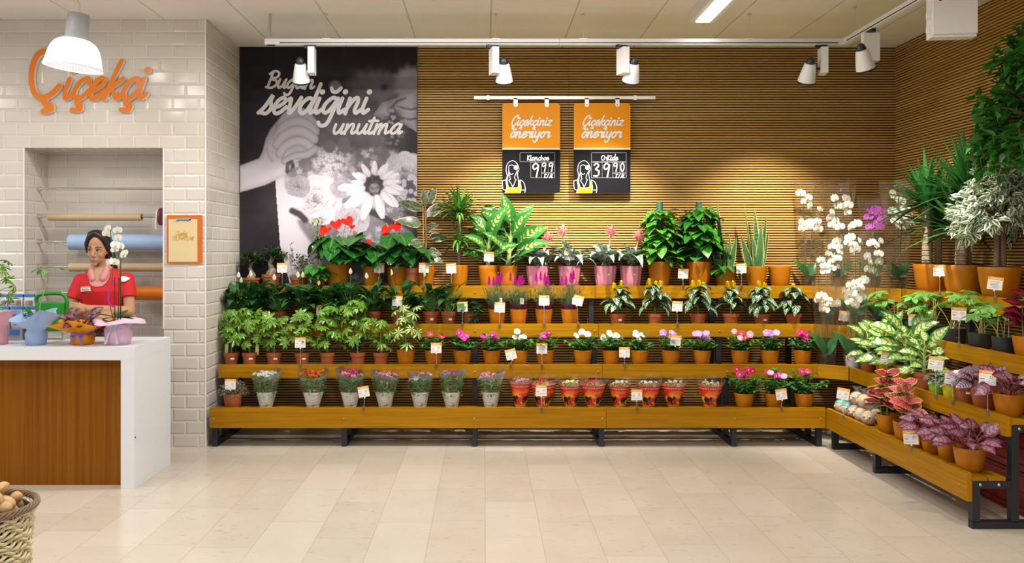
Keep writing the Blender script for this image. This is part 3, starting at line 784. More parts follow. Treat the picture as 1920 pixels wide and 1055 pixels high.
def right_stand():
    ox, oy = 2.95, 5.45
    st = thing('display_stand', 'stepped wooden plant stand along the right wall with open black end frame', 'plant stand', (ox, oy, 0))
    ys = [6.335, 6.415, 6.445, 6.445]
    for i in range(4):
        x, z = TX[i], TZ[i]
        MB().box(x - ox, x + TB - ox, YEND - oy, ys[i] - oy, z - BH[i], z, long=True).build('front_board', M_BOARD, st, bevel=0.0015)
        d = 0.195 if i < 3 else 0.30
        for a, c in ((0.029, d / 2 + 0.012), (d / 2 + 0.018, d + (.012 if i < 3 else .0))):
            MB().box(x + a - ox, x + c - ox, YEND + 0.002 - oy, (ys[i] - .004 if i == 0 else 6.452) - oy, tray(z) - 0.02, tray(z), long=True).build('tray_plank', M_BOARD, st)
        bolts(st, M_BRASS, [(x - ox, fy - oy, z - BH[i] * .55, 'x') for fy in (4.56, 5.58)])
    for fy in (YEND, 5.60, 6.27):
        f = MB(); a, b_ = fy - oy, fy + S - oy
        f.box(TX[0] + TB - ox + 0.001, XR - 0.03 - ox, a, b_, 0, S)
        for i in range(4):
            x0 = TX[i] + TB + 0.001
            f.box(x0 - ox, x0 + S - ox, a, b_, S * .9, tray(TZ[i]) - 0.021)
            x1 = TX[i + 1] + TB if i < 3 else XR - 0.03
            f.box(x0 - ox, x1 - ox, a + .001, b_ - .001, tray(TZ[i]) - 0.021 - S, tray(TZ[i]) - 0.0215)
        o = f.build('steel_frame', M_STEEL, st, smooth=False, bevel=0.003)
        if fy == YEND:
            for i in range(4): bolts(o, M_BOLT, [(TX[i] + 0.07 - ox, a, tray(TZ[i]) - 0.041, 'y'), (TX[i] + 0.17 - ox, a, tray(TZ[i]) - 0.041, 'y')])
right_stand()

# ------------------------------------------------------------------ light track with spotlights
YT, ZT = 6.20, 3.04
M_TRACK = mat('track_white', (0.78, 0.76, 0.74), 0.35, var=0.03)
tr = thing('lighting_track', 'white lighting track hung on thin wires, turning the right-hand corner', 'light track', (0.5, YT, ZT))
tx0, tx1 = wx(500, YT), 2.672
def trk(x0, x1, y0, y1, name='track_rail'):
    m = MB(); m.box(x0 - .5, x1 - .5, y0 - YT, y1 - YT, -0.022, 0.022)
    return m.build(name, M_TRACK, tr, bevel=0.002)
trk(tx0, 0.555, YT - .018, YT + .018); trk(0.5575, 2.654, YT - .018, YT + .018); trk(2.654, 2.690, 4.2, YT + .018)
MB().box(tx0 + .1 - .5, 2.62 - .5, -.0205, -.0175, -0.013, -0.006).build('contact_slot', M_BLACK, tr)
MB().box(2.6525 - .5, 2.6545 - .5, 4.25 - YT, -.08, -0.013, -0.006).build('contact_slot', M_BLACK, tr)
trk(tx0 - 0.01, tx0 + .065, YT - .021, YT + .021, 'end_cap')
MB().tube([(tx0 + .02 - .5, 0.0, .02), (tx0 + .025 - .5, 0.0, 0.205)], .011, 8).build('feed_cable', mat('grey_cable', (.45, .46, .45), .5), tr)
for (x, y) in ((-1.175, YT), (0.085, YT), (0.735, YT), (1.97, YT), (2.672, 6.02), (2.672, 5.2)):
    m = MB(); m.tube([(x - .5, y - YT, .022), (x - .5, y - YT, ZC - ZT - .001)], .0022, 5)
    m.box(x - .53, x - .47, y - YT - .014, y - YT + .014, .021, .028)
    m.lathe([(.0001, -.002), (.012, -.002), (.012, -.012), (.0001, -.013)], 8, (x - .5, y - YT, ZC - ZT))
    m.build('suspension_wire', M_ALU, tr)
M_LENS = G('lamp_lens'); M_LENS.set(color=(1, .95, .85), emis=(1, .88, .7), emis_s=6.0); M_LENS = M_LENS.m
M_FIN = mat('dark_fin', (0.02, 0.021, 0.03), 0.4)
def spotlight(x, y, rz, hx, tilt, roll, label, energy, cone, side=1):
    """rz: turn of the gear box; the lamp head hangs beside it on a short black joint"""
    o = thing('track_spotlight', label, 'spotlight', (x, y, ZT - 0.022), 0, 'spotlights on the lighting track')
    R = Matrix.Rotation(rz, 4, 'Z')
    MB().box(-.055, .03, -.013, .013, -.022, 0.0, M=R).build('track_adapter', M_BLACK, o)
    MB().box(-.024, .024, -.055, .055, -.215, -.023, M=R).build('gear_box', M_WHITE, o, bevel=0.010)
    h = V(hx, 0.0, -.165)
    s = 1 if hx > 0 else -1
    MB().tube([(s * .02, 0, -.175), tuple(h + V(-s * .03, 0, -.01))], .011, 8).build('joint', M_BLACK, o)
    Mh = Matrix.Translation(h) @ Matrix.Rotation(roll, 4, 'Y') @ Matrix.Rotation(tilt, 4, 'X')
    hd = MB(); hd.lathe([(.0001, .03), (.034, .03), (.041, .022), (.052, -.03), (.064, -.10), (.066, -.115), (.063, -.115), (.055, -.07), (.0001, -.05)], 28)
    a = hd.build('lamp_head', M_WHITE, o); a.matrix_local = Mh
    hd = MB(); hd.lathe([(.033, .0305), (.031, .045), (.022, .066), (.010, .076), (.0001, .077)], 16)
    hd.build('heat_sink', M_FIN, a)
    hd = MB(); hd.lathe([(.0661, -.106), (.0668, -.118), (.060, -.118), (.060, -.112)], 28); hd.build('rim_ring', M_BLACK, a)
    hd = MB(); hd.lathe([(.0001, -.085), (.056, -.085)], 20); hd.build('lens', M_LENS, a)
    d = bpy.data.lights.new('spot_beam', 'SPOT'); d.energy = energy; d.spot_size = cone; d.spot_blend = 0.85; d.color = (1, .93, .82); d.shadow_soft_size = 0.028
    l = bpy.data.objects.new('spot_beam', d); COL.objects.link(l); l.parent = a; l.location = (0, 0, -.125)
    return o
spotlight(wx(585, YT), YT, 0.06, -.085, .52, .06, 'white track spotlight in front of the poster writing', 75, 1.36)
spotlight(wx(926, YT), YT, 0.25, .075, .54, -.04, 'white track spotlight hanging above the left price board', 150, 1.36)
spotlight(wx(1168, YT), YT, 0.35, .075, .54, .10, 'white track spotlight hanging above the right price board', 190, 1.36)
spotlight(wx(1543, YT), YT, -0.12, -.10, .52, .02, 'white track spotlight just before the track turns the corner', 185, 1.36)
spotlight(2.672, 5.78, PI / 2 - .0, -.055, .30, -.38, 'tilted white track spotlight on the track section above the right stand', 150, 1.4)

# two added spot beams with no fixtures, brightening the right-hand stand
for (loc, tgt, e) in (((2.672, 5.25, 2.8), (3.05, 5.65, .9), 75), ((2.672, 3.4, 2.8), (2.72, 4.9, .3), 40)):
    d = bpy.data.lights.new('track_beam', 'SPOT'); d.energy = e; d.spot_size = 1.0; d.spot_blend = .8; d.color = (1, .93, .82); d.shadow_soft_size = .03
    l = bpy.data.objects.new('track_beam', d); COL.objects.link(l); l.location = loc; l.rotation_euler = (V(*tgt) - V(*loc)).to_track_quat('-Z', 'Y').to_euler()

# white box hung at the track, upper right
bx = thing('control_box', 'white plastic electrical box with a red lamp, hung at the upper right', 'electrical box', (2.775, 4.96, 2.755))
Rb = Matrix.Rotation(-.12, 4, 'Z')
b = MB(); b.box(-.125, .125, -.035, .045, 0.0, .245, M=Rb); b.build('housing', M_WHITE, bx, bevel=0.008)
b = MB(); b.box(-.122, .122, -.055, -.034, 0.015, .24, M=Rb); b.build('cover', M_WHITE, bx, bevel=0.008)
for z in (.03, .115):
    MB().box(-.145, -.122, -.02, .0, z, z + .035, M=Rb).build('hinge', M_WHITE, bx, bevel=0.003)
MB().ball(Rb @ V(-.085, -.056, .215), (.011, .004, .007), 10, 6).build('indicator_lamp', mat('red_lamp', (.35, .01, .01), .3), bx)
MB().box(-.11, -.095, -.005, .015, .244, .2625, M=Rb).build('mounting_bracket', M_WHITE, bx)

# surface-mounted fluorescent luminaire
lu = thing('ceiling_luminaire', 'long white fluorescent luminaire fixed under the ceiling', 'ceiling light', (1.606, 5.2, ZC))
m = MB(); a0, a1 = -.2 - 5.2 + 4.2, 6.17 - 5.2
m.box(-.093, .093, a0, a1, -.075, -.001); m.build('housing', M_WHITE, lu, bevel=0.003)
g = G('luminaire_louvre'); x, y, z = g.sep(g.coord())
rib = g.step(g.math('ABSOLUTE', g.math('SUBTRACT', g.math('FRACT', g.math('MULTIPLY', y, 18.0)), 0.5)), .05, .2)
g.set(color=(.9, .9, .9), emis=(1, .98, .95), emis_s=g.math('ADD', 4.5, g.math('MULTIPLY', rib, 3.0)))
MB().box(-.05, .05, a0 + .03, a1 - .03, -.079, -.0745).build('diffuser', g.m, lu)

# pendant lamp with prismatic glass shade
PY_ = 5.5
pd = thing('pendant_lamp', 'lit pendant lamp with ribbed glass shade and grey cap, before the lettered sign', 'pendant lamp', (wx(148, PY_), PY_, ZC))
MB().tube([(-.004, 0, -.0005), (-.006, 0, -.12), (.004, 0, -.13), (.002, 0, -.2)], .005, 6).build('cable', M_ALU, pd)
Mt = Matrix.Translation((0, 0, -.2)) @ Matrix.Rotation(.11, 4, 'Y')
c = MB(); c.lathe([(.0001, .0), (.062, .0), (.068, -.008), (.071, -.16), (.066, -.168), (.0001, -.168)], 28)
c.build('cap', mat('cap_grey', (.36, .36, .38), .45), pd).matrix_local = Mt
gm = G('prismatic_glass'); gm.n.remove(gm.bsdf)
tb = gm.n.new('ShaderNodeBsdfTransparent'); gl = gm.n.new('ShaderNodeBsdfGlossy'); gl.inputs[1].default_value = .15
em = gm.n.new('ShaderNodeEmission'); em.inputs[0].default_value = (1, .96, .97, 1)
u, v, _ = gm.sep(gm.uv()); ribs = gm.step(gm.math('ABSOLUTE', gm.math('SUBTRACT', gm.math('FRACT', gm.math('MULTIPLY', u, 60.0)), 0.5)), .1, .4)
gm.put(em.inputs[1], gm.math('ADD', .85, gm.math('MULTIPLY', ribs, .2)))
m1 = gm.n.new('ShaderNodeMixShader'); m1.inputs[0].default_value = .25; gm.l.new(tb.outputs[0], m1.inputs[1]); gm.l.new(gl.outputs[0], m1.inputs[2])
m2 = gm.n.new('ShaderNodeMixShader'); gm.put(m2.inputs[0], gm.math('ADD', .55, gm.math('MULTIPLY', gm.math('SUBTRACT', 1.0, v), .4)))
gm.l.new(m1.outputs[0], m2.inputs[1]); gm.l.new(em.outputs[0], m2.inputs[2]); gm.l.new(m2.outputs[0], gm.out.inputs[0])
c = MB(); c.lathe([(.06, -.165), (.095, -.172), (.125, -.192), (.148, -.225), (.162, -.27), (.172, -.32), (.180, -.348), (.183, -.352)], 96, flute=48, famp=.006)
c.build('shade', gm.m, pd, ang=3.0).matrix_local = Mt
c = MB(); c.lathe([(.181, -.349), (.185, -.353), (.183, -.357), (.179, -.353)], 64); c.build('shade_rim', mat('glass_rim', (.85, .85, .88), .1), pd).matrix_local = Mt
gb = G('lamp_glow'); gb.set(color=(1, 1, 1), emis=(1, .95, .9), emis_s=7.0)
c = MB(); c.ball((0, 0, -.225), (.055, .055, .06), 16, 10); c.build('bulb', gb.m, pd).matrix_local = Mt
d = bpy.data.lights.new('pendant_light', 'POINT'); d.energy = 7; d.color = (1, .9, .75); d.shadow_soft_size = .06
l = bpy.data.objects.new('pendant_light', d); COL.objects.link(l); l.parent = pd; l.location = (.02, 0, -.50)

# ------------------------------------------------------------------ lettered sign on the tiled wall
kf = YF / F
M_SIGN = mat('sign_orange', (0.80, 0.20, 0.004), 0.28, var=0.02); M_SIGNSIDE = mat('sign_edge', (0.75, 0.72, 0.74), 0.4)
sg = thing('wall_sign', 'raised orange handwritten lettering on the tiled wall', 'sign', (wx(176, YF), YF - .03, wz(187, YF)))
t = MB()
def swr(txt, px, py, xh, w_, sq=1.0, sl=.28): return write(t, txt, (V((px - 176) * kf, 0, (187 - py) * kf), V(1, 0, 0), V(0, 0, 1), V(0, -1, 0)), xh * kf, w_ * kf, 0.024, sl, 0, 1, sq)
fr_ = (V(0, -.002, 0), V(1, 0, 0), V(0, 0, 1), V(0, -1, 0))
for L_ in ([(99, 99), (84, 99), (74, 106), (66, 124), (63, 148), (67, 172), (78, 184), (91, 183), (105, 174), (115, 163)], [(88, 186), (87, 195), (97, 199), (100, 206), (85, 210)]):
    t.stroke(smoothpts([((a - 176) * kf, (187 - c) * kf) for a, c in L_]), 11.0 * kf, 0.024, fr_, 0, 1)
swr('içekçi', 120, 187, 39.5, 8.6, .88, .27)
t.build('lettering', [M_SIGN, M_SIGNSIDE], sg, smooth=False)
for px in (75, 130, 160, 205, 240, 275): MB().tube([((px - 176) * kf, .02, .01), ((px - 176) * kf, .0295, .01)], .012, 8).build('spacer', M_SIGNSIDE, sg)

# ------------------------------------------------------------------ wrapping niche: rods and paper rolls
YR = YF + .20
RZ = [wz(354, YR), wz(406, YR), wz(453, YR), wz(500, YR), wz(548, YR)]
where = ['bare chrome rod, topmost in the wrapping niche', 'chrome rod carrying the thin brown paper roll and ribbon', 'chrome rod carrying the blue wrapping roll', 'chrome rod carrying the lower brown paper roll', 'lowest chrome rod, carrying the orange wrapping roll']
for z, lb in zip(RZ, where):
    r = thing('wrapping_rod', lb, 'rod', (NX0, YR, z), 0, 'rods in the wrapping niche')
    MB().tube([(0.001, 0, 0), (NX1 - NX0 - .001, 0, 0)], .0085, 12).build('bar', M_CHROME, r)
    for x0, x1 in ((.0005, .03), (NX1 - NX0 - .03, NX1 - NX0 - .0005)):
        MB().tube([(x0, 0, 0), (x1, 0, 0)], .016, 12).build('socket', M_CHROME, r)
M_KRAFT = mat('kraft_paper', (.56, .41, .24), .6, var=.05, nscale=8); M_BLUE = mat('blue_wrap', (.36, .50, .74), .45, var=.04); M_ORW = mat('orange_wrap', (.75, .20, .01), .4, var=.05)
def roll(label, x0, x1, z, r, m, zoff=None):
    zc = z - (r - .013) if zoff is None else z + zoff
    o = thing('paper_roll', label, 'paper roll', (x0, YR, zc), 0, 'rolls of wrapping paper in the niche')
    b = MB(); n = 30; L = x1 - x0
    ring = lambda x, q: [(x, q * math.cos(2 * PI * j / n), q * math.sin(2 * PI * j / n)) for j in range(n)]
    b.grid([ring(0, .016 if r > .03 else .0145), ring(0, r), ring(L, r), ring(L, .016 if r > .03 else .0145)], closed=True)
    b.build('paper', m, o)
    c = MB(); c.grid([ring(.0, .0145), ring(.0, .0155), ring(L, .0155), ring(L, .0145), ring(0, .0145)], closed=True); c.build('core', mat('roll_core', (.20, .14, .09), .7), o)
    return o
roll('thin brown kraft paper roll, upper one, hung on its rod', wx(91, YR), wx(266, YR), RZ[1], .028, M_KRAFT, -.004)
roll('wide light blue wrapping paper roll behind the assistant', wx(132, YR), NX1 - .035, RZ[2], .062, M_BLUE, -.004)
roll('brown kraft paper roll below the blue roll', wx(131, YR), NX1 - .04, RZ[3], .033, M_KRAFT, -.004)
roll('orange wrapping paper roll, lowest in the niche, right of the assistant', wx(236, YR), NX1 - .035, RZ[4], .055, M_ORW, -.004)
sp = thing('ribbon_spool', 'white and burgundy ribbon spool at the right end of a rod', 'ribbon', (wx(301, YR), YR, RZ[1]))
b = MB(); n = 24
def ringx(x, q): return [(x, q * math.cos(2 * PI * j / n), q * math.sin(2 * PI * j / n)) for j in range(n)]
b.grid([ringx(-.016, .0095), ringx(-.016, .066), ringx(-.002, .068), ringx(-.002, .0095)], closed=True); b.build('white_ribbon', mat('ribbon_white', (.75, .72, .70), .4), sp)
b = MB(); b.grid([ringx(.0, .0095), ringx(.0, .070), ringx(.016, .070), ringx(.016, .0095)], closed=True); b.build('burgundy_ribbon', mat('ribbon_red', (.22, .03, .05), .35), sp)
b = MB(); b.grid([[(-.02, -.064, -.02), (-.005, -.066, -.02)], [(-.021, -.068, -.07), (-.006, -.069, -.07)], [(-.018, -.062, -.10), (-.004, -.063, -.105)]]); b.build('loose_end', MATS['ribbon_white'], sp)

# clipboard on the tiled wall
cb = thing('clipboard', 'orange wooden clipboard with a cream sheet, hung on the tiled wall', 'clipboard', (wx(347, YF), YF - .004, wz(494, YF)))
fr = (V(0, -.01, 0), V(1, 0, 0), V(0, 0, 1), V(0, -1, 0))
b = MB(); b.prism([(x, y + 45.5 * kf) for x, y in rrect(66 * kf, 91 * kf, .012)], .008, fr); b.build('board', mat('clipboard_orange', (.62, .14, .008), .4), cb, smooth=False)
b = MB(); b.prism([(x - 2.5 * kf, y + 43.5 * kf) for x, y in rrect(54 * kf, 80 * kf, .001)], .001, (V(0, -.0125, 0), V(1, 0, 0), V(0, 0, 1), V(0, -1, 0)))
sheet = b.build('sheet', mat('cream_paper', (.72, .57, .31), .6, var=.05, nscale=3), cb, smooth=False)
t = MB()
write(t, 'Çiçekçi', (V(-17 * kf, -.0128, 53 * kf), V(1, 0, 0), V(0, 0, 1), V(0, -1, 0)), 4.2 * kf, .9 * kf, 0, .28, squeeze=.95)
write(t, 'TALİMATLAR', (V(-25 * kf, -.0128, 44 * kf), V(1, 0, 0), V(0, 0, 1), V(0, -1, 0)), 4.4 * kf, 1.1 * kf, 0, .28, squeeze=1.18)
t.build('writing', mat('clipboard_ink', (.60, .33, .03), .6), sheet, smooth=False)
b = MB(); b.box(-.055, .04, -.019, -.012, .330, .338); b.tube([(-.055, -.016, .336), (-.055, -.022, .328), (-.052, -.018, .318)], .003, 6); b.tube([(.03, -.016, .336), (.03, -.022, .328), (.032, -.018, .318)], .003, 6)
b.box(-.06, .05, -.0125, -.01, .326, .346); b.build('clip', M_CHROME, cb)
# ------------------------------------------------------------------ plant materials
def leafmat(name, base, center=None, cw=0.5, vein=None, nv=0, vw=0.12, mid=None, edge=None, ew=0.2, blotch=None, bt=0.55, rough=0.38, trans=0.18, slope=1.1, var=0.35, ragged=0.5):
    if name in MATS: return MATS[name]
    g = G(name); x, v, _ = g.sep(g.uv()); rx, ry, _ = g.sep(g.uv('Rnd'))
    u = g.math('ABSOLUTE', g.math('SUBTRACT', g.math('MULTIPLY', x, 2.0), 1.0))
    nz = g.noise(g.comb(g.math('MULTIPLY', x, 5.0), g.math('MULTIPLY', v, 9.0), g.math('MULTIPLY', rx, 40.0)), 1.0, 3.0)
    col = g.mix(rx, tuple(c * (1 - var) for c in base), tuple(min(1, c * (1 + var)) for c in base))
    if blotch: col = g.mix(g.step(nz, bt - .04, bt + .06), col, blotch)
    if center:
        k = g.math('ADD', u, g.math('MULTIPLY', g.math('SUBTRACT', nz, 0.5), ragged * 1.6))
        k = g.math('ADD', k, g.math('MULTIPLY', g.math('ABSOLUTE', g.math('SUBTRACT', v, 0.45)), 0.7))
        col = g.mix(g.math('SUBTRACT', 1.0, g.step(k, cw - .10, cw + .10)), col, center)
    if vein and nv:
        f = g.math('FRACT', g.math('ADD', g.math('SUBTRACT', g.math('MULTIPLY', v, float(nv)), g.math('MULTIPLY', u, slope)), g.math('MULTIPLY', nz, .55)))
        s_ = g.math('ABSOLUTE', g.math('SUBTRACT', f, 0.5))
        m = g.math('MULTIPLY', g.math('SUBTRACT', 1.0, g.step(s_, vw, vw + .12)), g.math('SUBTRACT', 1.0, g.step(u, 0.72, 0.95)))
        col = g.mix(m, col, vein)
    if mid: col = g.mix(g.math('SUBTRACT', 1.0, g.step(u, 0.05, 0.13)), col, mid)
    if edge:
        k = g.math('ADD', u, g.math('MULTIPLY', g.math('SUBTRACT', nz, 0.5), ragged * 0.7))
        col = g.mix(g.step(k, 1 - ew - .06, 1 - ew + .06), col, edge)
    g.set(color=col, rough=rough, spec=0.45)
    if trans:
        t = g.n.new('ShaderNodeBsdfTranslucent'); g.l.new(col, t.inputs[0])
        mx = g.n.new('ShaderNodeMixShader'); mx.inputs[0].default_value = trans
        g.l.new(g.bsdf.outputs[0], mx.inputs[1]); g.l.new(t.outputs[0], mx.inputs[2]); g.l.new(mx.outputs[0], g.out.inputs[0])
    MATS[name] = g.m; return g.m
L_SPATH = leafmat('peace_lily_leaf', (.026, .105, .026), mid=(.04, .14, .035), vein=(.045, .155, .04), nv=9, vw=.04, rough=.28)
L_ANTH = leafmat('anthurium_leaf', (.018, .115, .016), mid=(.08, .22, .05), vein=(.03, .15, .025), nv=5, vw=.03, rough=.16)
L_DRAC = leafmat('dracaena_leaf', (.045, .17, .022), center=(.22, .40, .05), cw=.32, ragged=.1, rough=.35)
L_DIEF = leafmat('dieffenbachia_leaf', (.028, .15, .022), center=(.44, .55, .14), cw=.40, vein=(.03, .17, .03), nv=8, vw=.14, rough=.3, ragged=.9)
L_DIEFP = leafmat('pale_dieffenbachia_leaf', (.035, .17, .022), center=(.60, .66, .25), cw=.68, vein=(.10, .28, .05), nv=6, vw=.08, rough=.3, ragged=.8)
L_AECH = leafmat('bromeliad_leaf', (.10, .18, .125), blotch=(.44, .52, .46), bt=.50, rough=.45, trans=.08)
L_POTH = leafmat('pothos_leaf', (.045, .24, .018), blotch=(.42, .58, .10), bt=.60, mid=(.10, .34, .04), rough=.26)
L_POTHG = leafmat('pothos_green_leaf', (.035, .20, .018), blotch=(.10, .32, .03), bt=.62, mid=(.07, .26, .03), rough=.26)
L_SANS = leafmat('snake_plant_leaf', (.035, .11, .035), vein=(.07, .15, .06), nv=16, vw=.12, slope=.3, edge=(.50, .52, .12), ew=.17, ragged=.1, rough=.35, trans=.05)
L_RUBB = leafmat('rubber_leaf', (.045, .085, .040), blotch=(.14, .19, .10), bt=.52, edge=(.52, .42, .28), ew=.12, mid=(.25, .12, .08), rough=.22, trans=.08)
L_BONS = leafmat('bonsai_leaf', (.020, .072, .016), rough=.35)
L_SCHEF = leafmat('schefflera_leaf', (.055, .20, .020), mid=(.10, .27, .03), edge=(.42, .54, .06), ew=.22, ragged=1.5, rough=.24)
L_SCHEFV = leafmat('variegated_schefflera_leaf', (.05, .17, .02), center=(.66, .68, .22), cw=.55, ragged=1.0, rough=.3)
L_VINCA = leafmat('vinca_leaf', (.040, .175, .030), mid=(.15, .33, .09), rough=.32)
L_APHE = leafmat('zebra_plant_leaf', (.016, .082, .024), vein=(.50, .58, .42), nv=7, vw=.055, mid=(.50, .58, .42), rough=.28, slope=1.6, trans=.08)
L_FERN = leafmat('feathery_leaf', (.10, .20, .07), rough=.5)
L_CHRY = leafmat('chrysanthemum_leaf', (.13, .27, .055), rough=.5)
L_FATS = leafmat('seedling_leaf', (.12, .34, .04), mid=(.30, .50, .15), edge=(.20, .42, .12), ew=.25, rough=.4, trans=.3)
L_COLR = leafmat('coleus_red_leaf', (.30, .008, .035), edge=(.50, .55, .08), ew=.20, mid=(.5, .03, .08), rough=.5, ragged=.4)
L_COLP = leafmat('coleus_pink_leaf', (.62, .055, .10), edge=(.36, .50, .06), ew=.20, vein=(.75, .20, .20), nv=6, vw=.12, rough=.5, ragged=.5)
L_BEG = leafmat('begonia_leaf', (.12, .014, .035), center=(.33, .18, .24), cw=.62, vein=(.22, .03, .09), nv=5, vw=.08, edge=(.10, .05, .04), ew=.14, blotch=(.20, .03, .05), rough=.3, trans=.1)
L_BEGS = leafmat('silver_begonia_leaf', (.34, .25, .31), vein=(.12, .05, .08), nv=6, vw=.12, edge=(.10, .02, .04), ew=.15, rough=.25, trans=.08)
L_DARKRED = leafmat('dark_red_leaf', (.16, .008, .020), mid=(.35, .03, .05), rough=.35)
L_FITT = leafmat('fittonia_leaf', (.10, .18, .10), vein=(.62, .68, .60), nv=6, vw=.16, mid=(.7, .75, .68), rough=.45)
L_YUC = leafmat('yucca_leaf', (.022, .110, .022), center=(.04, .16, .03), cw=.4, rough=.30, var=.5)
L_FICV = leafmat('variegated_ficus_leaf', (.10, .20, .08), edge=(.86, .88, .72), ew=.58, ragged=1.1, rough=.35)
L_FICG = leafmat('ficus_leaf', (.035, .17, .020), mid=(.08, .25, .04), rough=.3, var=.5, trans=.25)
L_ORCH = leafmat('orchid_leaf', (.022, .10, .022), mid=(.015, .07, .016), rough=.3, trans=.08)
L_HEATH = leafmat('heather_sprig', (.16, .19, .07), rough=.6)
L_HEATHP = leafmat('heather_bloom', (.42, .30, .26), rough=.7)
M_STEM = mat('green_stem', (.10, .24, .05), .5)
M_STEMY = mat('pale_green_stem', (.28, .42, .12), .5)
M_BARK = mat('brown_bark', (.17, .11, .065), .8, var=.35, nscale=60)
M_CANE = mat('bamboo_stick', (.50, .36, .15), .6)
M_SOIL = mat('soil', (.035, .022, .014), .95, var=.5, nscale=120)
M_POT = mat('orange_plastic_pot', (.42, .140, .003), .33, var=.04, nscale=6, spec=.3)
M_NURS = mat('terracotta_pot', (.34, .085, .022), .5, var=.08, nscale=9)
M_PINKPOT = mat('pink_pot', (.60, .22, .30), .25, var=.04, nscale=5)
M_BLKPOT = mat('black_pot', (.022, .022, .024), .55)
M_LABEL = mat('white_label', (.80, .79, .78), .5, var=.02)
M_GREENTAG = mat('plant_tag_green', (.62, .68, .18), .5, var=.3, nscale=90)
def petalmat(name, c, c2=None, rough=.5, trans=.2, eye=None):
    if name in MATS: return MATS[name]
    g = G(name); x, v, _ = g.sep(g.uv()); rx, _, _ = g.sep(g.uv('Rnd'))
    col = g.mix(v, c2 or c, c); col = g.mix(g.math('MULTIPLY', rx, .25), col, tuple(min(1, q * 1.25) for q in c))
    if eye: col = g.mix(g.math('SUBTRACT', 1.0, g.step(v, .10, .28)), col, eye)
    g.set(color=col, rough=rough, spec=.3)
    t = g.n.new('ShaderNodeBsdfTranslucent'); g.l.new(col, t.inputs[0]); mx = g.n.new('ShaderNodeMixShader'); mx.inputs[0].default_value = trans
    g.l.new(g.bsdf.outputs[0], mx.inputs[1]); g.l.new(t.outputs[0], mx.inputs[2]); g.l.new(mx.outputs[0], g.out.inputs[0])
    MATS[name] = g.m; return g.m
P_RED = petalmat('anthurium_red', (.66, .018, .012), rough=.2)
P_SPADIX = mat('spadix', (.80, .55, .15), .5)
P_WHITE = petalmat('white_petal', (.82, .82, .78)); P_CREAM = petalmat('cream_petal', (.78, .80, .55), (.45, .58, .18))
P_MAG = petalmat('magenta_petal', (.72, .03, .32), eye=(.9, .6, .7)); P_LAV = petalmat('lavender_petal', (.62, .30, .68), eye=(.85, .75, .85)); P_CRIM = petalmat('crimson_petal', (.68, .012, .085), eye=(.9, .55, .6))
P_PINK = petalmat('pink_petal', (.80, .36, .55), eye=(.9, .8, .8)); P_WV = petalmat('white_vinca', (.84, .84, .82), eye=(.80, .82, .60))
P_BROM = petalmat('bromeliad_pink', (.86, .34, .36), (.80, .28, .32)); P_YEL = petalmat('yellow_bract', (.84, .62, .01), (.60, .50, .02)); P_CEL = petalmat('celosia_plume', (.58, .02, .36))
P_ORG = petalmat('orange_petal', (.82, .22, .02)); P_REDF = petalmat('red_petal', (.72, .045, .035)); P_YELF = petalmat('pale_yellow_petal', (.80, .76, .30))
P_ORCH = petalmat('orchid_white', (.86, .86, .84), (.80, .82, .70)); P_ORCP = petalmat('orchid_purple', (.56, .10, .56), (.40, .06, .42)); P_ORCY = petalmat('orchid_cream', (.80, .78, .60), (.62, .42, .40))
P_LIP = mat('orchid_lip', (.78, .52, .06), .5)
# clear film: thin, glossy, creased
def filmmat(name, tint=(1, 1, 1), haze=.10, rough=.10, hazec=(.8, .8, .8), crease=60.0):
    g = G(name); g.n.remove(g.bsdf)
    tb = g.n.new('ShaderNodeBsdfTransparent'); tb.inputs[0].default_value = (*tint, 1)
    gl = g.n.new('ShaderNodeBsdfGlossy'); gl.inputs[1].default_value = rough
    df = g.n.new('ShaderNodeBsdfTranslucent'); df.inputs[0].default_value = (*hazec, 1)
    b = g.n.new('ShaderNodeBump'); b.inputs['Strength'].default_value = .8; b.inputs['Distance'].default_value = .01
    g.put(b.inputs['Height'], g.noise(g.scale(g.coord(), (1, 1, .35)), crease, 2.0)); g.l.new(b.outputs[0], gl.inputs['Normal'])
    haze = g.math('ADD', haze * .6, g.math('MULTIPLY', g.step(g.noise(g.scale(g.coord(), (1, 1, .12)), crease * .45, 2.0), .56, .70), haze * 2.6))
    fr = g.n.new('ShaderNodeLayerWeight'); fr.inputs[0].default_value = .25; g.l.new(b.outputs[0], fr.inputs['Normal'])
    m1 = g.n.new('ShaderNodeMixShader'); g.put(m1.inputs[0], haze); g.l.new(tb.outputs[0], m1.inputs[1]); g.l.new(df.outputs[0], m1.inputs[2])
    m2 = g.n.new('ShaderNodeMixShader'); g.put(m2.inputs[0], g.math('ADD', .03, g.math('MULTIPLY', g.math('POWER', fr.outputs[1], 1.6), .75))); g.l.new(m1.outputs[0], m2.inputs[1]); g.l.new(gl.outputs[0], m2.inputs[2])
    g.l.new(m2.outputs[0], g.out.inputs[0]); MATS[name] = g.m; return g.m
M_FILM = filmmat('clear_film', (.985, .985, .985), .10, .16, (.85, .85, .85))
M_FILMB = filmmat('bouquet_film', (.98, .98, .98), .13, .14, (.8, .82, .8), 40.0)
M_CLEARPOT = filmmat('clear_pot', (.80, .82, .84), .30, .12, (.35, .36, .38), 8.0)
M_BAND = filmmat('printed_band', (.75, .80, .80), .85, .25, (.42, .50, .50), 20.0)
M_PURPLEFILM = filmmat('purple_print_film', (.80, .36, .72), .5, .2, (.74, .10, .52), 20.0)
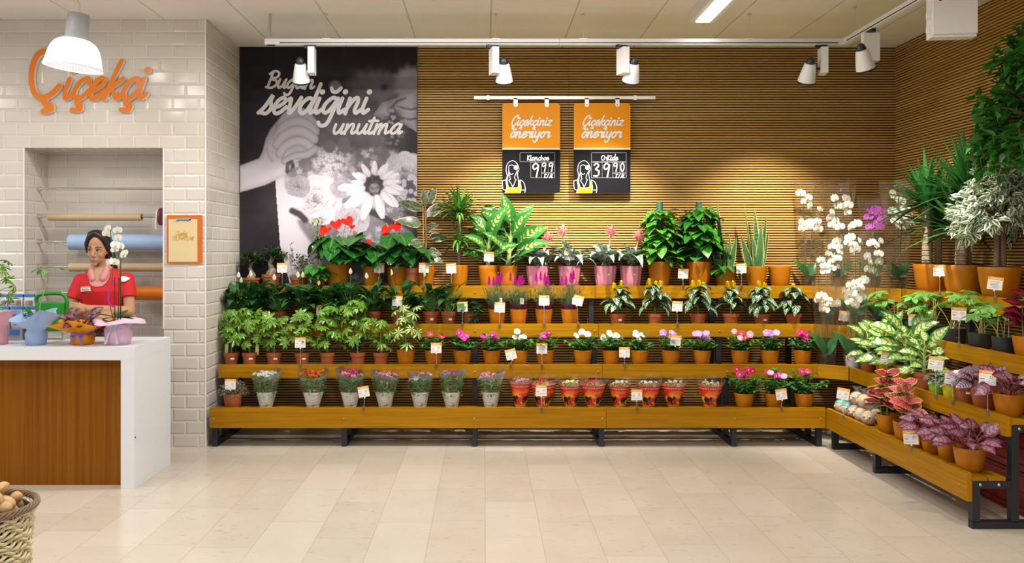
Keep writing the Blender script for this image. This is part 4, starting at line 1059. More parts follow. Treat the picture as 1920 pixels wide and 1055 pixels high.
def paper_mat():
    g = G('crumpled_white_paper'); n1 = g.noise(g.scale(g.coord(), (1, 1, 2.2)), 26.0, 3.0, .6)
    u, v, _ = g.sep(g.uv())
    col = g.mix(n1, (.60, .59, .57), (.84, .83, .80))
    du = g.math('SUBTRACT', g.math('ABSOLUTE', g.math('SUBTRACT', u, .80)), 0.0); dv = g.math('SUBTRACT', v, .22)
    e = g.math('ADD', g.math('POWER', g.math('DIVIDE', du, .045), 2.0), g.math('POWER', g.math('DIVIDE', dv, .10), 2.0))
    leafy = g.math('ADD', e, g.math('MULTIPLY', g.math('SUBTRACT', g.noise(g.coord(), 160.0, 2.0), .5), 1.8))
    col = g.mix(g.math('SUBTRACT', 1.0, g.step(leafy, .7, 1.1)), col, (.30, .48, .07))
    g.set(color=col, rough=.55); g.bump(n1, .9, .02); return g.m
M_PAPER = paper_mat()
def safari_mat():
    """printed sleeve: tan foot, red ground, black elephants, yellow sunset, red top band with a light dashed line"""
    g = G('sunset_print'); u, v, _ = g.sep(g.uv())
    nz = g.noise(g.coord(), 42.0, 4.0, .6); nb = g.noise(g.coord(), 16.0, 2.0)
    sky = g.mix(g.step(g.math('ADD', v, g.math('MULTIPLY', g.math('SUBTRACT', nb, .5), .5)), .45, .85), (.86, .50, .03), (.72, .09, .012))
    col = g.mix(g.step(nb, .45, .62), (.62, .03, .010), sky)
    col = g.mix(g.math('MULTIPLY', g.step(nz, .56, .62), g.math('SUBTRACT', 1.0, g.step(v, .44, .50))), col, (.02, .012, .01))
    def ell(cu, cv, ru, rv):
        e = g.math('ADD', g.math('POWER', g.math('DIVIDE', g.math('SUBTRACT', uu, cu), ru), 2.0), g.math('POWER', g.math('DIVIDE', g.math('SUBTRACT', v, cv), rv), 2.0))
        return g.math('SUBTRACT', 1.0, g.step(e, .85, 1.1))
    def rect(cu, cv, ru, rv):
        e = g.math('MAXIMUM', g.math('DIVIDE', g.math('ABSOLUTE', g.math('SUBTRACT', uu, cu)), ru), g.math('DIVIDE', g.math('ABSOLUTE', g.math('SUBTRACT', v, cv)), rv))
        return g.math('SUBTRACT', 1.0, g.step(e, .9, 1.1))
    uu = g.math('FRACT', g.math('MULTIPLY', u, 4.0))
    ele = None
    for s_ in (ell(.42, .42, .24, .105), ell(.72, .47, .10, .085), rect(.80, .36, .028, .10), rect(.28, .31, .05, .09), rect(.52, .31, .05, .09), rect(.19, .38, .015, .07)):
        ele = s_ if ele is None else g.math('MAXIMUM', ele, s_)
    col = g.mix(ele, col, (.010, .009, .009))
    col = g.mix(g.math('SUBTRACT', 1.0, g.step(g.math('ADD', v, g.math('MULTIPLY', g.math('SUBTRACT', nz, .5), .12)), .16, .22)), col, (.52, .26, .06))
    col = g.mix(g.step(v, .80, .83), col, (.50, .018, .010))
    dash = g.math('MULTIPLY', g.step(g.math('FRACT', g.math('MULTIPLY', u, 46.0)), .42, .5), g.math('MULTIPLY', g.step(v, .875, .88), g.math('SUBTRACT', 1.0, g.step(v, .935, .94))))
    col = g.mix(g.math('MULTIPLY', dash, .55), col, (.75, .55, .45))
    g.set(color=col, rough=.22, spec=.5); return g.m
M_SAFARI = safari_mat()

# ------------------------------------------------------------------ pots
def pot_mesh(rt, rb, h, m, style):
    def mk():
        b = MB()
        if style == 'nursery': p = [(.0001, 0), (rb, 0), (rb + .35 * (rt - rb), h * .5), (rt * .93, h * .74), (rt, h * .745), (rt * 1.02, h), (rt * .96, h), (rt * .94, h * .8)]
        elif style == 'dish': p = [(.0001, 0), (rb, 0), (rt * .97, h * .78), (rt * 1.04, h * .8), (rt * 1.05, h), (rt * .97, h), (rt * .94, h * .75)]
        elif style == 'flute': p = [(.0001, 0), (rb * .92, 0), (rb, .01), (rb + .45 * (rt - rb), h * .35), (rt * .97, h * .8), (rt, h), (rt - .006, h), (rt - .01, h - .02)]
        else: p = [(.0001, 0), (rb * .9, 0), (rb * .985, .006), (rb + .30 * (rt - rb), h * .2), (rb + .62 * (rt - rb), h * .5), (rb + .86 * (rt - rb), h * .8), (rt, h * .985), (rt - .002, h), (rt - .006, h), (rt - .009, h - .02)]
        if style == 'flute': b.lathe(p, 72, flute=12, famp=.035)
        else: b.lathe(p, 28)
        return b.mesh('pot', m)
    return cached(('pot', round(rt, 4), round(rb, 4), round(h, 4), m.name, style), mk)
def add_pot(root, rt, rb, h, m=None, style='plain', soil=True, name='pot'):
    link(name, pot_mesh(rt, rb, h, m or M_POT, style), root)
    if soil:
        r = rt - .009 if style in ('plain', 'flute') else rt * .94
        zz = h - .018 if style in ('plain', 'flute') else h * .86
        def mk():
            b = MB(); rows = [(r * 1.0, zz), (r * .6, zz + .006), (.0001, zz + .010)]; b.lathe(rows, 20); return b.mesh('soil', M_SOIL)
        link('soil', cached(('soil', round(r, 4), round(zz, 4)), mk), root)
    return h - .012
def sticker(root, r, z, az, w_=.028, h_=.014):
    """paper label wrapped on the pot"""
    b = MB(); n = 5; rows = []
    for zz in (z - h_ / 2, z + h_ / 2):
        rows.append([(r * math.cos(az + (k / (n - 1) - .5) * w_ / r), r * math.sin(az + (k / (n - 1) - .5) * w_ / r), zz) for k in range(n)])
    b.grid(rows); b.build('price_sticker', M_LABEL, root)
def planttag(root, x, z, h_=.05):
    b = MB(); M_ = Matrix.Translation((x, 0, 0)) @ Matrix.Rotation(random.uniform(-.15, .15), 4, 'Y')
    b.box(-.014, .014, -.0005, .0005, z, z + h_, M=M_); b.build('plant_label', M_GREENTAG, root)
def curve(base, az, el, length, bend, n=5):
    p = Vector(base); pts = [p.copy()]; e = el
    for i in range(n):
        p = p + dirv(az, e) * (length / n); e -= bend / n; pts.append(p.copy())
    return pts, e
def stalk(st, lf, base, az, el, plen, bend, L, W_, shape, droop, r=.002, lel=None, mi=0, **k):
    pts, e = curve(base, az, el, plen, bend, 4)
    st.tube(pts, [r * (1.25 - .5 * i / 4) for i in range(5)], 5)
    lf.leaf(pts[-1], dirv(az, e if lel is None else lel), L, W_, shape, droop, mi=mi, **k)
    return pts[-1]
U = random.uniform
CAM_AZ = -PI / 2
def spath_plant(root, z0, s=1.0, n=30, flowers=2, tall=1.0):
    lf, st = MB(), MB()
    for i in range(n):
        az = U(0, 2 * PI); el = U(.55, 1.45); q = U(.6, 1.0) * s
        base = (U(-.02, .02), U(-.02, .02), z0)
        stalk(st, lf, base, az, el, (.085 + .10 * (el / 1.45)) * q * tall, .35, U(.15, .22) * q, U(.056, .076) * q, 'lance', U(.7, 1.5), .0016, fold=.25, n=6, wave=.12)
    lf.build('foliage', L_SPATH, root); st.build('stems', M_STEM, root)
    for i in range(flowers):
        az = U(0, 2 * PI) if i else U(-2.2, -.9); pts, e = curve((0, 0, z0), az, U(1.15, 1.4), U(.24, .32) * s * tall, .15)
        f = MB(); f.tube(pts, .0018, 5, mi=1)
        f.leaf(pts[-1], dirv(az, 1.35), .050 * s, .028 * s, 'ovate', -.3, .5, 5, nrm=dirv(az + PI, .2), roll=U(-.4, .4))
        tip = pts[-1] + dirv(CAM_AZ, 0.1) * .006
        f.tube([tip, tip + V(0, 0, .035 * s)], [.004, .003], 6, mi=2)
        f.build('flower', [P_CREAM if U(0, 1) < .35 else P_WHITE, M_STEM, P_SPADIX], root)
def anth_plant(root, z0, s=1.0, n=20, fl=()):
    lf, st = MB(), MB()
    for i in range(n):
        az = U(-PI, 0.0) if i % 4 else U(0, PI); el = U(.9, 1.45); q = U(.75, 1.1) * s
        stalk(st, lf, (U(-.02, .02), U(-.02, .02), z0), az, el, U(.13, .27) * q, .5, .170 * q, .160 * q, 'heart', .5, .0022, lel=U(-.75, .05), fold=.12, wave=.05)
    lf.build('foliage', L_ANTH, root); st.build('stems', M_STEM, root)
    for (dx, dz, sz, rl) in fl:
        b = V(dx, -.03 + U(-.02, .02), dz); f = MB()
        f.tube(smoothpts([(dx * .25, 0, z0), (dx * .6, -.01, z0 + (dz - z0) * .55), tuple(b)], 4), .0022, 5, mi=1)
        d = Vector((math.sin(rl) * .9, -.6, -.55)).normalized()
        f.leaf(b, d, .088 * sz, .092 * sz, 'heart', .35, .10, nrm=(0, -.9, .8))
        sp0 = b + V(0, -.004, .008); f.tube([sp0, sp0 + V(math.sin(rl) * .02, -.022, .034) * sz], [.0045, .003], 7, mi=2)
        f.build('flower', [P_RED, M_STEM, P_SPADIX], root)
def rosette(lf, c, n, L, W_, el0, el1, droop, shape='strap', fold=.35, jit=.25, mi=0, seg=7, clear=0.01):
    for i in range(n):
        az = i * 2.39996 + U(-jit, jit); t = (i + .5) / n; el = el0 + (el1 - el0) * t + U(-.15, .15)
        q = U(.75, 1.08)
        lf.leaf(Vector(c) + dirv(az, 0) * clear + V(0, 0, U(-.01, .02)), dirv(az, el), L * q, W_ * U(.85, 1.1), shape, droop * U(.7, 1.3), fold, seg, mi=mi)
def dracaena_plant(root, z0):
    lf, st = MB(), MB()
    st.tube([(0, 0, z0 - .02), (.01, 0, z0 + .18), (.005, 0, z0 + .50)], [.014, .012, .010], 8)
    rosette(lf, (0.005, 0, z0 + .46), 62, .26, .030, -.25, 1.5, .75, 'strap')
    rosette(lf, (0.01, 0, z0 + .19), 30, .21, .028, .0, 1.3, 1.5, 'strap')
    for i in range(8): lf.leaf((0.01, 0, z0 + .06 + i * .03), dirv(U(0, 6.3), 1.2), .12, .022, 'strap', .6, .4)
    lf.build('foliage', L_DRAC, root); st.build('trunk', M_BARK, root)
def dief_plant(root, z0, s=1.0, n=11, L0=.26, lean=0.0, m=None, flat=0.0):
    lf, st = MB(), MB()
    st.tube([(0, 0, z0 - .02), (lean * .3, -.01, z0 + .12 * s), (lean, -.01, z0 + .24 * s)], [.016 * s, .014 * s, .010 * s], 8)
    for i in range(n):
        t = (i + .5) / n; az = i * 2.39996 + U(-.3, .3) + .6; el = .65 + .75 * t - flat * (1 - .6 * t); q = (U(.72, 1.05)) * s
        stalk(st, lf, (lean * t, -.01, z0 + .22 * s * t), az, el, (.06 + .05 * t) * q, .3, L0 * q, L0 * .50 * q, 'ovate', U(.6, 1.3), .005 * s, lel=el - .22, fold=.14, n=7, wave=.06, nrm=(0, -.75, .8))
    lf.build('foliage', m or L_DIEF, root); st.build('stems', M_STEMY, root)
def aech_plant(root, z0, s=1.0, fl=((0, .26, 0),), n=17):
    lf = MB()
    for i in range(n):
        t = i / n; az = i * 2.39996 + U(-.2, .2); q = U(.8, 1.05) * s
        lf.leaf((0, 0, z0 - .01), dirv(az, 1.0 + .45 * t), (.38 - .10 * t) * q, (.084) * q, 'strap', U(1.9, 2.7) * (1 - .35 * t), .36, 10)
    for (dx, hz, tl) in fl: lf.tube([(0, 0, z0 - .01), (dx * .25, 0, z0 + hz * .35), (dx * .75, -.006, z0 + hz * .70)], [.030, .027, .020], 10)
    lf.build('foliage', L_AECH, root)
    for (dx, hz, tl) in fl:
        f = MB(); top = V(dx, -.01, z0 + hz); f.tube([(0, 0, z0), (dx * .6, -.005, z0 + hz * .6), top], .006, 6, mi=0)
        for i in range(70):
            az = U(0, 2 * PI); el = U(-.15, 1.45); f.leaf(top + V(0, 0, U(-.02, .025)), dirv(az, el), U(.055, .090), .013, 'lance', U(-.4, .3), .3, 4)
        f.build('flower', P_BROM, root)
def pothos_pole(root, z0, ph, m, n=56, s=1.0, spread=.10):
    p = MB(); p.lathe([(.0001, z0 - .02), (.026, z0 - .02), (.027, z0 + ph * .5), (.027, z0 + ph - .02), (.024, z0 + ph - .008), (.012, z0 + ph - .004), (.012, z0 + ph), (.0001, z0 + ph)], 16)
    p.build('moss_pole', mat('green_pole', (.012, .095, .060), .6), root)
    lf, st = MB(), MB()
    for i in range(n):
        t = U(0, 1) ** .85; az = U(-PI - .3, .3) if i % 5 else U(0, PI); z = z0 + .01 + t * (ph - .09)
        b = dirv(az, 0) * .025 + V(0, 0, z)
        q = U(.75, 1.15) * s * (1.05 - .25 * t)
        stalk(st, lf, b, az, U(.2, .9), spread * U(.35, 1.2) * (1.15 - .40 * t), .8, .125 * q, .102 * q, 'heart', .6, .0016, lel=U(-.7, .1), fold=.14, wave=.08)
    lf.build('foliage', m, root); st.build('stems', M_STEM, root)
def sans_plant(root, z0, leaves):
    lf = MB()
    for (dx, lean, L, W_, tw) in leaves:
        az = 0 if lean >= 0 else PI
        lf.leaf((dx, U(-.015, .015), z0 - .01), dirv(az, PI / 2 - abs(lean)), L, W_ * 1.25, 'blade', U(-.15, .2), .22, 8, nrm=(.2, -1, 0), roll=tw)
    lf.build('foliage', L_SANS, root)
def rubber_plant(root, z0, s=1.0):
    lf, st = MB(), MB()
    st.tube([(0, 0, z0 - .02), (.01, 0, z0 + .25), (.0, 0, z0 + .5)], [.008, .007, .005], 7)
    MB().tube([(-.012, .01, z0 - .02), (-.02, .01, z0 + .64)], .0035, 6).build('support_stick', M_CANE, root)
    spec = [(.50, 1.0, .9, .16), (.46, 2.9, .5, .17), (.40, .1, .8, .15), (.36, 3.6, .15, .16), (.30, 5.2, .3, .13), (.24, .4, .1, .14), (.20, 4.1, .0, .13), (.15, 5.6, -.2, .10), (.12, 2.6, .0, .12), (.10, 6.1, -.3, .10), (.50, 4.6, 1.2, .10), (.06, 4.9, -.1, .10)]
    for (z, az, el, L) in spec:
        stalk(st, lf, (0, 0, z0 + z * s), az, el + .4, .035, .4, L * 1.45, L * .66, 'ovate', U(.2, .7), .003, lel=el, fold=.14, n=6, nrm=(U(-.4, .4), -1, .5))
    lf.build('foliage', L_RUBB, root); st.build('stems', mat('reddish_stem', (.24, .10, .05), .6), root)
def bonsai_plant(root, z0, s=1.0, sparse=1.0, dense=380):
    tr_, lf = MB(), MB()
    tr_.tube([(-.01, 0, z0 - .02), (.012 * s, 0, z0 + .03 * s), (-.008 * s, 0, z0 + .075 * s), (.006 * s, 0, z0 + .12 * s)], [.026 * s, .022 * s, .012 * s, .006 * s], 9)
    for sx in (-1, 1): tr_.tube([(.02 * sx * s, 0, z0 - .02), (.016 * sx * s, -.01, z0 + .02 * s), (.002, 0, z0 + .05 * s)], [.014 * s, .010 * s, .006 * s], 7)
    for i in range(9):
        az = U(0, 6.28); L = U(.04, .085) * s; b = V(0, 0, z0 + U(.07, .12) * s); e = b + dirv(az, U(.1, 1.0)) * L
        tr_.tube([b, (b + e) / 2 + V(0, 0, .01), e], [.004, .003, .002], 5)
        for k in range(int(dense / 9 * sparse)):
            c = e + V(U(-1, 1), U(-1, 1), U(-.6, .8)) * .040 * s
            lf.leaf(c, dirv(U(0, 6.28), U(-.2, .9)), U(.020, .030) * s, .014 * s, 'ovate', .3, .2, 3)
    lf.build('foliage', L_BONS, root); tr_.build('trunk', mat('bonsai_bark', (.30, .24, .17), .75, var=.3, nscale=50), root)
def whorl(lf, p, az0, tilt, n, L, W_, shape='obov', droop=.6, down=.35, spread=2 * PI, mi=0, fold=.2):
    ax = dirv(az0, tilt); e1 = ax.orthogonal().normalized(); e2 = ax.cross(e1)
    for i in range(n):
        a = spread * i / n + U(-.15, .15); d = (e1 * math.cos(a) + e2 * math.sin(a)) * math.cos(down) - ax * math.sin(down)
        lf.leaf(p, d, L * U(.85, 1.1), W_, shape, droop, fold, 4, nrm=ax, mi=mi)
def schef_plant(root, z0, h=.34, n=15, s=1.0, m=None, shrub=False, lean=0.0):
    lf, st = MB(), MB()
    st.tube([(0, 0, z0 - .02), (lean * .5, 0, z0 + h * .5), (lean, 0, z0 + h)], [.007, .006, .004], 7)
    for i in range(n):
        t = (i + .5) / n if shrub else ((i + .5) / n) ** .75
        az = i * 2.39996 + U(-.4, .4); el = U(.0, .6) + .5 * t
        L = U(.07, .135) * s * (1.15 - .40 * t)
        pts, e = curve((lean * t, 0, z0 + h * (.12 + .86 * t)), az, el, L, .25, 3); st.tube(pts, [.0022, .0018, .0016, .0014], 5)
        whorl(lf, pts[-1], az if U(0, 1) < .5 else CAM_AZ + U(-.9, .9), U(.35, 1.2), 8, U(.050, .072) * s, .0195 * s, droop=.35, down=U(.05, .4))
    lf.build('foliage', m or L_SCHEF, root); st.build('stems', M_STEM, root)
def flower5(m, r=.02, name='flower'):
    def mk():
        f = MB()
        for i in range(5): f.leaf((0, 0, 0), dirv(i * 2 * PI / 5, .14), r, r * 1.22, 'obov', .45, -.08, 6, rnd=(i / 5, .5), roll=.15)
        f.tube([(0, 0, -.02), (0, 0, 0)], .0014, 5, mi=1); return f.mesh('flower', [m, M_STEM])
    return cached(('f5', m.name, r), mk)
def aim(az, el):   # rotation that turns +Z to a direction
    return Vector((0, 0, 1)).rotation_difference(dirv(az, el)).to_euler()
def vinca_plant(root, z0, m, s=1.0, n=5, h=.10, m2=None):
    lf, st = MB(), MB()
    for i in range(20):
        az = i * 2.4 + U(-.3, .3); el = U(.45, 1.4); L = U(.07, .13) * s * (h / .10)
        pts, e = curve((U(-.015, .015), U(-.015, .015), z0), az, el, L, .3, 4); st.tube(pts, .0017, 5)
        for k in (1, 2, 3, 4):
            for sd in (0, PI):
                lf.leaf(pts[k], dirv(az + PI / 2 + sd + U(-.5, .5), U(-.1, .55)), U(.038, .056) * s, .025 * s, 'ovate', .8, .22, 4)
        lf.leaf(pts[-1], dirv(az, .6), .035 * s, .018 * s, 'ovate', .6, .2, 4)
    lf.build('foliage', L_VINCA, root); st.build('stems', M_STEM, root)
    for i in range(n):
        az = CAM_AZ + (i - (n - 1) / 2) * 2.4 / n + U(-.3, .3); rr = U(.02, .075) * s
        p = V(math.cos(az) * rr + U(-.02, .02), math.sin(az) * rr * .8, z0 + (h + U(-.015, .045)) * s)
        link('flower', flower5(m2 if (m2 and i % 2) else m, .028), root, loc=p, rot=aim(CAM_AZ + U(-.7, .7), U(.15, 1.0)), scale=(U(.85, 1.15),) * 3)
def aphe_plant(root, z0, s=1.0, fl=3):
    lf, st = MB(), MB()
    st.tube([(0, 0, z0 - .02), (0, 0, z0 + .20 * s)], [.007, .005], 6)
    for i in range(24):
        t = (i // 2 + .5) / 12; az = CAM_AZ + U(-1.75, 1.75) if i % 4 else U(0, PI); q = U(.85, 1.12) * s
        lf.leaf((0, 0, z0 + (.05 + .16 * t) * s), dirv(az, .40 + .40 * t), (.20 - .075 * t) * q, (.092 - .022 * t) * q, 'ovate', U(1.7, 2.4), .16, 7, wave=.05, roll=U(-.35, .35))
    lf.build('foliage', L_APHE, root); st.build('stems', M_STEM, root)
    for k in range(fl):
        f = MB(); dx = (k - (fl - 1) / 2) * .045 + U(-.008, .008); top = V(dx, -.015 * (k % 2), z0 + (.20 + U(-.01, .02)) * s)
        f.tube([(0, 0, z0 + .16 * s), top], .003, 5, mi=1)
        for i in range(30):
            t = i / 30; f.leaf(top + V(0, 0, .055 * t - .005), dirv(i * 1.57 + U(-.3, .3), .25 + .8 * t), .040 - .014 * t, .022, 'ovate', .2, .3, 3)
        f.build('flower', [P_YEL, M_STEM], root)
def heather_plant(root, z0):
    lf, fl = MB(), MB()
    for i in range(240):
        az = U(0, 2 * PI); el = U(.05, 1.5); L = U(.08, .125); pts, _ = curve((0, 0, z0), az, el, L, .25, 3)
        lf.tube(pts, .0011, 3, rr=(U(0, 1), U(0, 1)))
        for k in (1, 2, 3):
            for q in range(3): (fl if k > 1 and U(0, 1) < .7 else lf).leaf(pts[k] + V(U(-1, 1), U(-1, 1), U(-1, 1)) * .006, dirv(U(0, 6.3), U(-.3, 1.2)), .012, .006, 'ovate', .2, .2, 2)
    lf.build('foliage', L_HEATH, root); fl.build('blooms', L_HEATHP, root)
def pom(m, r=.02, n=22):
    def mk():
        f = MB(); rs_ = random.getstate(); random.seed(hash_((m.name, r)))
        for i in range(n):
            t = i / n; f.leaf((0, 0, .003), dirv(i * 2.39996, .05 + 1.35 * t), r * (1.0 - .25 * t), r * .42, 'obov', -.5, .3, 3, rnd=(U(0, 1), U(0, 1)))
        f.ball((0, 0, 0), (r * .4, r * .4, r * .3), 8, 5, mi=1); random.setstate(rs_)
        return f.mesh('flower', [m, M_STEM])
    return cached(('pom', m.name, r), mk)
def hash_(t): return sum(ord(c) * (i + 7) for i, c in enumerate(str(t)))
def cone_sleeve(r0, r1, z0, z1, slant=0.0, n=40, wob=.02, ph=0.0, back=0.0):
    b = MB(); ks = 7; prof = [(r0 + (r1 - r0) * (k / ks), z0 + (z1 - z0) * k / ks) for k in range(ks + 1)]
    def wav(a, r, z):
        t = (z - z0) / (z1 - z0)
        return 1 + wob * t * (math.sin(5 * a + ph) + .6 * math.sin(9 * a + 2 * ph)), slant * t * math.cos(a - ph) + back * t * math.sin(a)
    b.lathe(prof, n, wav=wav); return b
def chrys_bouquet(root, m, m2, h=.285, r1=.112, ph=0.0, band=True):
    b = cone_sleeve(.045, .045 + (r1 - .045) * .45, 0, .130, 0, 36, .06, ph); b.disk((0, 0, .001), .045, 20, nz=-1)
    b.build('paper_wrap', M_PAPER, root)
    lf = MB(); zt = h - .055
    for i in range(330):
        t = U(0, 1) ** .8; z = .09 + t * (zt - .09); rr = (.047 + (r1 - .047) * z / h) * .94 * math.sqrt(U(.25, 1)); az = U(0, 6.28)
        lf.leaf((math.cos(az) * rr, math.sin(az) * rr, z), dirv(az + U(-.8, .8), U(-.1, 1.1)), U(.025, .042), .016, 'ovate', .5, .2, 3)
    lf.build('foliage', L_CHRY, root)
    for i in range(15):
        az = i * 2.39996; rr = r1 * .80 * math.sqrt((i + .6) / 15); mm = m2 if (m2 and i % 3 == 1) else m
        link('flower', pom(mm, .017 if i % 2 else .021), root, loc=(math.cos(az) * rr, math.sin(az) * rr, zt + U(.0, .034)), rot=aim(az if rr > .05 else CAM_AZ, U(.5, 1.2)), scale=(1.25,) * 3)
    s_ = cone_sleeve(.048, r1 * 1.03, .002, h, .018, 40, .02, ph, .03); s_.build('clear_sleeve', M_FILMB, root)
    if band:
        g_ = MB(); rows = []
        for (t0, dz) in ((.80, -.014), (.80, .020)):
            row = []
            for j in range(41):
                a = 2 * PI * j / 40; zz = h * .86 + dz + .020 * math.cos(a - ph) + (0 if dz < 0 else .012 * math.cos(a - ph))
                rr = (.048 + (r1 * 1.03 - .048) * zz / h) * 1.02; row.append((rr * math.cos(a), rr * math.sin(a), zz))
            rows.append(row)
        g_.grid(rows); g_.build('printed_band', M_BAND, root)
def safari_bouquet(root, m, h=.175, r0=.043, r1=.080, ph=0.0, ell=1.0):
    r0 = .039; r1 += .010
    b = cone_sleeve(r0, r1, 0, h, 0, 40, .012, ph); b.disk((0, 0, .001), r0, 20, nz=-1); o = b.build('printed_sleeve', M_SAFARI, root); o.rotation_euler = (0, 0, U(-.35, .35))
    s_ = cone_sleeve(r1 * .99, r1 * 1.18, h * .97, h + .055, .010, 40, .03, ph, .01); s_.build('clear_collar', M_FILM, root)
    lf = MB()
    for i in range(90):
        az = U(0, 6.28); rr = r1 * .85 * math.sqrt(U(0, 1)); lf.leaf((math.cos(az) * rr, math.sin(az) * rr, h + U(-.03, .0)), dirv(U(0, 6.28), U(.2, 1.4)), U(.02, .04), .008, 'lance', .3, .2, 3)
    lf.build('foliage', L_CHRY, root)
    for i in range(9):
        az = i * 2.39996; rr = r1 * .72 * math.sqrt((i + .4) / 9)
        link('flower', pom(m, .017), root, loc=(math.cos(az) * rr, math.sin(az) * rr, h + .008 + U(0, .018)), rot=aim(az if rr > .04 else CAM_AZ, U(.7, 1.2)))
def celosia_plant(root, z0, n=5):
    lf = MB()
    for i in range(150):
        az = U(0, 6.28); el = U(.7, 1.5); L = U(.10, .21); pts, _ = curve((0, 0, z0), az, el, L, .1, 3)
        lf.leaf(pts[U(0, 1) < .5 and 2 or 3], dirv(az + U(-1, 1), U(.3, 1.3)), U(.03, .055), .010, 'lance', .4, .2, 3)
        if i % 3 == 0: lf.tube(pts, .0012, 3)
    lf.build('foliage', L_FERN, root)
    for i in range(n):
        f = MB(); az = i * 2.39996; rr = .055 * math.sqrt((i + .3) / n); top = V(math.cos(az) * rr * 1.3, math.sin(az) * rr, z0 + U(.215, .27)); f.tube([(0, 0, z0), top], .0015, 4, mi=1)
        for k in range(60):
            t = k / 60; f.leaf(top + V(0, 0, .075 * t - .02), dirv(k * 2.4, .5 + .7 * t), .028 * (1 - .75 * t) + .007, .009, 'lance', -.2, .2, 2)
        f.build('flower', [P_CEL, M_STEM], root)
    s_ = cone_sleeve(.062, .086, z0 - .02, z0 + .215, .004, 40, .015, U(0, 6)); s_.build('clear_sleeve', M_FILMB, root)
    p_ = cone_sleeve(.0628, .071, z0 - .018, z0 + .055, .004, 40, .01, 1.0); p_.build('purple_print', M_PURPLEFILM, root)
    t_ = MB(); t_.box(.012, .040, -.0795, -.0785, z0 + .06, z0 + .11)
    o = t_.build('sleeve_label', M_LABEL, root)
    k_ = MB()
    for q in range(3): k_.stroke(smoothpts([(.017 + .008 * q, z0 + .065), (.021 + .007 * q, z0 + .085), (.018 + .006 * q, z0 + .104)], 3), .003, 0, (V(0, -.0800, 0), V(1, 0, 0), V(0, 0, 1), V(0, -1, 0)))
    k_.build('emblem', mat('emblem_dark', (.10, .02, .06), .5), o, smooth=False)
def orchid_flower(m, r=.042):
    def mk():
        f = MB()
        for a in (PI / 2, PI / 2 + 2.2, PI / 2 - 2.2): f.leaf((0, 0, 0), V(math.cos(a), math.sin(a), .08), r * .95, r * .72, 'ovate', .15, .05, 4, nrm=(0, 0, 1), rnd=(.3, .3))
        for a in (.15, PI - .15): f.leaf((0, 0, .002), V(math.cos(a), math.sin(a), .12), r * 1.05, r * 1.25, 'round', .2, .06, 5, nrm=(0, 0, 1), rnd=(.8, .3))
        f.ball((0, -r * .16, .006), (r * .13, r * .22, r * .16), 8, 6, mi=1); f.ball((0, r * .04, .008), (r * .09, r * .09, r * .14), 6, 5, mi=0)
        return f.mesh('flower', [m, P_LIP])
    return cached(('orch', m.name, r), mk)
def orchid_plant(root, m, h, fl, pot=('clear', .060, .048, .105), sleeve=None, leaves=4, lsize=1.0, stems=((-.02, .0), (.03, .0)), fr=.042):
    """fl: list of (dx, height) of the blossoms; sleeve: (r bottom, r top, z top)"""
    kind, rt, rb, ph_ = pot
    if kind == 'clear': z0 = add_pot(root, rt, rb, ph_, M_CLEARPOT, 'plain', True)
    elif kind == 'deco':
        g = cached('deco', deco_mat); z0 = add_pot(root, rt, rb, ph_, g, 'plain', True)
    elif kind == 'wrap': z0 = ph_
    lf = MB()
    for i in range(leaves):
        az = i * PI + U(-.5, .5) + .2; lf.leaf((0, 0, z0 - .005), dirv(az, U(.75, 1.25)), U(.15, .21) * lsize, U(.056, .07) * lsize, 'strap', U(.4, 1.1), .25, 6, nrm=(0, -.8, .6))
    lf.build('leaves', L_ORCH, root)
    st = MB()
    for (dx, dy) in stems: st.tube(smoothpts([(dx * .3, dy, z0 - .01), (dx * .7, dy, z0 + (h - z0) * .45), (dx, dy - .005, h - .03), (dx + .015, dy - .012, h)], 4), .0028, 6)
    st.build('stems', mat('dark_green_stem', (.035, .075, .025), .5), root)
    mm = orchid_flower(m, fr)
    for (dx, z) in fl: link('flower', mm, root, loc=(dx, U(-.030, .012), z), rot=Matrix.Rotation(PI / 2 + U(-.5, .35), 3, 'X').to_4x4().to_euler() if False else (PI / 2 + U(-.5, .3), U(-.35, .35), U(-.8, .8)), scale=(U(.85, 1.1),) * 3)
    if sleeve:
        r0, r1, zt = sleeve; s_ = cone_sleeve(r0, r1, .012, zt, .012, 44, .045, U(0, 6)); s_.build('clear_sleeve', M_FILM, root)
    return z0
def deco_mat():
    g = G('decorated_pot'); u, v, _ = g.sep(g.uv()); n = g.noise(g.coord(), 55.0, 2.0)
    col = g.mix(g.step(n, .48, .54), (.72, .68, .68), (.36, .03, .15)); col = g.mix(g.math('SUBTRACT', 1.0, g.step(v, .45, .55)), col, (.46, .46, .50))
    col = g.mix(g.math('MULTIPLY', g.step(v, .22, .26), g.math('SUBTRACT', 1.0, g.step(v, .32, .36))), col, (.18, .24, .48)); g.set(color=col, rough=.4); return g.m
def yucca_plant(root, z0, trunks, L=.42):
    tr_, lf = MB(), MB()
    for (dx, dy, h, r, n) in trunks:
        k = int(h / .009); prof = [(r * (1 + (.10 if i % 2 else -.08) * (.6 + .4 * math.sin(i * 1.7))) * (1.06 - .1 * i / k), i * h / k) for i in range(k + 1)]
        tr_.lathe(prof, 12, c=(dx, dy, z0 - .01))
        if n: rosette(lf, (dx, dy, z0 + h - .03), int(n * 1.8), L * 1.08, .044, -.30, 1.52, .40, 'blade', .28, seg=6, clear=.015)
    lf.build('foliage', L_YUC, root); tr_.build('trunks', mat('yucca_bark', (.33, .25, .16), .85, var=.45, nscale=70), root)
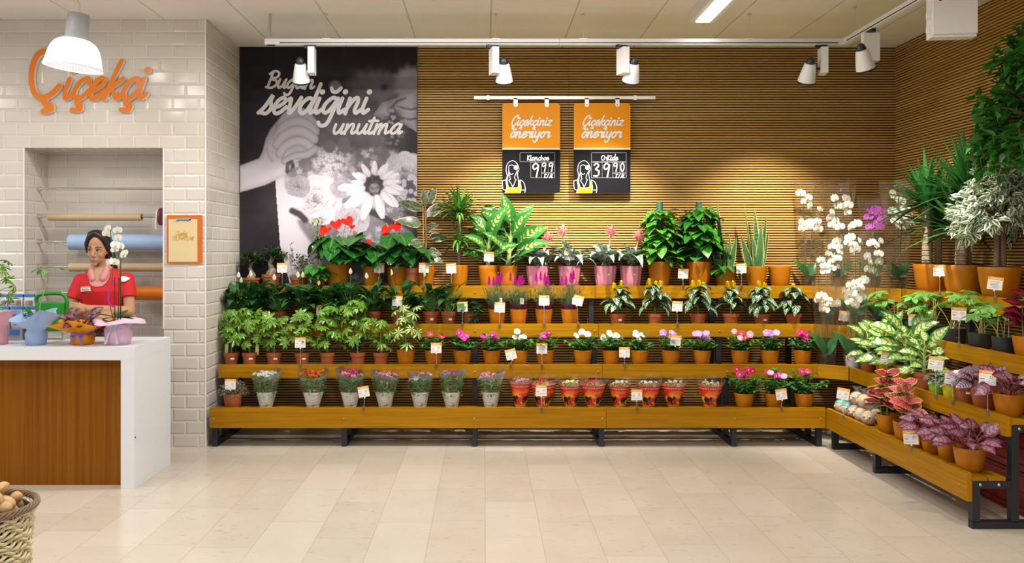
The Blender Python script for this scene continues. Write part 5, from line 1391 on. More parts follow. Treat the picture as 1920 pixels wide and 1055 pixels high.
def ficus_plant(root, z0, h, rad, m, n=900, leaf=.055, trunk=((0, 0, .02),), cz=None, weep=.5, zr=None):
    tr_, lf = MB(), MB(); cz = cz if cz is not None else z0 + h - rad; zr = zr or rad
    for (dx, dy, r) in trunk: tr_.tube([(dx, dy, z0 - .01), (dx * .8, dy * .8, z0 + (cz - z0) * .5), (dx * .5, dy * .5, cz)], [r, r * .85, r * .5], 9)
    nb = max(14, n // 22)
    for i in range(nb):
        az = i * 2.39996; el = U(-.25, 1.35); R_ = U(.75, 1.08)
        tip = V(math.cos(az) * math.cos(el) * rad * R_, math.sin(az) * math.cos(el) * rad * R_, math.sin(el) * zr * R_)
        c = V(0, 0, cz - .3 * zr); m_ = c + tip * .55 + V(0, 0, .10 * rad); e = c + tip + V(0, 0, -.16 * rad * weep)
        pts = smoothpts([tuple(c), tuple(m_), tuple(c + tip), tuple(e + V(0, 0, -.10 * rad * weep))], 4)
        tr_.tube(pts, [.006 * (1 - .8 * k / (len(pts) - 1)) for k in range(len(pts))], 4)
        for k in range(n // nb):
            t = U(.30, 1) ** .8; q = Vector(pts[min(len(pts) - 1, int(t * len(pts)))]) + V(U(-1, 1), U(-1, 1), U(-1, 1)) * .035
            lf.leaf(q, dirv(az + U(-1.4, 1.4), U(-1.1, .7)), leaf * U(.75, 1.2), leaf * .48, 'ovate', .5, .2, 3, roll=U(-.9, .9))
    lf.build('foliage', m, root); tr_.build('trunk_and_branches', M_BARK, root)
def seedling_plant(root, z0, n=4, h=.24, s=1.0, sticks=3, lean=0.0):
    lf, st = MB(), MB()
    for i in range(n):
        az = U(0, 6.28) if lean == 0 else (PI if lean < 0 else 0) + U(-1, 1); pts, e = curve((U(-.03, .03), U(-.03, .03), z0 - .01), az, U(1.05, 1.45), h * U(.8, 1.15), U(.4, 1.1), 6)
        st.tube(pts, [.0026, .0024, .0022, .002, .002, .0018, .0016], 5)
        whorl(lf, pts[-1], az, 1.25, 7, .075 * s, .036 * s, 'obov', .35, .15)
        if U(0, 1) < .7: whorl(lf, pts[-3], az + PI * .6, 1.1, 6, .055 * s, .026 * s, 'obov', .35, .1)
    lf.build('foliage', L_FATS, root); st.build('stems', M_STEMY, root)
    for i in range(sticks):
        x, y = U(-.04, .04), U(-.04, .04); MB().tube([(x, y, z0 - .02), (x + U(-.02, .02), y, z0 + U(.12, .2))], .0025, 5).build('support_stick', M_CANE, root)
def coleus_plant(root, z0, m, s=1.0, h=.20, n=9):
    lf, st = MB(), MB()
    stems = [(0, 0)] + [(U(-.03, .03), U(-.03, .03)) for _ in range(2)]
    for k, (bx, by) in enumerate(stems):
        hh = h * (1 - .22 * k); st.tube([(bx, by, z0 - .01), (bx * 1.5, by * 1.5, z0 + hh)], [.0045, .003], 6)
        for lv in range(4 if k == 0 else 3):
            for j in range(2 if lv else 4):
                az = j * PI + lv * 1.57 + k + U(-.2, .2) if lv else j * PI / 2 + k
                p = V(bx * 1.5, by * 1.5, z0 + hh * (1 - .24 * lv)); q = (.8 + .12 * lv) * s
                lf.leaf(p, dirv(az, .45 - .12 * lv), .125 * q * U(.85, 1.1), .082 * q, 'dent', .5, .15, 5, wave=.10, nrm=(0, -.8, .8))
    lf.build('foliage', m, root); st.build('stems', M_STEM, root)
def begonia_plant(root, z0, m, s=1.0, n=17, L=.12):
    lf, st = MB(), MB()
    for i in range(n):
        az = i * 2.39996 + U(-.3, .3); t = i / n; el = .5 + .85 * t
        stalk(st, lf, (U(-.015, .015), U(-.015, .015), z0 - .005), az, el, (.085 + .05 * U(0, 1)) * s, .45, L * s * U(.8, 1.1), L * .66 * s, 'ovate', .6, .0022, lel=el - U(.4, 1.0), fold=.12, n=6, wave=.12, nrm=(U(-.4, .4), -.8, .8))
    lf.build('foliage', m, root); st.build('stems', mat('red_stem', (.26, .04, .05), .5), root)
def low_plant(root, z0, m, s=1.0, n=110, L=.028, dome=.06):
    lf = MB()
    for i in range(n):
        az = U(0, 6.28); el = U(0, 1.5); p = V(math.cos(az) * math.cos(el), math.sin(az) * math.cos(el), math.sin(el) * .65) * dome * s * U(.7, 1.05) + V(0, 0, z0)
        lf.leaf(p, dirv(az, el * .4 - .1), L * s * U(.8, 1.2), L * .62 * s, 'ovate', .5, .2, 4)
    lf.build('foliage', m, root)
# ------------------------------------------------------------------ putting the plants on the tiers
YC = [6.452, 6.658, 6.868, 7.085]
SEED = [100]
def plant(name, label, cat, px, tier, group=None, dy=0.0, rz=0.0):
    SEED[0] += 1; random.seed(SEED[0])
    Y = YC[tier] + dy
    return thing(name, label, cat, (wx(px, Y), Y, tray(TZ[tier])), rz, group)
def rplant(name, label, cat, px, tier, group=None, dx=0.125, rz=0.0):
    SEED[0] += 1; random.seed(SEED[0])
    X = TX[tier] + dx; Y = F * X / (px - CX)
    return thing(name, label, cat, (X, Y, tray(TZ[tier])), rz, group)
S24 = lambda px, r, z: None

# ---- top tier
for px, sz, lb, sp in ((471, 1.05, 'small bonsai tree in a terracotta dish, nearest the tiled side wall', 1), (508, 1.2, 'bonsai tree in a terracotta dish with a taller crown, left of a price card', 1), (562, 1.0, 'thin bonsai tree in a terracotta dish before the poster, right of a price card', .45)):
    r = plant('bonsai_tree', lb, 'bonsai', px, 3, 'bonsai trees on the top tier')
    z = add_pot(r, .075, .060, .085 if px != 508 else .115, M_NURS, 'dish'); bonsai_plant(r, z, sz * 1.15, sp)
    if px == 562:
        sp_ = MB(); pts, _ = curve((-.02, 0, z), 2.6, 1.4, .30, .3); sp_.tube(pts, .002, 5)
        for k in range(5): sp_.leaf(pts[-1 - k % 3], dirv(k * 2.0, .8), .055, .022, 'lance', .4, .2, 4)
        sp_.build('tall_shoot', L_SCHEF, r)
r = plant('pothos_plant', 'pale spotted trailing pothos between the thin bonsai and the red anthurium', 'potted plant', 598, 3)
z = add_pot(r, .075, .058, .14, M_NURS, 'nursery')
lf, st = MB(), MB()
for i in range(26): stalk(st, lf, (U(-.02, .02), U(-.02, .02), z), U(-PI, .4), U(.2, 1.2), U(.05, .14), 1.1, U(.07, .11), U(.06, .085), 'heart', .6, .0016, lel=U(-.8, 0), fold=.12)
lf.build('foliage', L_POTHG, r); st.build('stems', M_STEM, r)
lf = MB()
for i in range(150): lf.leaf((U(-.05, .035), U(-.03, .04), z + U(.10, .46)), dirv(U(0, 6.3), U(-.9, .6)), U(.03, .05), .018, 'ovate', .5, .2, 3)
sp_ = MB(); sp_.tube([(0, 0, z), (-.02, .01, z + .25), (-.01, .01, z + .46)], .003, 5)
sp_.build('climbing_stem', M_STEM, r); lf.build('pale_climbing_foliage', leafmat('pale_vine_leaf', (.34, .40, .12), rough=.45), r)
anths = [(633, .105, .198, 'anthurium in a large orange pot with a cluster of red flowers before the poster', [(-.09, .50, 1.05, -.5), (-.01, .55, 1.1, .3), (.075, .575, 1.1, .5), (.13, .52, .5, 0)], 1.12),
         (698, .085, .18, 'anthurium with broad glossy leaves and one low red flower, left of a text card', [(-.12, .46, .75, -.2), (-.03, .41, .5, .4), (.0, .30, .3, .1)], 1.05),
         (745, .092, .18, 'anthurium with two red flowers at the right edge of the poster', [(-.075, .52, .95, -.6), (-.015, .545, 1.0, .6), (-.10, .47, .5, .1)], 1.1)]
for px, rt, h, lb, fl, s_ in anths:
    r = plant('anthurium', lb, 'potted plant', px, 3, 'anthuriums on the top tier'); z = add_pot(r, rt, rt * .72, h); anth_plant(r, z, s_, 24, [(a, z + b - .18, c, d) for a, b, c, d in fl])
r = plant('peace_lily', 'peace lily with one green spathe on the top tier, before the rubber plant', 'potted plant', 772, 3, dy=-.02)
z = add_pot(r, .07, .055, .17, M_NURS, 'nursery'); spath_plant(r, z, .95, 22, 0)
f = MB(); f.tube([(0, 0, z), (-.03, -.04, z + .14)], .002, 5, mi=1); f.leaf((-.03, -.045, z + .10), V(0, -.15, 1), .085, .06, 'ovate', -.2, .3, 5, nrm=(0, 1, .1)); f.build('flower', [petalmat('green_spathe', (.42, .55, .06)), M_STEM], r)
r = plant('rubber_plant', 'variegated rubber plant with upright stake, left of the dracaena', 'potted plant', 797, 3, dy=.015); z = add_pot(r, .085, .06, .18); rubber_plant(r, z, 1.0)
r = plant('dracaena', 'two-tiered dracaena with narrow striped leaves in an orange pot', 'potted plant', 860, 3); z = add_pot(r, .085, .06, .19); dracaena_plant(r, z)
r = plant('dieffenbachia', 'tall dieffenbachia with cream-veined leaves in an orange pot, next to the dracaena', 'potted plant', 915, 3, 'dieffenbachias on the top tier'); z = add_pot(r, .083, .060, .19); dief_plant(r, z, 1.2, 12, .25, .02)
r = plant('dieffenbachia', 'dieffenbachia with the widest upright leaves, beside the pink flowering bromeliads', 'potted plant', 953, 3, 'dieffenbachias on the top tier', dy=.01); z = add_pot(r, .083, .060, .185); dief_plant(r, z, 1.3, 13, .26, .03)
for px, fl, lb in ((1008, ((.09, .22, 0),), 'silver-leaved bromeliad with one pink flower, leftmost of the four in pink pots'), (1068, ((-.06, .275, 0),), 'silver-leaved bromeliad in a fluted pink pot behind a price card'),
                   (1135, ((.045, .27, 0),), 'silver-leaved bromeliad with the tallest pink flower in a fluted pink pot'), (1183, ((.065, .24, 0),), 'silver-leaved bromeliad in a fluted pink pot beside the moss-pole pothos')):
    r = plant('bromeliad', lb, 'potted plant', px, 3, 'bromeliads in pink pots'); z = add_pot(r, .094, .070, .185, M_PINKPOT, 'flute'); aech_plant(r, z, 1.05, fl)
    if px > 1100: sticker(r, .088, .115, CAM_AZ + .1, .026, .012)
r = plant('pothos_on_pole', 'yellow-variegated pothos climbing a dark green pole in a large orange pot', 'potted plant', 1237, 3, 'pole-trained pothos plants'); z = add_pot(r, .104, .072, .222); pothos_pole(r, z, .52, L_POTH, 120)
r = plant('pothos_on_pole', 'darker green pothos climbing a green pole, beside the snake plants', 'potted plant', 1310, 3, 'pole-trained pothos plants'); z = add_pot(r, .110, .076, .222); pothos_pole(r, z, .515, L_POTHG, 130, 1.05, .12); sticker(r, .098, .185, CAM_AZ + .35, .034, .02)
r = plant('snake_plant', 'snake plant with a trailing shoot in an orange pot, left of a price card', 'potted plant', 1360, 3, 'snake plants on the top tier'); z = add_pot(r, .090, .064, .18)
sans_plant(r, z, [(-.02, -.10, .58, .05, .2), (-.045, -.2, .43, .055, -.5), (.02, .12, .30, .055, .6), (.04, .2, .28, .05, -.2), (.0, .02, .24, .06, .3)])
lf, st = MB(), MB()
for i in range(15): stalk(st, lf, (U(-.04, .04), U(-.05, -.02), z), U(-2.9, -.2), U(-.1, .9), U(.04, .11), 1.0, .075, .058, 'heart', .5, .0014, lel=U(-.6, .1), fold=.15)
lf.build('trailing_foliage', L_POTHG, r); st.build('stems', M_STEM, r)
r = plant('snake_plant', 'snake plant with twisted tall leaves in an orange pot, right of a price card', 'potted plant', 1418, 3, 'snake plants on the top tier'); z = add_pot(r, .088, .062, .18)
sans_plant(r, z, [(-.03, -.16, .56, .048, .7), (.01, -.02, .52, .052, -.2), (.03, .10, .46, .055, .4), (.045, .22, .34, .045, .3), (-.05, -.28, .30, .055, -.4), (.02, .05, .38, .06, -.5), (.0, -.1, .30, .06, .2)])
r = plant('flower_pot', 'orange plant pot with no plant showing, end of the top tier beside wrapped orchids', 'pot', 1462, 3); add_pot(r, .096, .064, .18)

# ---- third tier
spl = [(447, 'peace lily at the tiled side wall with one white flower'), (478, 'peace lily with dense dark leaves, second from the tiled side wall'), (523, 'peace lily third from the tiled side wall, behind the scheffleras'),
       (568, 'peace lily below the thin bonsai tree'), (612, 'peace lily below the large anthurium pot'), (655, 'peace lily with small white buds, behind the tallest schefflera'),
       (700, 'peace lily with hanging lower leaves, right of the tallest schefflera'), (748, 'peace lily with a price card before it, behind the cream schefflera'), (808, 'peace lily with large drooping leaves and two flowers, near the dracaena'), (842, 'peace lily with narrow arching leaves in a red-brown pot, below the dracaena')]
for i, (px, lb) in enumerate(spl):
    r = plant('peace_lily', lb, 'potted plant', px, 2, 'peace lilies on the third tier', dy=U(-.01, .02)); z = add_pot(r, .066, .050, .118, M_NURS, 'nursery'); spath_plant(r, z, 1.06 if px < 760 else 1.0, 54 if px != 842 else 26, 1 + (i % 3 == 0) if px < 830 else 0)
    if px > 780: sticker(r, .058, .055, CAM_AZ + .2, .026, .016)
r = plant('creeping_fig', 'small dark-leaved plant in a brown pot, left of the purple celosias', 'potted plant', 880, 2); z = add_pot(r, .060, .046, .105, M_NURS, 'nursery'); low_plant(r, z + .02, L_BONS, 1.25, 190, .042, .085)
lf = MB()
for i in range(30): lf.leaf((U(.0, .07), U(-.07, -.03), z - U(0, .07)), dirv(U(-2, -.5), -1.0), .04, .022, 'ovate', .3, .2, 3)
lf.build('trailing_foliage', L_BONS, r)
for px, lb in ((932, 'magenta celosia in a clear sleeve, leftmost of the four'), (972, 'magenta celosia in a clear sleeve, second of the four, no card before it'), (1020, 'magenta celosia in a clear sleeve directly behind an upright price card'), (1068, 'magenta celosia in a clear sleeve beside a tilted price card')):
    r = plant('celosia', lb, 'potted plant', px, 2, 'celosias in clear sleeves'); z = add_pot(r, .072, .052, .133); celosia_plant(r, z)
for px, n, lb in ((1158, 2, 'zebra plant with two yellow flowers, leftmost of its row'), (1228, 3, 'zebra plant with yellow flowers, left of a price card on a stick'), (1309, 3, 'zebra plant with the fullest yellow flower cluster, right of a price card'),
                  (1370, 2, 'zebra plant with yellow flower below the taller snake plant'), (1428, 2, 'zebra plant below the empty-looking orange pot, pot sticker showing'), (1487, 1, 'zebra plant with one tall yellow flower, next to the wrapped orchids')):
    r = plant('zebra_plant', lb, 'potted plant', px, 2, 'zebra plants'); z = add_pot(r, .066, .050, .10, M_NURS, 'nursery'); aphe_plant(r, z, 1.05 if n == 3 else .98, n)
    if px in (1158, 1428): sticker(r, .060, .05, CAM_AZ + .2, .03, .018)

# ---- second tier
sch = [(434, .30, 12, 0, 'schefflera with a yellow-green tag stuck at its left, nearest the tiled wall', 1), (468, .31, 13, 0, 'schefflera second from the tiled wall, yellow-green tag at its right', 1), (514, .27, 15, 0, 'schefflera with a white pot sticker, left of a price card', 1), (567, .30, 14, 0, 'schefflera partly behind a price card', 1),
       (614, .34, 15, 0, 'schefflera with a bare lower stem, right of a price card', 1), (671, .39, 17, -.02, 'tallest schefflera with a pale crown, in a terracotta pot', 1.1), (714, .24, 8, 0, 'sparse schefflera with a bare stem, left of the cream-leaved one', .85)]
for i, (px, h, n, ln, lb, s_) in enumerate(sch):
    r = plant('schefflera', lb, 'potted plant', px, 1, 'scheffleras in terracotta pots'); z = add_pot(r, .060, .047, .104, M_NURS, 'nursery'); schef_plant(r, z, h, int(n * 2.1), s_, None, False, ln)
    if i < 4: sticker(r, .054, .060, CAM_AZ + .45, .030, .014)
    if i < 2: planttag(r, -.045 if i == 0 else .045, .085, .085)
r = plant('schefflera', 'cream and green schefflera in an orange pot, left of the vincas', 'potted plant', 761, 1); z = add_pot(r, .074, .053, .124); schef_plant(r, z, .32, 22, 1.05, L_SCHEFV, True)
V2 = [(813, P_CRIM, None, 2, 'vinca with a single red bloom, behind a price card'), (867, P_MAG, None, 4, 'vinca with bright magenta blooms, second in the orange-pot row'), (922, P_MAG, P_MAG, 4, 'vinca with magenta blooms, left of the tilted price card'), (973, P_WV, None, 4, 'white vinca behind the tilted price card'),
      (1022, P_MAG, P_CRIM, 4, 'magenta and crimson vinca behind a text card'), (1093, P_WV, None, 5, 'white vinca left of the bench seam, no card before it'), (1146, P_WV, None, 4, 'white vinca just left of a price card on the second tier'), (1199, P_WV, None, 4, 'white vinca just right of a price card on the second tier'),
      (1258, P_LAV, None, 5, 'lavender vinca with a price card stuck in its pot'), (1316, P_LAV, None, 6, 'lavender vinca leaning left, right of the one with the card'), (1388, P_PINK, P_CRIM, 5, 'vinca with pink and crimson blooms between two lavender ones'), (1443, P_LAV, None, 5, 'lavender vinca between a crimson and a magenta one'), (1504, P_MAG, P_CRIM, 6, 'magenta vinca in the second tier, nearest the wrapped orchids')]
for px, m, m2, n, lb in V2:
    r = plant('vinca', lb, 'potted plant', px, 1, 'vincas on the second tier'); z = add_pot(r, .073, .051, .125); vinca_plant(r, z, m, 1.05, n, .11, m2)

# ---- bottom tier
r = plant('heather', 'brownish heather in an orange pot, left end of the bottom tier', 'potted plant', 437, 0); z = add_pot(r, .073, .056, .115, M_NURS); heather_plant(r, z)
CH_ = [(499, P_WHITE, None, .285, .110, 'chrysanthemums in a clear sleeve with small white blooms'), (587, P_ORG, P_REDF, .295, .118, 'chrysanthemums in a clear sleeve with orange blooms'), (657, P_MAG, P_PINK, .30, .112, 'chrysanthemums in a clear sleeve with magenta blooms, left of a tilted price card'), (722, P_PINK, None, .285, .110, 'pink chrysanthemums in a clear sleeve, right of the tilted price card'),
       (788, P_PINK, P_WHITE, .275, .098, 'pale pink chrysanthemums in the shortest clear sleeve'), (847, P_MAG, P_PINK, .298, .108, 'magenta and pink chrysanthemums, sixth clear sleeve on the bottom tier'), (920, P_PINK, P_PINK, .28, .108, 'pink chrysanthemums in a clear sleeve beside the red printed sleeves')]
for i, (px, m, m2, h, r1, lb) in enumerate(CH_):
    r = plant('chrysanthemum_bouquet', lb, 'wrapped flowers', px, 0, 'chrysanthemums in clear sleeves'); chrys_bouquet(r, m, m2, h, r1, .6 + i * .9)
SF = [(976, P_PINK, .195, .075, 'red printed sleeve with pink carnations, leftmost of the red ones'), (1018, P_REDF, .19, .088, 'red printed sleeve with red carnations behind a price card'), (1069, P_YELF, .18, .078, 'red printed sleeve with pale yellow carnations'), (1112, P_REDF, .185, .086, 'red printed sleeve with small red blooms, no card before it'),
      (1162, P_CREAM, .175, .078, 'red printed sleeve with cream carnations, left of a price card'), (1216, P_WHITE, .18, .083, 'red printed sleeve with white carnations, right of a price card'), (1262, P_CREAM, .18, .090, 'red printed sleeve with a wide bunch of cream carnations'), (1331, P_CREAM, .18, .088, 'red printed sleeve with cream carnations, standing alone at the right')]
for i, (px, m, h, r1, lb) in enumerate(SF):
    r = plant('carnation_bouquet', lb, 'wrapped flowers', px, 0, 'carnations in red printed sleeves', dy=-.015 if i % 2 else .0); safari_bouquet(r, m, h, .046, r1, i * 1.3)
for px, m, m2, n, lb in ((1395, P_CRIM, P_MAG, 7, 'crimson vinca with many blooms, first after the red sleeves'), (1451, P_MAG, P_PINK, 5, 'pink vinca behind a tilted price card on the bottom tier'), (1507, P_MAG, P_CRIM, 4, 'vinca with few pink blooms, right end of the back bottom tier')):
    r = plant('vinca', lb, 'potted plant', px, 0, 'vincas on the bottom tier'); z = add_pot(r, .074, .052, .118); vinca_plant(r, z, m, 1.15, n, .13, m2)

# ---- orchids in clear sleeves around the corner
def orch(label, px, Y, z, m, h, fl, sleeve, **k):
    SEED[0] += 1; random.seed(SEED[0])
    r = thing('orchid', label, 'orchid', (wx(px, Y), Y, z), 0, 'orchids in clear sleeves'); orchid_plant(r, m, h, fl, sleeve=sleeve, **k); return r
def fl_(px, Y, z, L): return [((a - px) * Y / F, wz(b, Y) - z) for a, b in L]
z4, z3, z2 = tray(TZ[3]), tray(TZ[2]), tray(TZ[1])
orch('tall white orchid in a clear sleeve beside the empty-looking orange pot', 1515, 7.08, z4, P_ORCH, .82, fl_(1515, 7.08, z4, [(1500, 362), (1516, 370), (1504, 378), (1518, 385), (1502, 415), (1510, 420), (1500, 428), (1520, 416), (1532, 415), (1535, 392), (1533, 428), (1514, 424)]), (.062, .115, .90), stems=((-.04, 0), (.05, .01)))
orch('tallest white orchid in a clear sleeve, right of the first tall one', 1572, 7.02, z4, P_ORCH, .80, fl_(1572, 7.02, z4, [(1562, 372), (1572, 386), (1586, 372), (1588, 384), (1558, 398), (1566, 415), (1558, 422), (1572, 425), (1590, 398), (1556, 408), (1580, 388)]), (.065, .140, .90), stems=((-.02, 0), (.05, .01)))
orch('purple orchid in a clear sleeve near the corner of the slatted walls', 1636, 6.95, z4, P_ORCP, .68, fl_(1636, 6.95, z4, [(1624, 392), (1634, 398), (1642, 393), (1650, 398), (1652, 410), (1645, 415), (1630, 407), (1632, 425), (1648, 425)]), (.062, .125, .76), stems=((.0, 0), (.05, .01)))
orch('tall white orchid in a clear sleeve just left of the yucca trunk', 1684, 6.72, z4, P_ORCH, .78, fl_(1684, 6.72, z4, [(1672, 362), (1676, 368), (1690, 376), (1674, 396), (1694, 392), (1700, 405), (1676, 415), (1692, 412), (1705, 420), (1698, 428), (1680, 425), (1684, 404)]), (.062, .135, .88), stems=((.0, 0), (.04, .01)))
orch('many-flowered white orchid in a short clear sleeve below the tallest one', 1557, 6.86, z3, P_ORCH, .66, fl_(1557, 6.86, z3, [(1568, 452), (1558, 462), (1572, 462), (1550, 475), (1562, 478), (1573, 472), (1539, 487), (1555, 490), (1568, 484), (1547, 498), (1560, 502), (1572, 500), (1548, 508)]), (.07, .125, .72), stems=((-.03, 0), (.03, .01)), fr=.038)
orch('white orchid with a bare arching stem, before the purple orchid', 1606, 6.70, z3, P_ORCH, .70, fl_(1606, 6.70, z3, [(1604, 420), (1595, 425), (1594, 445), (1590, 455), (1600, 458), (1612, 452), (1604, 466), (1598, 470), (1593, 450)]), (.062, .13, .76), stems=((-.01, 0), (.04, .01)))
orch('white orchid in a clear sleeve with broad dark leaves, nearest the right stand', 1644, 6.58, z3, P_ORCH, .58, fl_(1640, 6.58, z3, [(1630, 455), (1640, 460), (1644, 452), (1620, 480), (1626, 490), (1643, 490), (1622, 504), (1632, 507), (1642, 475)]), (.062, .12, .63), stems=((-.02, 0), (.02, .01)), lsize=1.3)
orch('cream orchid in a clear pot on the second tier, beside the magenta vinca', 1549, 6.60, z2, P_ORCY, .52, fl_(1549, 6.60, z2, [(1540, 555), (1536, 562), (1545, 570), (1552, 564), (1538, 578), (1556, 570), (1546, 580), (1564, 570)]), (.066, .11, .68), stems=((-.01, 0), (.02, .01)), pot=('clear', .070, .058, .105), lsize=1.1)
orch('white orchid in a purple-printed pot on the second tier corner', 1600, 6.46, z2, P_ORCH, .62, fl_(1600, 6.46, z2, [(1592, 535), (1600, 530), (1610, 528), (1618, 524), (1582, 545), (1588, 552), (1596, 548), (1590, 565), (1606, 560), (1616, 556), (1600, 570), (1572, 568), (1612, 540)]), (.062, .125, .70), pot=('deco', .060, .052, .105), stems=((-.03, 0), (.04, .01)), lsize=1.3)

# ---- right-hand stand, top tier
r = rplant('yucca', 'yucca palm with a thick bare trunk in a black-rimmed pot, nearest the corner', 'potted plant', 1746, 3, 'large plants on the top right tier', .145); z = add_pot(r, .125, .092, .215)
link('inner_pot', pot_mesh(.120, .09, .03, M_BLKPOT, 'plain'), r, loc=(0, 0, z - .012)); yucca_plant(r, z + .01, [(-.03, 0, .46, .036, 46), (.065, .02, .30, .024, 30)], .40)
r = rplant('yucca', 'yucca palm with spiky crown on a short pale trunk, left of the variegated ficus', 'potted plant', 1806, 3, 'large plants on the top right tier', .145); z = add_pot(r, .135, .098, .215)
link('inner_pot', pot_mesh(.130, .09, .03, M_BLKPOT, 'plain'), r, loc=(0, 0, z - .012)); yucca_plant(r, z + .01, [(-.01, 0, .27, .040, 26), (.03, .01, .52, .03, 50)], .44)
r = rplant('ficus', 'white-variegated weeping ficus in a large orange pot on the top right tier', 'potted plant', 1874, 3, 'large plants on the top right tier', .145); z = add_pot(r, .128, .092, .21)
link('inner_pot', pot_mesh(.123, .09, .028, M_BLKPOT, 'plain'), r, loc=(0, 0, z - .012)); ficus_plant(r, z + .01, .70, .24, L_FICV, 1900, .078, ((-.02, 0, .020), (.025, .0, .022)), z + .40, .8, .32)
r = thing('ficus', 'tall green weeping ficus whose crown hangs in from the right edge', 'potted plant', (3.335, 4.88, z4), 0, 'large plants on the top right tier'); random.seed(77); z = add_pot(r, .135, .096, .215); ficus_plant(r, z, 1.6, .36, L_FICG, 3400, .085, ((0, 0, .022),), 1.20, .9, .68)
# ---- third right tier: seedlings in black pots
for px, lb, n, h in ((1678, 'green seedling with fan leaves and a long runner, nearest the orchids', 4, .24), (1716, 'green seedling with fan leaves before the yucca pots', 5, .25), (1752, 'green seedling with fan leaves beside the spotted dieffenbachias', 4, .25), (1790, 'fan-leaved seedling in a black pot left of a price card', 5, .30), (1838, 'fan-leaved seedling in a black pot with short sticks, right of a price card', 3, .20), (1884, 'long-stemmed seedling in a black pot, next to the dark red plant', 3, .30)):
    r = rplant('seedling', lb, 'potted plant', px, 2, 'fan-leaved seedlings in black pots', .125); z = add_pot(r, .070, .062, .10, M_BLKPOT); seedling_plant(r, z, n, h, 1.15, 3, -.5 if px in (1678, 1884) else 0)
    if px == 1790: sticker(r, .066, .05, CAM_AZ - .3, .03, .02)
r = rplant('red_leaved_plant', 'dark red upright plant in an orange pot at the right edge', 'potted plant', 1926, 2, None, .13); z = add_pot(r, .078, .056, .125); coleus_plant(r, z, L_DARKRED, 1.0, .24, 8)
lf = MB()
for i in range(14): lf.leaf((U(-.04, .02), U(-.05, 0), z + U(.12, .24)), dirv(U(0, 6.3), U(.1, .9)), .06, .03, 'ovate', .4, .2, 4)
lf.build('young_leaves', L_FATS, r)
# ---- second right tier
r = rplant('dieffenbachia', 'young dieffenbachia in a red-brown pot beside the purple-printed orchid pot', 'potted plant', 1628, 1, 'spotted dieffenbachias on the right stand', .10); z = add_pot(r, .066, .050, .125, M_NURS, 'nursery'); dief_plant(r, z, .72, 14, .22, 0, L_DIEFP, .35)
r = rplant('dieffenbachia', 'spotted dieffenbachia in an orange pot, left of a tilted price card', 'potted plant', 1660, 1, 'spotted dieffenbachias on the right stand', .115); z = add_pot(r, .070, .052, .125); dief_plant(r, z, .78, 17, .23, .0, L_DIEFP, .45)
r = rplant('dieffenbachia', 'large spotted dieffenbachia with a black inner pot, in the middle of its row', 'potted plant', 1698, 1, 'spotted dieffenbachias on the right stand', .115); z = add_pot(r, .078, .056, .125)
link('inner_pot', pot_mesh(.073, .055, .035, M_BLKPOT, 'plain'), r, loc=(0, 0, z - .012)); dief_plant(r, z + .015, .85, 20, .24, .0, L_DIEFP, .45)
r = rplant('dieffenbachia', 'spotted dieffenbachia nearest the green and yellow pots', 'potted plant', 1732, 1, 'spotted dieffenbachias on the right stand', .115); z = add_pot(r, .070, .052, .115, M_NURS, 'nursery'); dief_plant(r, z, .72, 17, .22, .0, L_DIEFP, .5)
for px, c, lb in ((1757, (.24, .48, .03), 'silvery fittonia in a bright green pot'), (1784, (.68, .60, .02), 'silvery fittonia in a yellow pot')):
    r = rplant('fittonia', lb, 'potted plant', px, 1, 'fittonias in coloured pots', .09); z = add_pot(r, .052, .042, .095, mat('pot_' + ('green' if px < 1770 else 'yellow'), c, .35, var=.05)); low_plant(r, z, L_FITT, 1.1, 110, .034, .055)
r = rplant('begonia', 'dark begonia in a red-brown pot with a white sticker', 'potted plant', 1812, 1, 'begonias on the second right tier', .10); z = add_pot(r, .063, .050, .105, M_NURS, 'nursery'); begonia_plant(r, z, L_BEGS, .62, 22, .10); sticker(r, .058, .07, CAM_AZ - .3, .032, .018)
r = rplant('begonia', 'silver-pink begonia behind a price card on the second right tier', 'potted plant', 1846, 1, 'begonias on the second right tier', .11); z = add_pot(r, .073, .055, .118, M_NURS); begonia_plant(r, z, L_BEGS, .95, 20, .12)
r = rplant('begonia', 'purple begonia in the large orange pot at the end of the second right tier', 'potted plant', 1892, 1, 'begonias on the second right tier', .115); z = add_pot(r, .082, .058, .125); begonia_plant(r, z, L_BEG, 1.0, 18, .12)
# ---- bottom right tier
r = rplant('coleus', 'coleus with deep crimson leaves edged yellow-green, beside the round heads', 'potted plant', 1664, 0, 'coleus plants on the bottom right tier', .10); z = add_pot(r, .070, .052, .125); coleus_plant(r, z, L_COLR, 1.0, .27, 9)
r = rplant('coleus', 'coleus with salmon pink leaves edged green, right of the crimson one', 'potted plant', 1698, 0, 'coleus plants on the bottom right tier', .10); z = add_pot(r, .076, .056, .125); coleus_plant(r, z, L_COLP, .92, .25, 9)
for px, rt, lb, m, s_ in ((1724, .062, 'begonia with red leaves behind a price card on the bottom right tier', L_BEG, .75), (1748, .066, 'begonia with dark purple leaves, second right of the coleus', L_BEG, .9), (1780, .070, 'begonia with broad purple leaves, next to the nearest one', L_BEG, 1.0), (1818, .083, 'pink-leaved begonia in the nearest and largest orange pot of the bottom right tier', L_BEG, 1.1)):
    r = rplant('begonia', lb, 'potted plant', px, 0, 'begonias on the bottom right tier', .105 if px < 1800 else .095); z = add_pot(r, rt, rt * .72, .125 if px < 1800 else .13)
    begonia_plant(r, z, m, s_ * .92, 16 if px < 1800 else 22, .11)

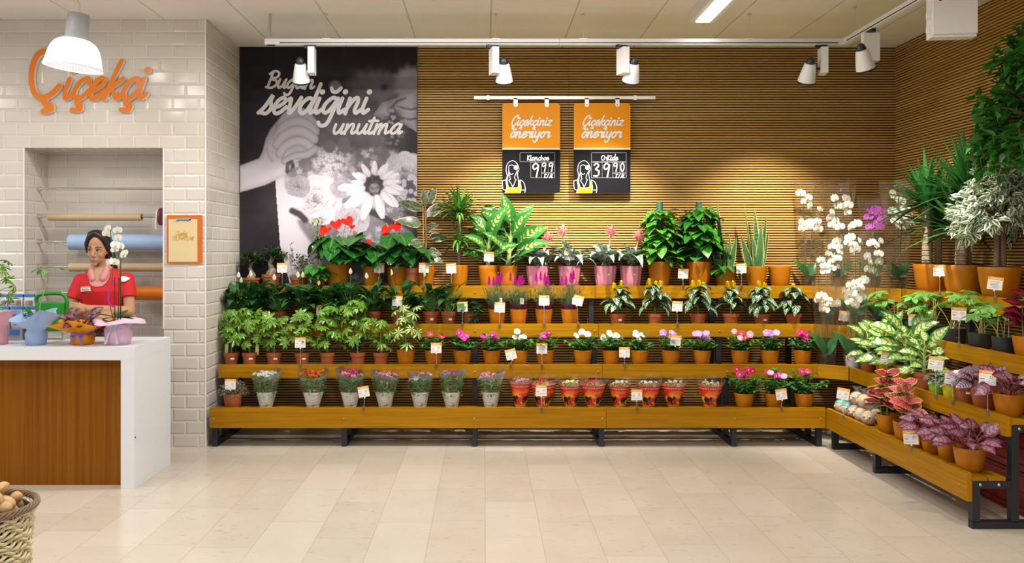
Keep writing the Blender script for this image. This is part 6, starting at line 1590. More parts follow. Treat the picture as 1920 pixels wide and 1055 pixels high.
# ------------------------------------------------------------------ round dolls' heads wrapped in clear film
M_SACK = mat('beige_cloth', (.66, .50, .33), .8, var=.12, nscale=70); M_EYEW = mat('eye_white', (.8, .8, .8), .3); M_EYEB = mat('eye_blue', (.06, .13, .35), .3); M_MOUTH = mat('red_mouth', (.50, .02, .03), .4)
M_FILMW = filmmat('shiny_film', (.98, .98, .98), .09, .08, (.85, .85, .88), 90.0)
def head(x, y, z, label, mouth, hat=None, moustache=False, rz=0.0, s=1.0):
    r = thing('doll_head', label, 'novelty head', (x, y, z), rz, 'wrapped cloth heads in the corner')
    b = MB(); R_ = .048 * s; b.ball((0, 0, R_), (R_, R_, R_), 18, 12); b.build('head', M_SACK, r)
    for sx in (-1, 1):
        e = MB(); e.ball((sx * R_ * .38, -R_ * .86, R_ * 1.25), (.0095 * s, .007 * s, .0105 * s), 10, 6); e.ball((sx * R_ * .38, -R_ * .99, R_ * 1.25), (.0062 * s, .004 * s, .0066 * s), 8, 5, mi=1); e.build('eye', [M_EYEW, M_EYEB], r)
        q = MB(); q.ball((sx * R_ * .98, 0, R_), (.012 * s, .008 * s, .014 * s), 10, 6); q.build('ear', M_SACK, r)
    q = MB(); q.ball((0, -R_ * 1.02, R_ * .98), (.010 * s, .011 * s, .010 * s), 10, 6); q.build('nose', M_SACK, r)
    if mouth: q = MB(); q.ball((0, -R_ * .93, R_ * .58), (.019 * s, .009 * s, .012 * s), 10, 6); q.build('mouth', M_MOUTH, r)
    if moustache:
        q = MB()
        for sx in (-1, 1): q.tube([(0, -R_ * 1.0, R_ * .80), (sx * .010 * s, -R_ * 1.02, R_ * .84), (sx * .020 * s, -R_ * .96, R_ * .74)], [.004, .0045, .001], 6)
        q.build('moustache', M_BLACK, r)
    if hat: q = MB(); q.lathe([(R_ * .8, R_ * 1.55), (R_ * .86, R_ * 1.62), (R_ * .6, R_ * 1.9), (.0001, R_ * 2.05)], 14); q.build('cap', mat('turquoise_cap', (.10, .50, .50), .5), r)
    fl = MB(); fl.lathe([(R_ * .5, .002), (R_ * 1.08, R_ * .5), (R_ * 1.12, R_), (R_ * .95, R_ * 1.7), (R_ * .34, R_ * 2.15), (R_ * .22, R_ * 2.25), (R_ * .55, R_ * 2.65), (R_ * .75, R_ * 2.85)], 26, wav=lambda a, rr, zz: (1 + .07 * math.sin(6 * a) + .05 * math.sin(11 * a + zz * 90), 0)); fl.build('clear_wrapper', M_FILMW, r)
X_ = TX[0]
hz = tray(TZ[0])
for i, a in enumerate([(X_ + .085, 6.27, 0, 'wrapped cloth head with turquoise cap beneath a price card, farthest in the corner', False, True, False, .5), (X_ + .085, 6.16, 0, 'wrapped cloth head with a red mouth and turquoise cap, front row', True, True, False, .2), (X_ + .085, 6.05, 0, 'wrapped cloth head with a red mouth, middle of the front row', True, None, False, -.5),
                       (X_ + .085, 5.94, 0, 'wrapped cloth head with a red mouth, fourth along the front row', True, None, False, .4), (X_ + .085, 5.83, 0, 'wrapped cloth head without a mouth, beside the crimson coleus pot', False, None, False, -.3),
                       (X_ + .175, 6.12, 0, 'wrapped cloth head in the back row under the two stacked ones', False, None, False, .1), (X_ + .175, 6.01, 0, 'wrapped cloth head in the back row, left of the crimson coleus', False, None, False, 1.2), (X_ + .175, 5.90, 0, 'wrapped cloth head in the back row, behind the crimson coleus', True, None, False, .2),
                       (X_ + .128, 6.105, .088, 'wrapped cloth head turned sideways, stacked on the heap', True, None, False, -.9), (X_ + .130, 5.985, .090, 'wrapped cloth head with a black moustache, top of the heap', True, None, True, .25)]):
    head(a[0], a[1], hz + a[2] + .001, a[3], a[4], a[5], a[6], a[7] - .35)

# ------------------------------------------------------------------ price cards on sticks
M_CARD = mat('card_orange', (.84, .36, .03), .45, var=.03); M_SHEET = mat('card_white', (.82, .81, .80), .5, var=.015); M_GREYTXT = mat('card_print', (.12, .12, .14), .6); M_CLIP = filmmat('clip_clear', (.9, .9, .9), .5, .15, (.8, .8, .8), 5.0)
def card_meshes():
    out = {}
    b = MB(); b.box(-.0425, .0425, -.0015, .0015, -.041, .041); out['card'] = b.mesh('backing_card', M_CARD)
    b = MB(); b.box(-.041, .0385, -.0026, -.0016, -.0395, .0205); out['sheet'] = b.mesh('paper_sheet', M_SHEET)
    fr = (V(0, -.0020, 0), V(1, 0, 0), V(0, 0, 1), V(0, -1, 0)); b = MB()
    b.stroke(smoothpts([(-.028 + .004 * k, .030 + .003 * ((k * 7) % 3 - 1)) for k in range(15)], 2), .0035, 0, fr); out['head'] = b.mesh('header_print', M_INK)
    fr = (V(0, -.0029, 0), V(1, 0, 0), V(0, 0, 1), V(0, -1, 0)); b = MB()
    for x0, x1, y in ((-.034, -.012, .006), (-.034, -.018, -.010), (-.034, .030, -.022), (-.034, .02, -.030)): b.stroke([(x0, y), (x1, y)], .0016, 0, fr)
    b.stroke([(-.034, -.009), (-.016, -.009)], .004, 0, fr)
    write(b, '4', (V(.000, -.0029, -.004), V(1, 0, 0), V(0, 0, 1), V(0, -1, 0)), .0095, .0024, 0, .05); write(b, '9', (V(.009, -.0029, -.004), V(1, 0, 0), V(0, 0, 1), V(0, -1, 0)), .0095, .0024, 0, .05)
    write(b, '90', (V(.020, -.0029, .004), V(1, 0, 0), V(0, 0, 1), V(0, -1, 0)), .0055, .0015, 0, .05); out['p49'] = b.mesh('price_print', M_GREYTXT)
    b = MB()
    for x0, x1, y, w_ in ((-.034, -.010, .008, .0014), (-.034, -.016, -.008, .0040), (-.034, .032, -.022, .0014), (-.034, .022, -.030, .0012), (.006, .030, -.012, .0012)): b.stroke([(x0, y), (x1, y)], w_, 0, fr)
    for x0 in (.010, .018, .026): b.stroke(smoothpts([(x0, .010), (x0 + .004, .008), (x0 + .002, -.002), (x0, -.004)], 3), .0024 if x0 < .02 else .0016, 0, fr)
    out['price'] = b.mesh('price_print', M_GREYTXT)
    b = MB()
    for k in range(5): b.stroke([(-.028 + .004 * (k % 2), .010 - k * .0095), (.026 - .005 * (k % 3), .010 - k * .0095)], .0032 if k == 2 else .0022, 0, fr)
    out['text'] = b.mesh('notice_print', M_GREYTXT)
    return out
CM = card_meshes()
def card(px, py, Y, zb, label, kind='price', tilt=0.0, rz=0.0, yaw=0.0, foot=True):
    z = wz(py, Y); r = thing('price_card', label, 'price card', (wx(px, Y), Y, zb), yaw, 'orange and white price cards')
    hgt = z - zb
    Mc = Matrix.Translation((0, 0, hgt)) @ Matrix.Rotation(tilt, 4, 'Y')
    for k, nm in (('card', 'backing_card'), ('sheet', 'paper_sheet'), ('head', 'header_print'), (kind, 'price_print' if kind != 'text' else 'notice_print')):
        o = link(nm, CM[k], r); o.matrix_local = Mc
    top = Mc @ V(0, .001, -.036)
    b = MB(); b.tube([(0, .001, -.0), tuple(top)], .0013, 5); b.build('stick', M_CLIP if False else M_ALU, r)
    b = MB(); b.ball(tuple(Mc @ V(0, 0, -.046)), (.0055, .005, .006), 8, 6); b.build('card_holder', M_WHITE, r)
    b = MB()
    if foot: b.box(-.008, .008, -.006, .010, -.022, .012); b.box(-.010, .010, -.010, -.006, -.024, .004)
    else: b.ball((0, 0, .004), (.006, .006, .008), 8, 6)
    b.build('clip', M_CLIP, r)
def bc(px, py, tier, label, kind='price', tilt=0.0, up=0.0, **k):
    Y = TY[tier] - .002 if up == 0 else YC[tier] - .085
    card(px, py, Y, TZ[tier] + .001 + up, label, kind, tilt, foot=(up == 0), **k)
bc(529, 502, 3, 'price card among the bonsai trees on the top tier'); bc(625, 460, 3, 'price card reading 49 90, among the anthurium leaves', 'p49', -.05, .18)
bc(711, 502, 3, 'text-only card between two anthurium pots', 'text'); bc(795, 502, 3, 'price card before the rubber plant pot', 'price', .03); bc(846, 503, 3, 'price card before the dracaena pot', 'price', -.06)
bc(917, 481, 3, 'price card above the left dieffenbachia pot', 'price', .02, .17); bc(1068, 478, 3, 'price card before a pink-potted bromeliad, at leaf height', 'price', 0, .17); bc(1281, 513, 3, 'price card between the two pole-trained pothos pots', 'price', .05); bc(1390, 503, 3, 'price card between the two snake plants', 'price', -.04)
bc(603, 581, 2, 'price card half hidden in leaves above the scheffleras'); bc(745, 564, 2, 'price card before the peace lilies, above the cream schefflera', 'price', .03); bc(867, 575, 2, 'price card on a stick before the creeping dark-leaved plant', 'price', -.04); bc(937, 576, 2, 'text-only card before the leftmost celosia', 'text', .04)
bc(1020, 563, 2, 'upright price card before the third celosia'); bc(1084, 563, 2, 'price card tilted to the right, before the last celosia', 'price', .25); bc(1270, 574, 2, 'price card on a stick between two zebra plants', 'price', .05); bc(1583, 592, 2, 'price card seen through the orchid sleeves in the corner', 'price', .1)
bc(563, 642, 1, 'price card before a schefflera pot'); bc(818, 652, 1, 'price card before the red vinca'); bc(958, 664, 1, 'price card tilted to the left, between magenta and white vincas', 'price', -.25); bc(1016, 653, 1, 'text-only card before the magenta and crimson vinca', 'text'); bc(1171, 660, 1, 'price card between two white vincas'); bc(1267, 638, 1, 'price card stuck in the lavender vinca', 'price', .1, .13)
bc(432, 720, 0, 'price card stuck in the heather', 'price', 0, .12); bc(682, 734, 0, 'tilted price card between the magenta and pink chrysanthemum sleeves', 'price', -.18); bc(1015, 732, 0, 'price card before a red printed sleeve with red carnations'); bc(1194, 740, 0, 'price card between two red printed sleeves with pale carnations'); bc(1465, 739, 0, 'tilted price card before the pink vinca', 'price', -.14)
def rc(px, py, tier, label, kind='price', tilt=0.0, yaw=-.55):
    X = TX[tier] - .004; Y = F * X / (px - CX); card(px, py, Y, TZ[tier] + .001, label, kind, tilt, yaw=yaw)
rc(1762, 507, 3, 'price card before the leftmost yucca pot, top right tier'); rc(1866, 531, 3, 'text-only card before the variegated ficus pot', 'text', .12); rc(1716, 600, 2, 'price card half hidden behind the spotted dieffenbachias'); rc(1798, 588, 2, 'price card among the fan-leaved seedlings')
rc(1664, 671, 1, 'price card low between the spotted dieffenbachia pots', 'price', .15); rc(1755, 681, 1, 'price card at the right of the spotted dieffenbachias', 'price', .12); rc(1787, 708, 1, 'price card before the yellow pot', 'price', .10); rc(1852, 708, 1, 'price card before the silver-pink begonia', 'price', .05)
rc(1581, 738, 0, 'price card above the round cloth heads', 'price', .12); rc(1708, 820, 0, 'price card on the lowest right board before the begonias', 'price', -.08)
# ------------------------------------------------------------------ the assistant behind the counter
M_SKIN = G('skin'); nz_ = M_SKIN.noise(M_SKIN.coord(), 40.0, 3.0); M_SKIN.set(color=M_SKIN.mix(nz_, (.46, .235, .125), (.54, .29, .165)), rough=.5, spec=.3)
M_SKIN.bsdf.inputs['Subsurface Weight'].default_value = .12; M_SKIN.bsdf.inputs['Subsurface Radius'].default_value = (.01, .004, .002); M_SKIN = M_SKIN.m
M_HAIR = G('dark_hair'); u_, v_, _ = M_HAIR.sep(M_HAIR.coord()); M_HAIR.set(color=M_HAIR.mix(M_HAIR.noise(M_HAIR.scale(M_HAIR.coord(), (160, 30, 25)), 1.0, 3.0), (.008, .005, .004), (.022, .014, .010)), rough=.38); M_HAIR = M_HAIR.m
M_REDSH = mat('red_jersey', (.58, .008, .012), .75, var=.12, nscale=14); M_PINKSH = mat('pink_shirt', (.66, .26, .26), .7, var=.15, nscale=120); M_LIPS = mat('lips', (.42, .13, .10), .4)
YP = 6.10
pr = thing('person', 'woman in a red top over a pink collar, arms crossed behind the counter', 'person', (wx(193, YP), YP, 0), .16)
def remesh(o, vox, it=6):
    m = o.modifiers.new('remesh', 'REMESH'); m.mode = 'VOXEL'; m.voxel_size = vox; m.use_smooth_shade = True
    s_ = o.modifiers.new('smooth', 'SMOOTH'); s_.factor = .5; s_.iterations = it
HC = V(-.028, -.012, 1.497); HR = Matrix.Rotation(-.10, 4, 'Z') @ Matrix.Rotation(.05, 4, 'Y') @ Matrix.Rotation(.06, 4, 'X')
def H(x, y, z): return HC + HR @ V(x, y, z)
HM = HR.to_3x3()
b = MB()
b.ball(H(0, .012, .045), (.071, .088, .088), 20, 14, M=HM); b.ball(H(0, -.022, -.045), (.050, .059, .062), 18, 12, M=HM); b.ball(H(0, -.020, -.005), (.064, .066, .07), 18, 12, M=HM)
b.ball(H(0, -.066, -.098), (.019, .015, .014), 12, 8, M=HM)
for s_ in (-1, 1):
    b.ball(H(s_ * .034, -.053, -.030), (.024, .022, .026), 12, 8, M=HM); b.ball(H(s_ * .068, .012, -.005), (.009, .018, .028), 10, 8, M=HM)
    b.ball(H(s_ * .0105, -.086, -.040), (.0085, .009, .0075), 8, 6, M=HM); b.tube([H(s_ * .010, -.084, .021), H(s_ * .030, -.078, .024), H(s_ * .048, -.060, .016)], [.008, .009, .007], 8)
b.tube([H(0, -.080, .022), H(0, -.090, -.005), H(0, -.103, -.034), H(0, -.092, -.044)], [.008, .0085, .0115, .008], 10)
b.ball(H(0, -.074, -.068), (.024, .014, .018), 12, 8, M=HM)
b.tube([V(-.022, .012, 1.43), V(-.012, .018, 1.37), V(0, .02, 1.32)], [.050, .050, .060], 14)
def ring_body(m, spec, n=24, inf=0.0):
    rows = [[(cx_ + (rx_ + inf) * math.cos(2 * PI * j / n), cy_ + (ry_ + inf) * math.sin(2 * PI * j / n), z) for j in range(n)] for (cx_, cy_, rx_, ry_, z) in spec]
    base = m.grid(rows, closed=True)
    m.face(tuple(base + j for j in reversed(range(n)))); e = base + (len(rows) - 1) * n; m.face(tuple(e + j for j in range(n)))
TORSO = [(0, .02, .150, .105, .80), (0, .02, .160, .108, .90), (0, .015, .138, .090, 1.02), (0, .01, .142, .092, 1.10), (0, .0, .155, .106, 1.20), (0, .008, .158, .098, 1.26), (0, .012, .132, .080, 1.318), (0, .016, .088, .062, 1.362), (0, .018, .06, .05, 1.39)]
ring_body(b, TORSO, 24, -.010)
SL, EL_, WL = V(-.155, .015, 1.272), V(-.222, -.045, 1.040), V(-.020, -.155, 1.018)     # arm on the viewer's left
SR, ER, WR = V(.163, .015, 1.280), V(.198, -.050, 1.050), V(-.070, -.185, 1.085)       # arm on the viewer's right
for S_, E_, W_ in ((SL, EL_, WL), (SR, ER, WR)):
    b.tube([S_, S_.lerp(E_, .5) + V(0, .004, 0), E_], [.048, .042, .038], 12); b.ball(E_, .038, 12, 8); b.tube([E_, E_.lerp(W_, .35), W_], [.039, .037, .026], 12); b.ball(S_, .050, 12, 8)
def hand(m, w, d, n_, thumb_side, curl):
    d = d.normalized(); n_ = (n_ - d * n_.dot(d)).normalized(); sd = d.cross(n_) * thumb_side
    for k in range(4):
        o_ = (k - 1.5) * .0185; root = w + d * .075 + sd * (-o_) ; m.tube([w + sd * (-o_ * .6), root], [.015, .0115], 8)
        L = (.068, .078, .073, .056)[k]; p = root; a = 0.0; pts = [p.copy()]
        for q, f in enumerate((.45, .32, .23)):
            a += curl * (.5 + .35 * q); dd = d * math.cos(a) - n_ * math.sin(a); p = p + dd * L * f; pts.append(p.copy())
        m.tube(pts, [.0098, .0092, .0086, .0068], 8)
    m.ball(w + d * .04, (.03, .03, .018), 10, 7)
    t0 = w + d * .020 + sd * .024; t1 = t0 + d * .028 + sd * .018 - n_ * .008; t2 = t1 + d * .026 + sd * .004 - n_ * .010
    m.tube([w + d * .005 + sd * .012, t0, t1, t2], [.014, .0125, .0105, .008], 8)
hand(b, WL, V(.9, -.12, .06), V(.1, -.9, .35), 1, .35)
hand(b, WR, V(-.95, .10, .12), V(-.1, -.9, .35), -1, .30)
for s_ in (-1, 1): b.tube([V(s_ * .085, .02, .86), V(s_ * .09, .015, .48), V(s_ * .09, .03, .06)], [.082, .056, .040], 12); b.tube([V(s_ * .09, .05, .035), V(s_ * .10, -.13, .028)], [.038, .032], 10)
body = b.build('body', M_SKIN, pr); remesh(body, .0045, 5)
tr = MB()
for s_ in (-1, 1): tr.tube([V(s_ * .085, .02, .88), V(s_ * .09, .015, .48), V(s_ * .09, .03, .10)], [.098, .074, .062], 14)
ring_body(tr, [(0, .02, .168, .118, .82), (0, .02, .172, .118, .96)], 24); o = tr.build('trousers', mat('dark_trousers', (.02, .022, .03), .8), pr); remesh(o, .010, 4)
for s_ in (-1, 1):
    t = MB(); t.tube([V(s_ * .09, .06, .046), V(s_ * .095, -.05, .05), V(s_ * .10, -.14, .040)], [.046, .046, .038], 12); t.build('shoe', M_BLACK, pr)
# red short-sleeved top
t = MB(); ring_body(t, [r_ for r_ in TORSO if r_[4] < 1.37], 28, .010)
for S_, E_ in ((SL, EL_), (SR, ER)):
    t.ball(S_, .055, 14, 10); t.tube([S_ + (S_ - E_).normalized() * .005, S_.lerp(E_, .36), S_.lerp(E_, .56)], [.053, .057, .059], 16)
o = t.build('red_top', M_REDSH, pr); remesh(o, .006, 6)
def front_y(x, z, inf):
    for (a, c) in zip(TORSO[:-1], TORSO[1:]):
        if a[4] <= z <= c[4]:
            k = (z - a[4]) / (c[4] - a[4]); cy_ = a[1] + (c[1] - a[1]) * k; rx_ = a[2] + (c[2] - a[2]) * k + inf; ry_ = a[3] + (c[3] - a[3]) * k + inf
            return cy_ - ry_ * math.sqrt(max(.02, 1 - (x / rx_) ** 2))
    return -.03
def patch(rows_xz, inf):
    m = MB(); m.grid([[(x, front_y(x, z, inf), z) for x in np.linspace(x0, x1, 13)] for (z, x0, x1) in rows_xz]); return m
ox_ = -.012
patch([(1.235, ox_ - .004, ox_ + .010), (1.240, ox_ - .028, ox_ + .034), (1.255, ox_ - .047, ox_ + .055), (1.28, ox_ - .058, ox_ + .070), (1.31, ox_ - .064, ox_ + .078), (1.34, ox_ - .066, ox_ + .080), (1.375, ox_ - .060, ox_ + .070)], .0145).build('pink_shirt', M_PINKSH, pr)
patch([(1.268, ox_ - .001, ox_ + .001), (1.30, ox_ - .020, ox_ + .020), (1.335, ox_ - .036, ox_ + .038), (1.375, ox_ - .050, ox_ + .054)], .0175).build('open_neckline', M_SKIN, pr)
for s_ in (-1, 1):
    c = MB(); w_ = lambda x, z, i: (ox_ + s_ * x, front_y(ox_ + s_ * x, min(z, 1.385), i), z)
    c.grid([[w_(.050, 1.405, .030), w_(.062, 1.395, .030), w_(.075, 1.36, .022)], [w_(.040, 1.365, .026), w_(.058, 1.345, .030), w_(.078, 1.325, .022)], [w_(.022, 1.315, .022), w_(.040, 1.30, .026), w_(.062, 1.292, .022)], [w_(.014, 1.292, .020), w_(.026, 1.280, .022), w_(.040, 1.268, .019)]])
    o = c.build('collar', M_PINKSH, pr); sf = o.modifiers.new('thickness', 'SOLIDIFY'); sf.thickness = .002
q = MB(); q.ball((ox_, front_y(ox_, 1.252, .017), 1.252), (.0045, .002, .0045), 8, 5); q.build('shirt_button', M_LABEL, pr)
nb = MB(); zc = wz(541, YP - .1); xc = -.090; Mn = Matrix.Translation((xc, front_y(xc, zc, .0145) - .003, zc)) @ Matrix.Rotation(-.08, 4, 'Y') @ Matrix.Rotation(-.30, 4, 'Z')
nb.box(-.037, .037, -.002, .002, -.018, .008, M=Mn); nb.box(-.037, .037, -.002, .002, .008, .018, mi=1, M=Mn); nb.box(-.028, .028, -.0026, -.0019, -.012, -.0085, mi=2, M=Mn); nb.box(-.028, .02, -.0026, -.0019, -.004, -.0005, mi=2, M=Mn); nb.build('name_badge', [M_LABEL, M_CARD, M_GREYLINE], pr)
lf = MB(); lf.leaf((.135, front_y(.135, 1.285, .022) - .012, 1.287), V(.9, .25, .08), .070, .042, 'ovate', .3, -.15, 6, nrm=V(.3, -1, .2)); lf.build('leaf_emblem', M_LABEL, pr)
# face details
for s_ in (-1, 1):
    e = MB(); ec = H(s_ * .0285, -.0715, .0035); e.ball(ec, (.0142, .0118, .0066), 14, 10, M=HM); e.ball(H(s_ * .0285 - .0035, -.0810, .0040), (.0064, .0032, .0060), 10, 7, mi=1, M=HM); e.build('eye', [mat('sclera', (.50, .46, .43), .3), mat('brown_iris', (.02, .010, .006), .2)], pr)
    l_ = MB(); l_.tube([H(s_ * .013, -.0795, .0045), H(s_ * .022, -.0845, .0096), H(s_ * .034, -.0820, .0100), H(s_ * .0455, -.0690, .0042)], [.0014, .0028, .0030, .0016], 6); l_.build('eyelashes', M_HAIR, pr)
    w = MB(); w.tube([H(s_ * .012, -.0885, .0262), H(s_ * .025, -.0885, .0295), H(s_ * .040, -.0765, .0295), H(s_ * .053, -.0605, .0215)], [.0030, .0038, .0032, .0014], 6); w.build('eyebrow', M_HAIR, pr)
lp = MB(); lp.tube([H(-.023, -.0765, -.0700), H(-.008, -.0885, -.0655), H(0, -.0890, -.0672), H(.008, -.0885, -.0655), H(.023, -.0765, -.0700)], [.0012, .0040, .0036, .0040, .0012], 8); lp.tube([H(-.021, -.0765, -.0715), H(0, -.0880, -.0765), H(.021, -.0765, -.0715)], [.0012, .0052, .0012], 8); lp.build('lips', M_LIPS, pr)
h = MB(); h.ball(H(0, .024, .053), (.081, .092, .092), 20, 14, M=HM)
for s_ in (-1, 1):
    h.tube([H(-.010, -.052, .128), H(s_ * .045, -.052, .100), H(s_ * .071, -.028, .048), H(s_ * .076, .012, -.006), H(s_ * .06, .055, -.05)], [.016, .020, .020, .021, .024], 10)
    h.tube([H(-.010, -.030, .138), H(s_ * .050, -.020, .118), H(s_ * .078, .015, .06), H(s_ * .072, .05, 0)], [.018, .022, .024, .028], 10)
h.ball(H(.0, .085, -.02), (.060, .045, .06), 14, 10, M=HM)
h.tube([H(.050, .055, -.01), V(.050, .030, 1.43), V(.066, .020, 1.395), V(.080, .050, 1.33)], [.040, .034, .026, .018], 10)
o = h.build('hair', M_HAIR, pr); remesh(o, .006, 5)

# ------------------------------------------------------------------ wrapped plants on the counter
CZT = .891
def wrapmat(name, c): 
    if name in MATS: return MATS[name]
    g = G(name); n = g.noise(g.coord(), 22.0, 3.0); g.set(color=g.mix(n, tuple(x * .85 for x in c), tuple(min(1, x * 1.1) for x in c)), rough=.6)
    t = g.n.new('ShaderNodeBsdfTranslucent'); t.inputs[0].default_value = (*c, 1); m = g.n.new('ShaderNodeMixShader'); m.inputs[0].default_value = .25
    g.l.new(g.bsdf.outputs[0], m.inputs[1]); g.l.new(t.outputs[0], m.inputs[2]); g.l.new(m.outputs[0], g.out.inputs[0]); MATS[name] = g.m; return g.m
def wrap(root, m, r, h, flare, hf, ruff, seed, ribbon=None, droop=0.0):
    random.seed(seed); b = MB(); p1, p2 = U(0, 6), U(0, 6)
    prof = [(.0001, .0), (r * .86, .0), (r * .95, h * .3), (r, h * .78), (r * .80, h), (r * .88, h + hf * .15), (r + (flare - r) * .5, h + hf * .55), (flare, h + hf * (1 - droop)), (flare * 1.08, h + hf * (1 - 2.2 * droop))]
    def wav(a, rr, z):
        k = max(0, (z - h * .8) / hf); k = min(1.2, k)
        return 1 + ruff * k * (math.sin(4 * a + p1) * .6 + .4 * math.sin(7 * a + p2)) + .012 * math.sin(15 * a + p2), hf * .45 * ruff * 2 * k * math.sin(3 * a + p2)
    b.lathe(prof, 60, wav=wav); b.build('wrapping', m, root, ang=2.5)
    if ribbon:
        q = MB(); n = 28; rr = r * .865
        q.grid([[((rr + .003) * math.cos(2 * PI * j / n), (rr + .003) * math.sin(2 * PI * j / n), h * .96 + dz) for j in range(n)] for dz in (-.007, .007)], closed=True)
        for s_ in (-1, 1):
            q.grid([[(s_ * .004, -rr - .004, h * .96 + .008), (s_ * .004, -rr - .004, h * .96 - .006)], [(s_ * .035, -rr - .022, h * .96 + .012), (s_ * .035, -rr - .022, h * .96 - .004)], [(s_ * .030, -rr - .008, h * .96 - .006), (s_ * .030, -rr - .008, h * .96 - .02)], [(s_ * .004, -rr - .006, h * .96 - .004), (s_ * .004, -rr - .006, h * .96 - .014)]])
            q.grid([[(0, -rr - .006, h * .94), (.010 * s_, -rr - .006, h * .94)], [(s_ * .020, -rr - .02, h * .5), (s_ * .032, -rr - .02, h * .5)], [(s_ * .032, -rr - .03, h * .08), (s_ * .046, -rr - .03, h * .10)]])
        q.build('ribbon', ribbon, root)
def cplant(label, px, py):
    Y = F * (CH - CZT) / (py - CY); return thing('wrapped_plant', label, 'wrapped plant', (wx(px, Y), Y, CZT + .0005), 0, 'wrapped plants on the counter')
M_WPINK = wrapmat('pink_wrap', (.80, .42, .50)); M_WLIL = wrapmat('pale_pink_wrap', (.82, .56, .70)); M_WBLUE = wrapmat('blue_fabric_wrap', (.36, .50, .76)); M_WORG = wrapmat('orange_felt_wrap', (.78, .30, .008))
L_BEGC = leafmat('counter_begonia_leaf', (.10, .012, .022), center=(.24, .12, .15), cw=.42, vein=(.28, .12, .16), nv=5, vw=.06, rough=.3)
M_RIBV = mat('violet_ribbon', (.20, .10, .48), .35); M_RIBL = mat('pale_blue_ribbon', (.50, .56, .72), .35)
random.seed(5); r = cplant('schefflera in pink wrapping at the left edge of the counter', -4, 645)
wrap(r, M_WPINK, .066, .115, .095, .085, .14, 11); schef_plant(r, .12, .40, 17, .95, L_SCHEF, True)
random.seed(6); r = cplant('small seedling in light blue wrapping beside the green watering can', 68, 646)
wrap(r, M_WBLUE, .066, .095, .125, .095, .34, 12)
lf, st = MB(), MB(); top = smoothpts([(.0, .01, .08), (.02, .01, .25), (.055, .01, .37), (.068, .005, .43), (.06, 0, .475)], 4); st.tube(top, .0032, 6)
for az, el, L in ((PI, -.2, .085), (PI - .5, -.5, .075), (-1.2, -.6, .06), (.1, .1, .07), (0, -.1, .10), (.4, -.3, .075)): 
    pts, e = curve(top[-1], az, .35, .035 if abs(az) > 1 else .065, .3, 3); st.tube(pts, .0016, 5); lf.leaf(pts[-1], dirv(az, el), L * .8, .036, 'obov', .5, .2, 5)
for sx in (-.006, .006): st.tube([(.01, -.01, .1), (.014 + sx * 1.4, -.012, .21)], .0022, 5)
lf.leaf((-.02, -.05, .135), V(-1, -.3, .2), .03, .016, 'ovate', .3, .2, 4)
lf.build('leaves', L_FATS, r); st.build('stems', M_STEMY, r)
random.seed(7); r = cplant('dark red begonia in orange wrapping with a violet ribbon', 155, 645)
wrap(r, M_WORG, .075, .070, .165, .075, .26, 15, M_RIBV); begonia_plant(r, .10, L_BEGC, .80, 24, .11)
random.seed(8); r = cplant('white orchid with tall stems in pale pink wrapping, in front of the assistant', 222, 645)
wrap(r, M_WLIL, .085, .125, .150, .055, .20, 13, M_RIBL, .35)
Yo = r.location.y; ofx = lambda px: (px - 222) * Yo / F; ofz = lambda py: wz(py, Yo) - CZT
lf = MB()
for az, el, L in ((PI + .1, .25, .19), (PI - .4, .0, .15), (.1, .12, .16), (-.3, .05, .14), (-1.3, .2, .10), (1.5, .4, .15)): lf.leaf((ofx(222), -.01, .168), dirv(az, el), L, .05, 'strap', .25, .25, 6)
lf.build('leaves', L_ORCH, r)
st = MB(); st.tube(smoothpts([(ofx(214), 0, .14), (ofx(206), -.01, ofz(560)), (ofx(213), -.01, ofz(510)), (ofx(212), -.015, ofz(460)), (ofx(210), -.02, ofz(437)), (ofx(212), -.02, ofz(424))], 4), .0028, 6)
st.tube(smoothpts([(ofx(226), 0, .14), (ofx(226), -.01, ofz(540)), (ofx(228), -.015, ofz(480)), (ofx(227), -.018, ofz(470))], 4), .0028, 6); st.build('stems', mat('flower_stem', (.07, .13, .03), .5), r)
for x0, x1, zt in ((216, 216, 520), (227, 227, 470), (222, 224, 520)): MB().tube([(ofx(x0), -.006, .13), (ofx(x1), -.006, ofz(zt))], .0026, 6).build('support_stick', M_BLACK, r)
me = orchid_flower(P_ORCH, .034)
for px, py in ((206, 428), (204, 438), (223, 432), (225, 446), (222, 460), (231, 462), (220, 468), (236, 478), (239, 474), (213, 491), (220, 491)): link('flower', me, r, loc=(ofx(px), U(-.045, -.02), ofz(py)), rot=(PI / 2 + U(-.4, .2), U(-.3, .3), U(-.6, .6)), scale=(U(.75, 1.0),) * 3)
rb = MB(); rb.grid([[(ofx(a), -.022, ofz(c)), (ofx(a + 4), -.022, ofz(c - 2))] for a, c in smoothpts([(225, 521), (214, 526), (206, 545), (204, 562), (208, 572), (214, 576)], 4)]); rb.build('magenta_tie', mat('magenta_tie', (.45, .02, .25), .4), r)

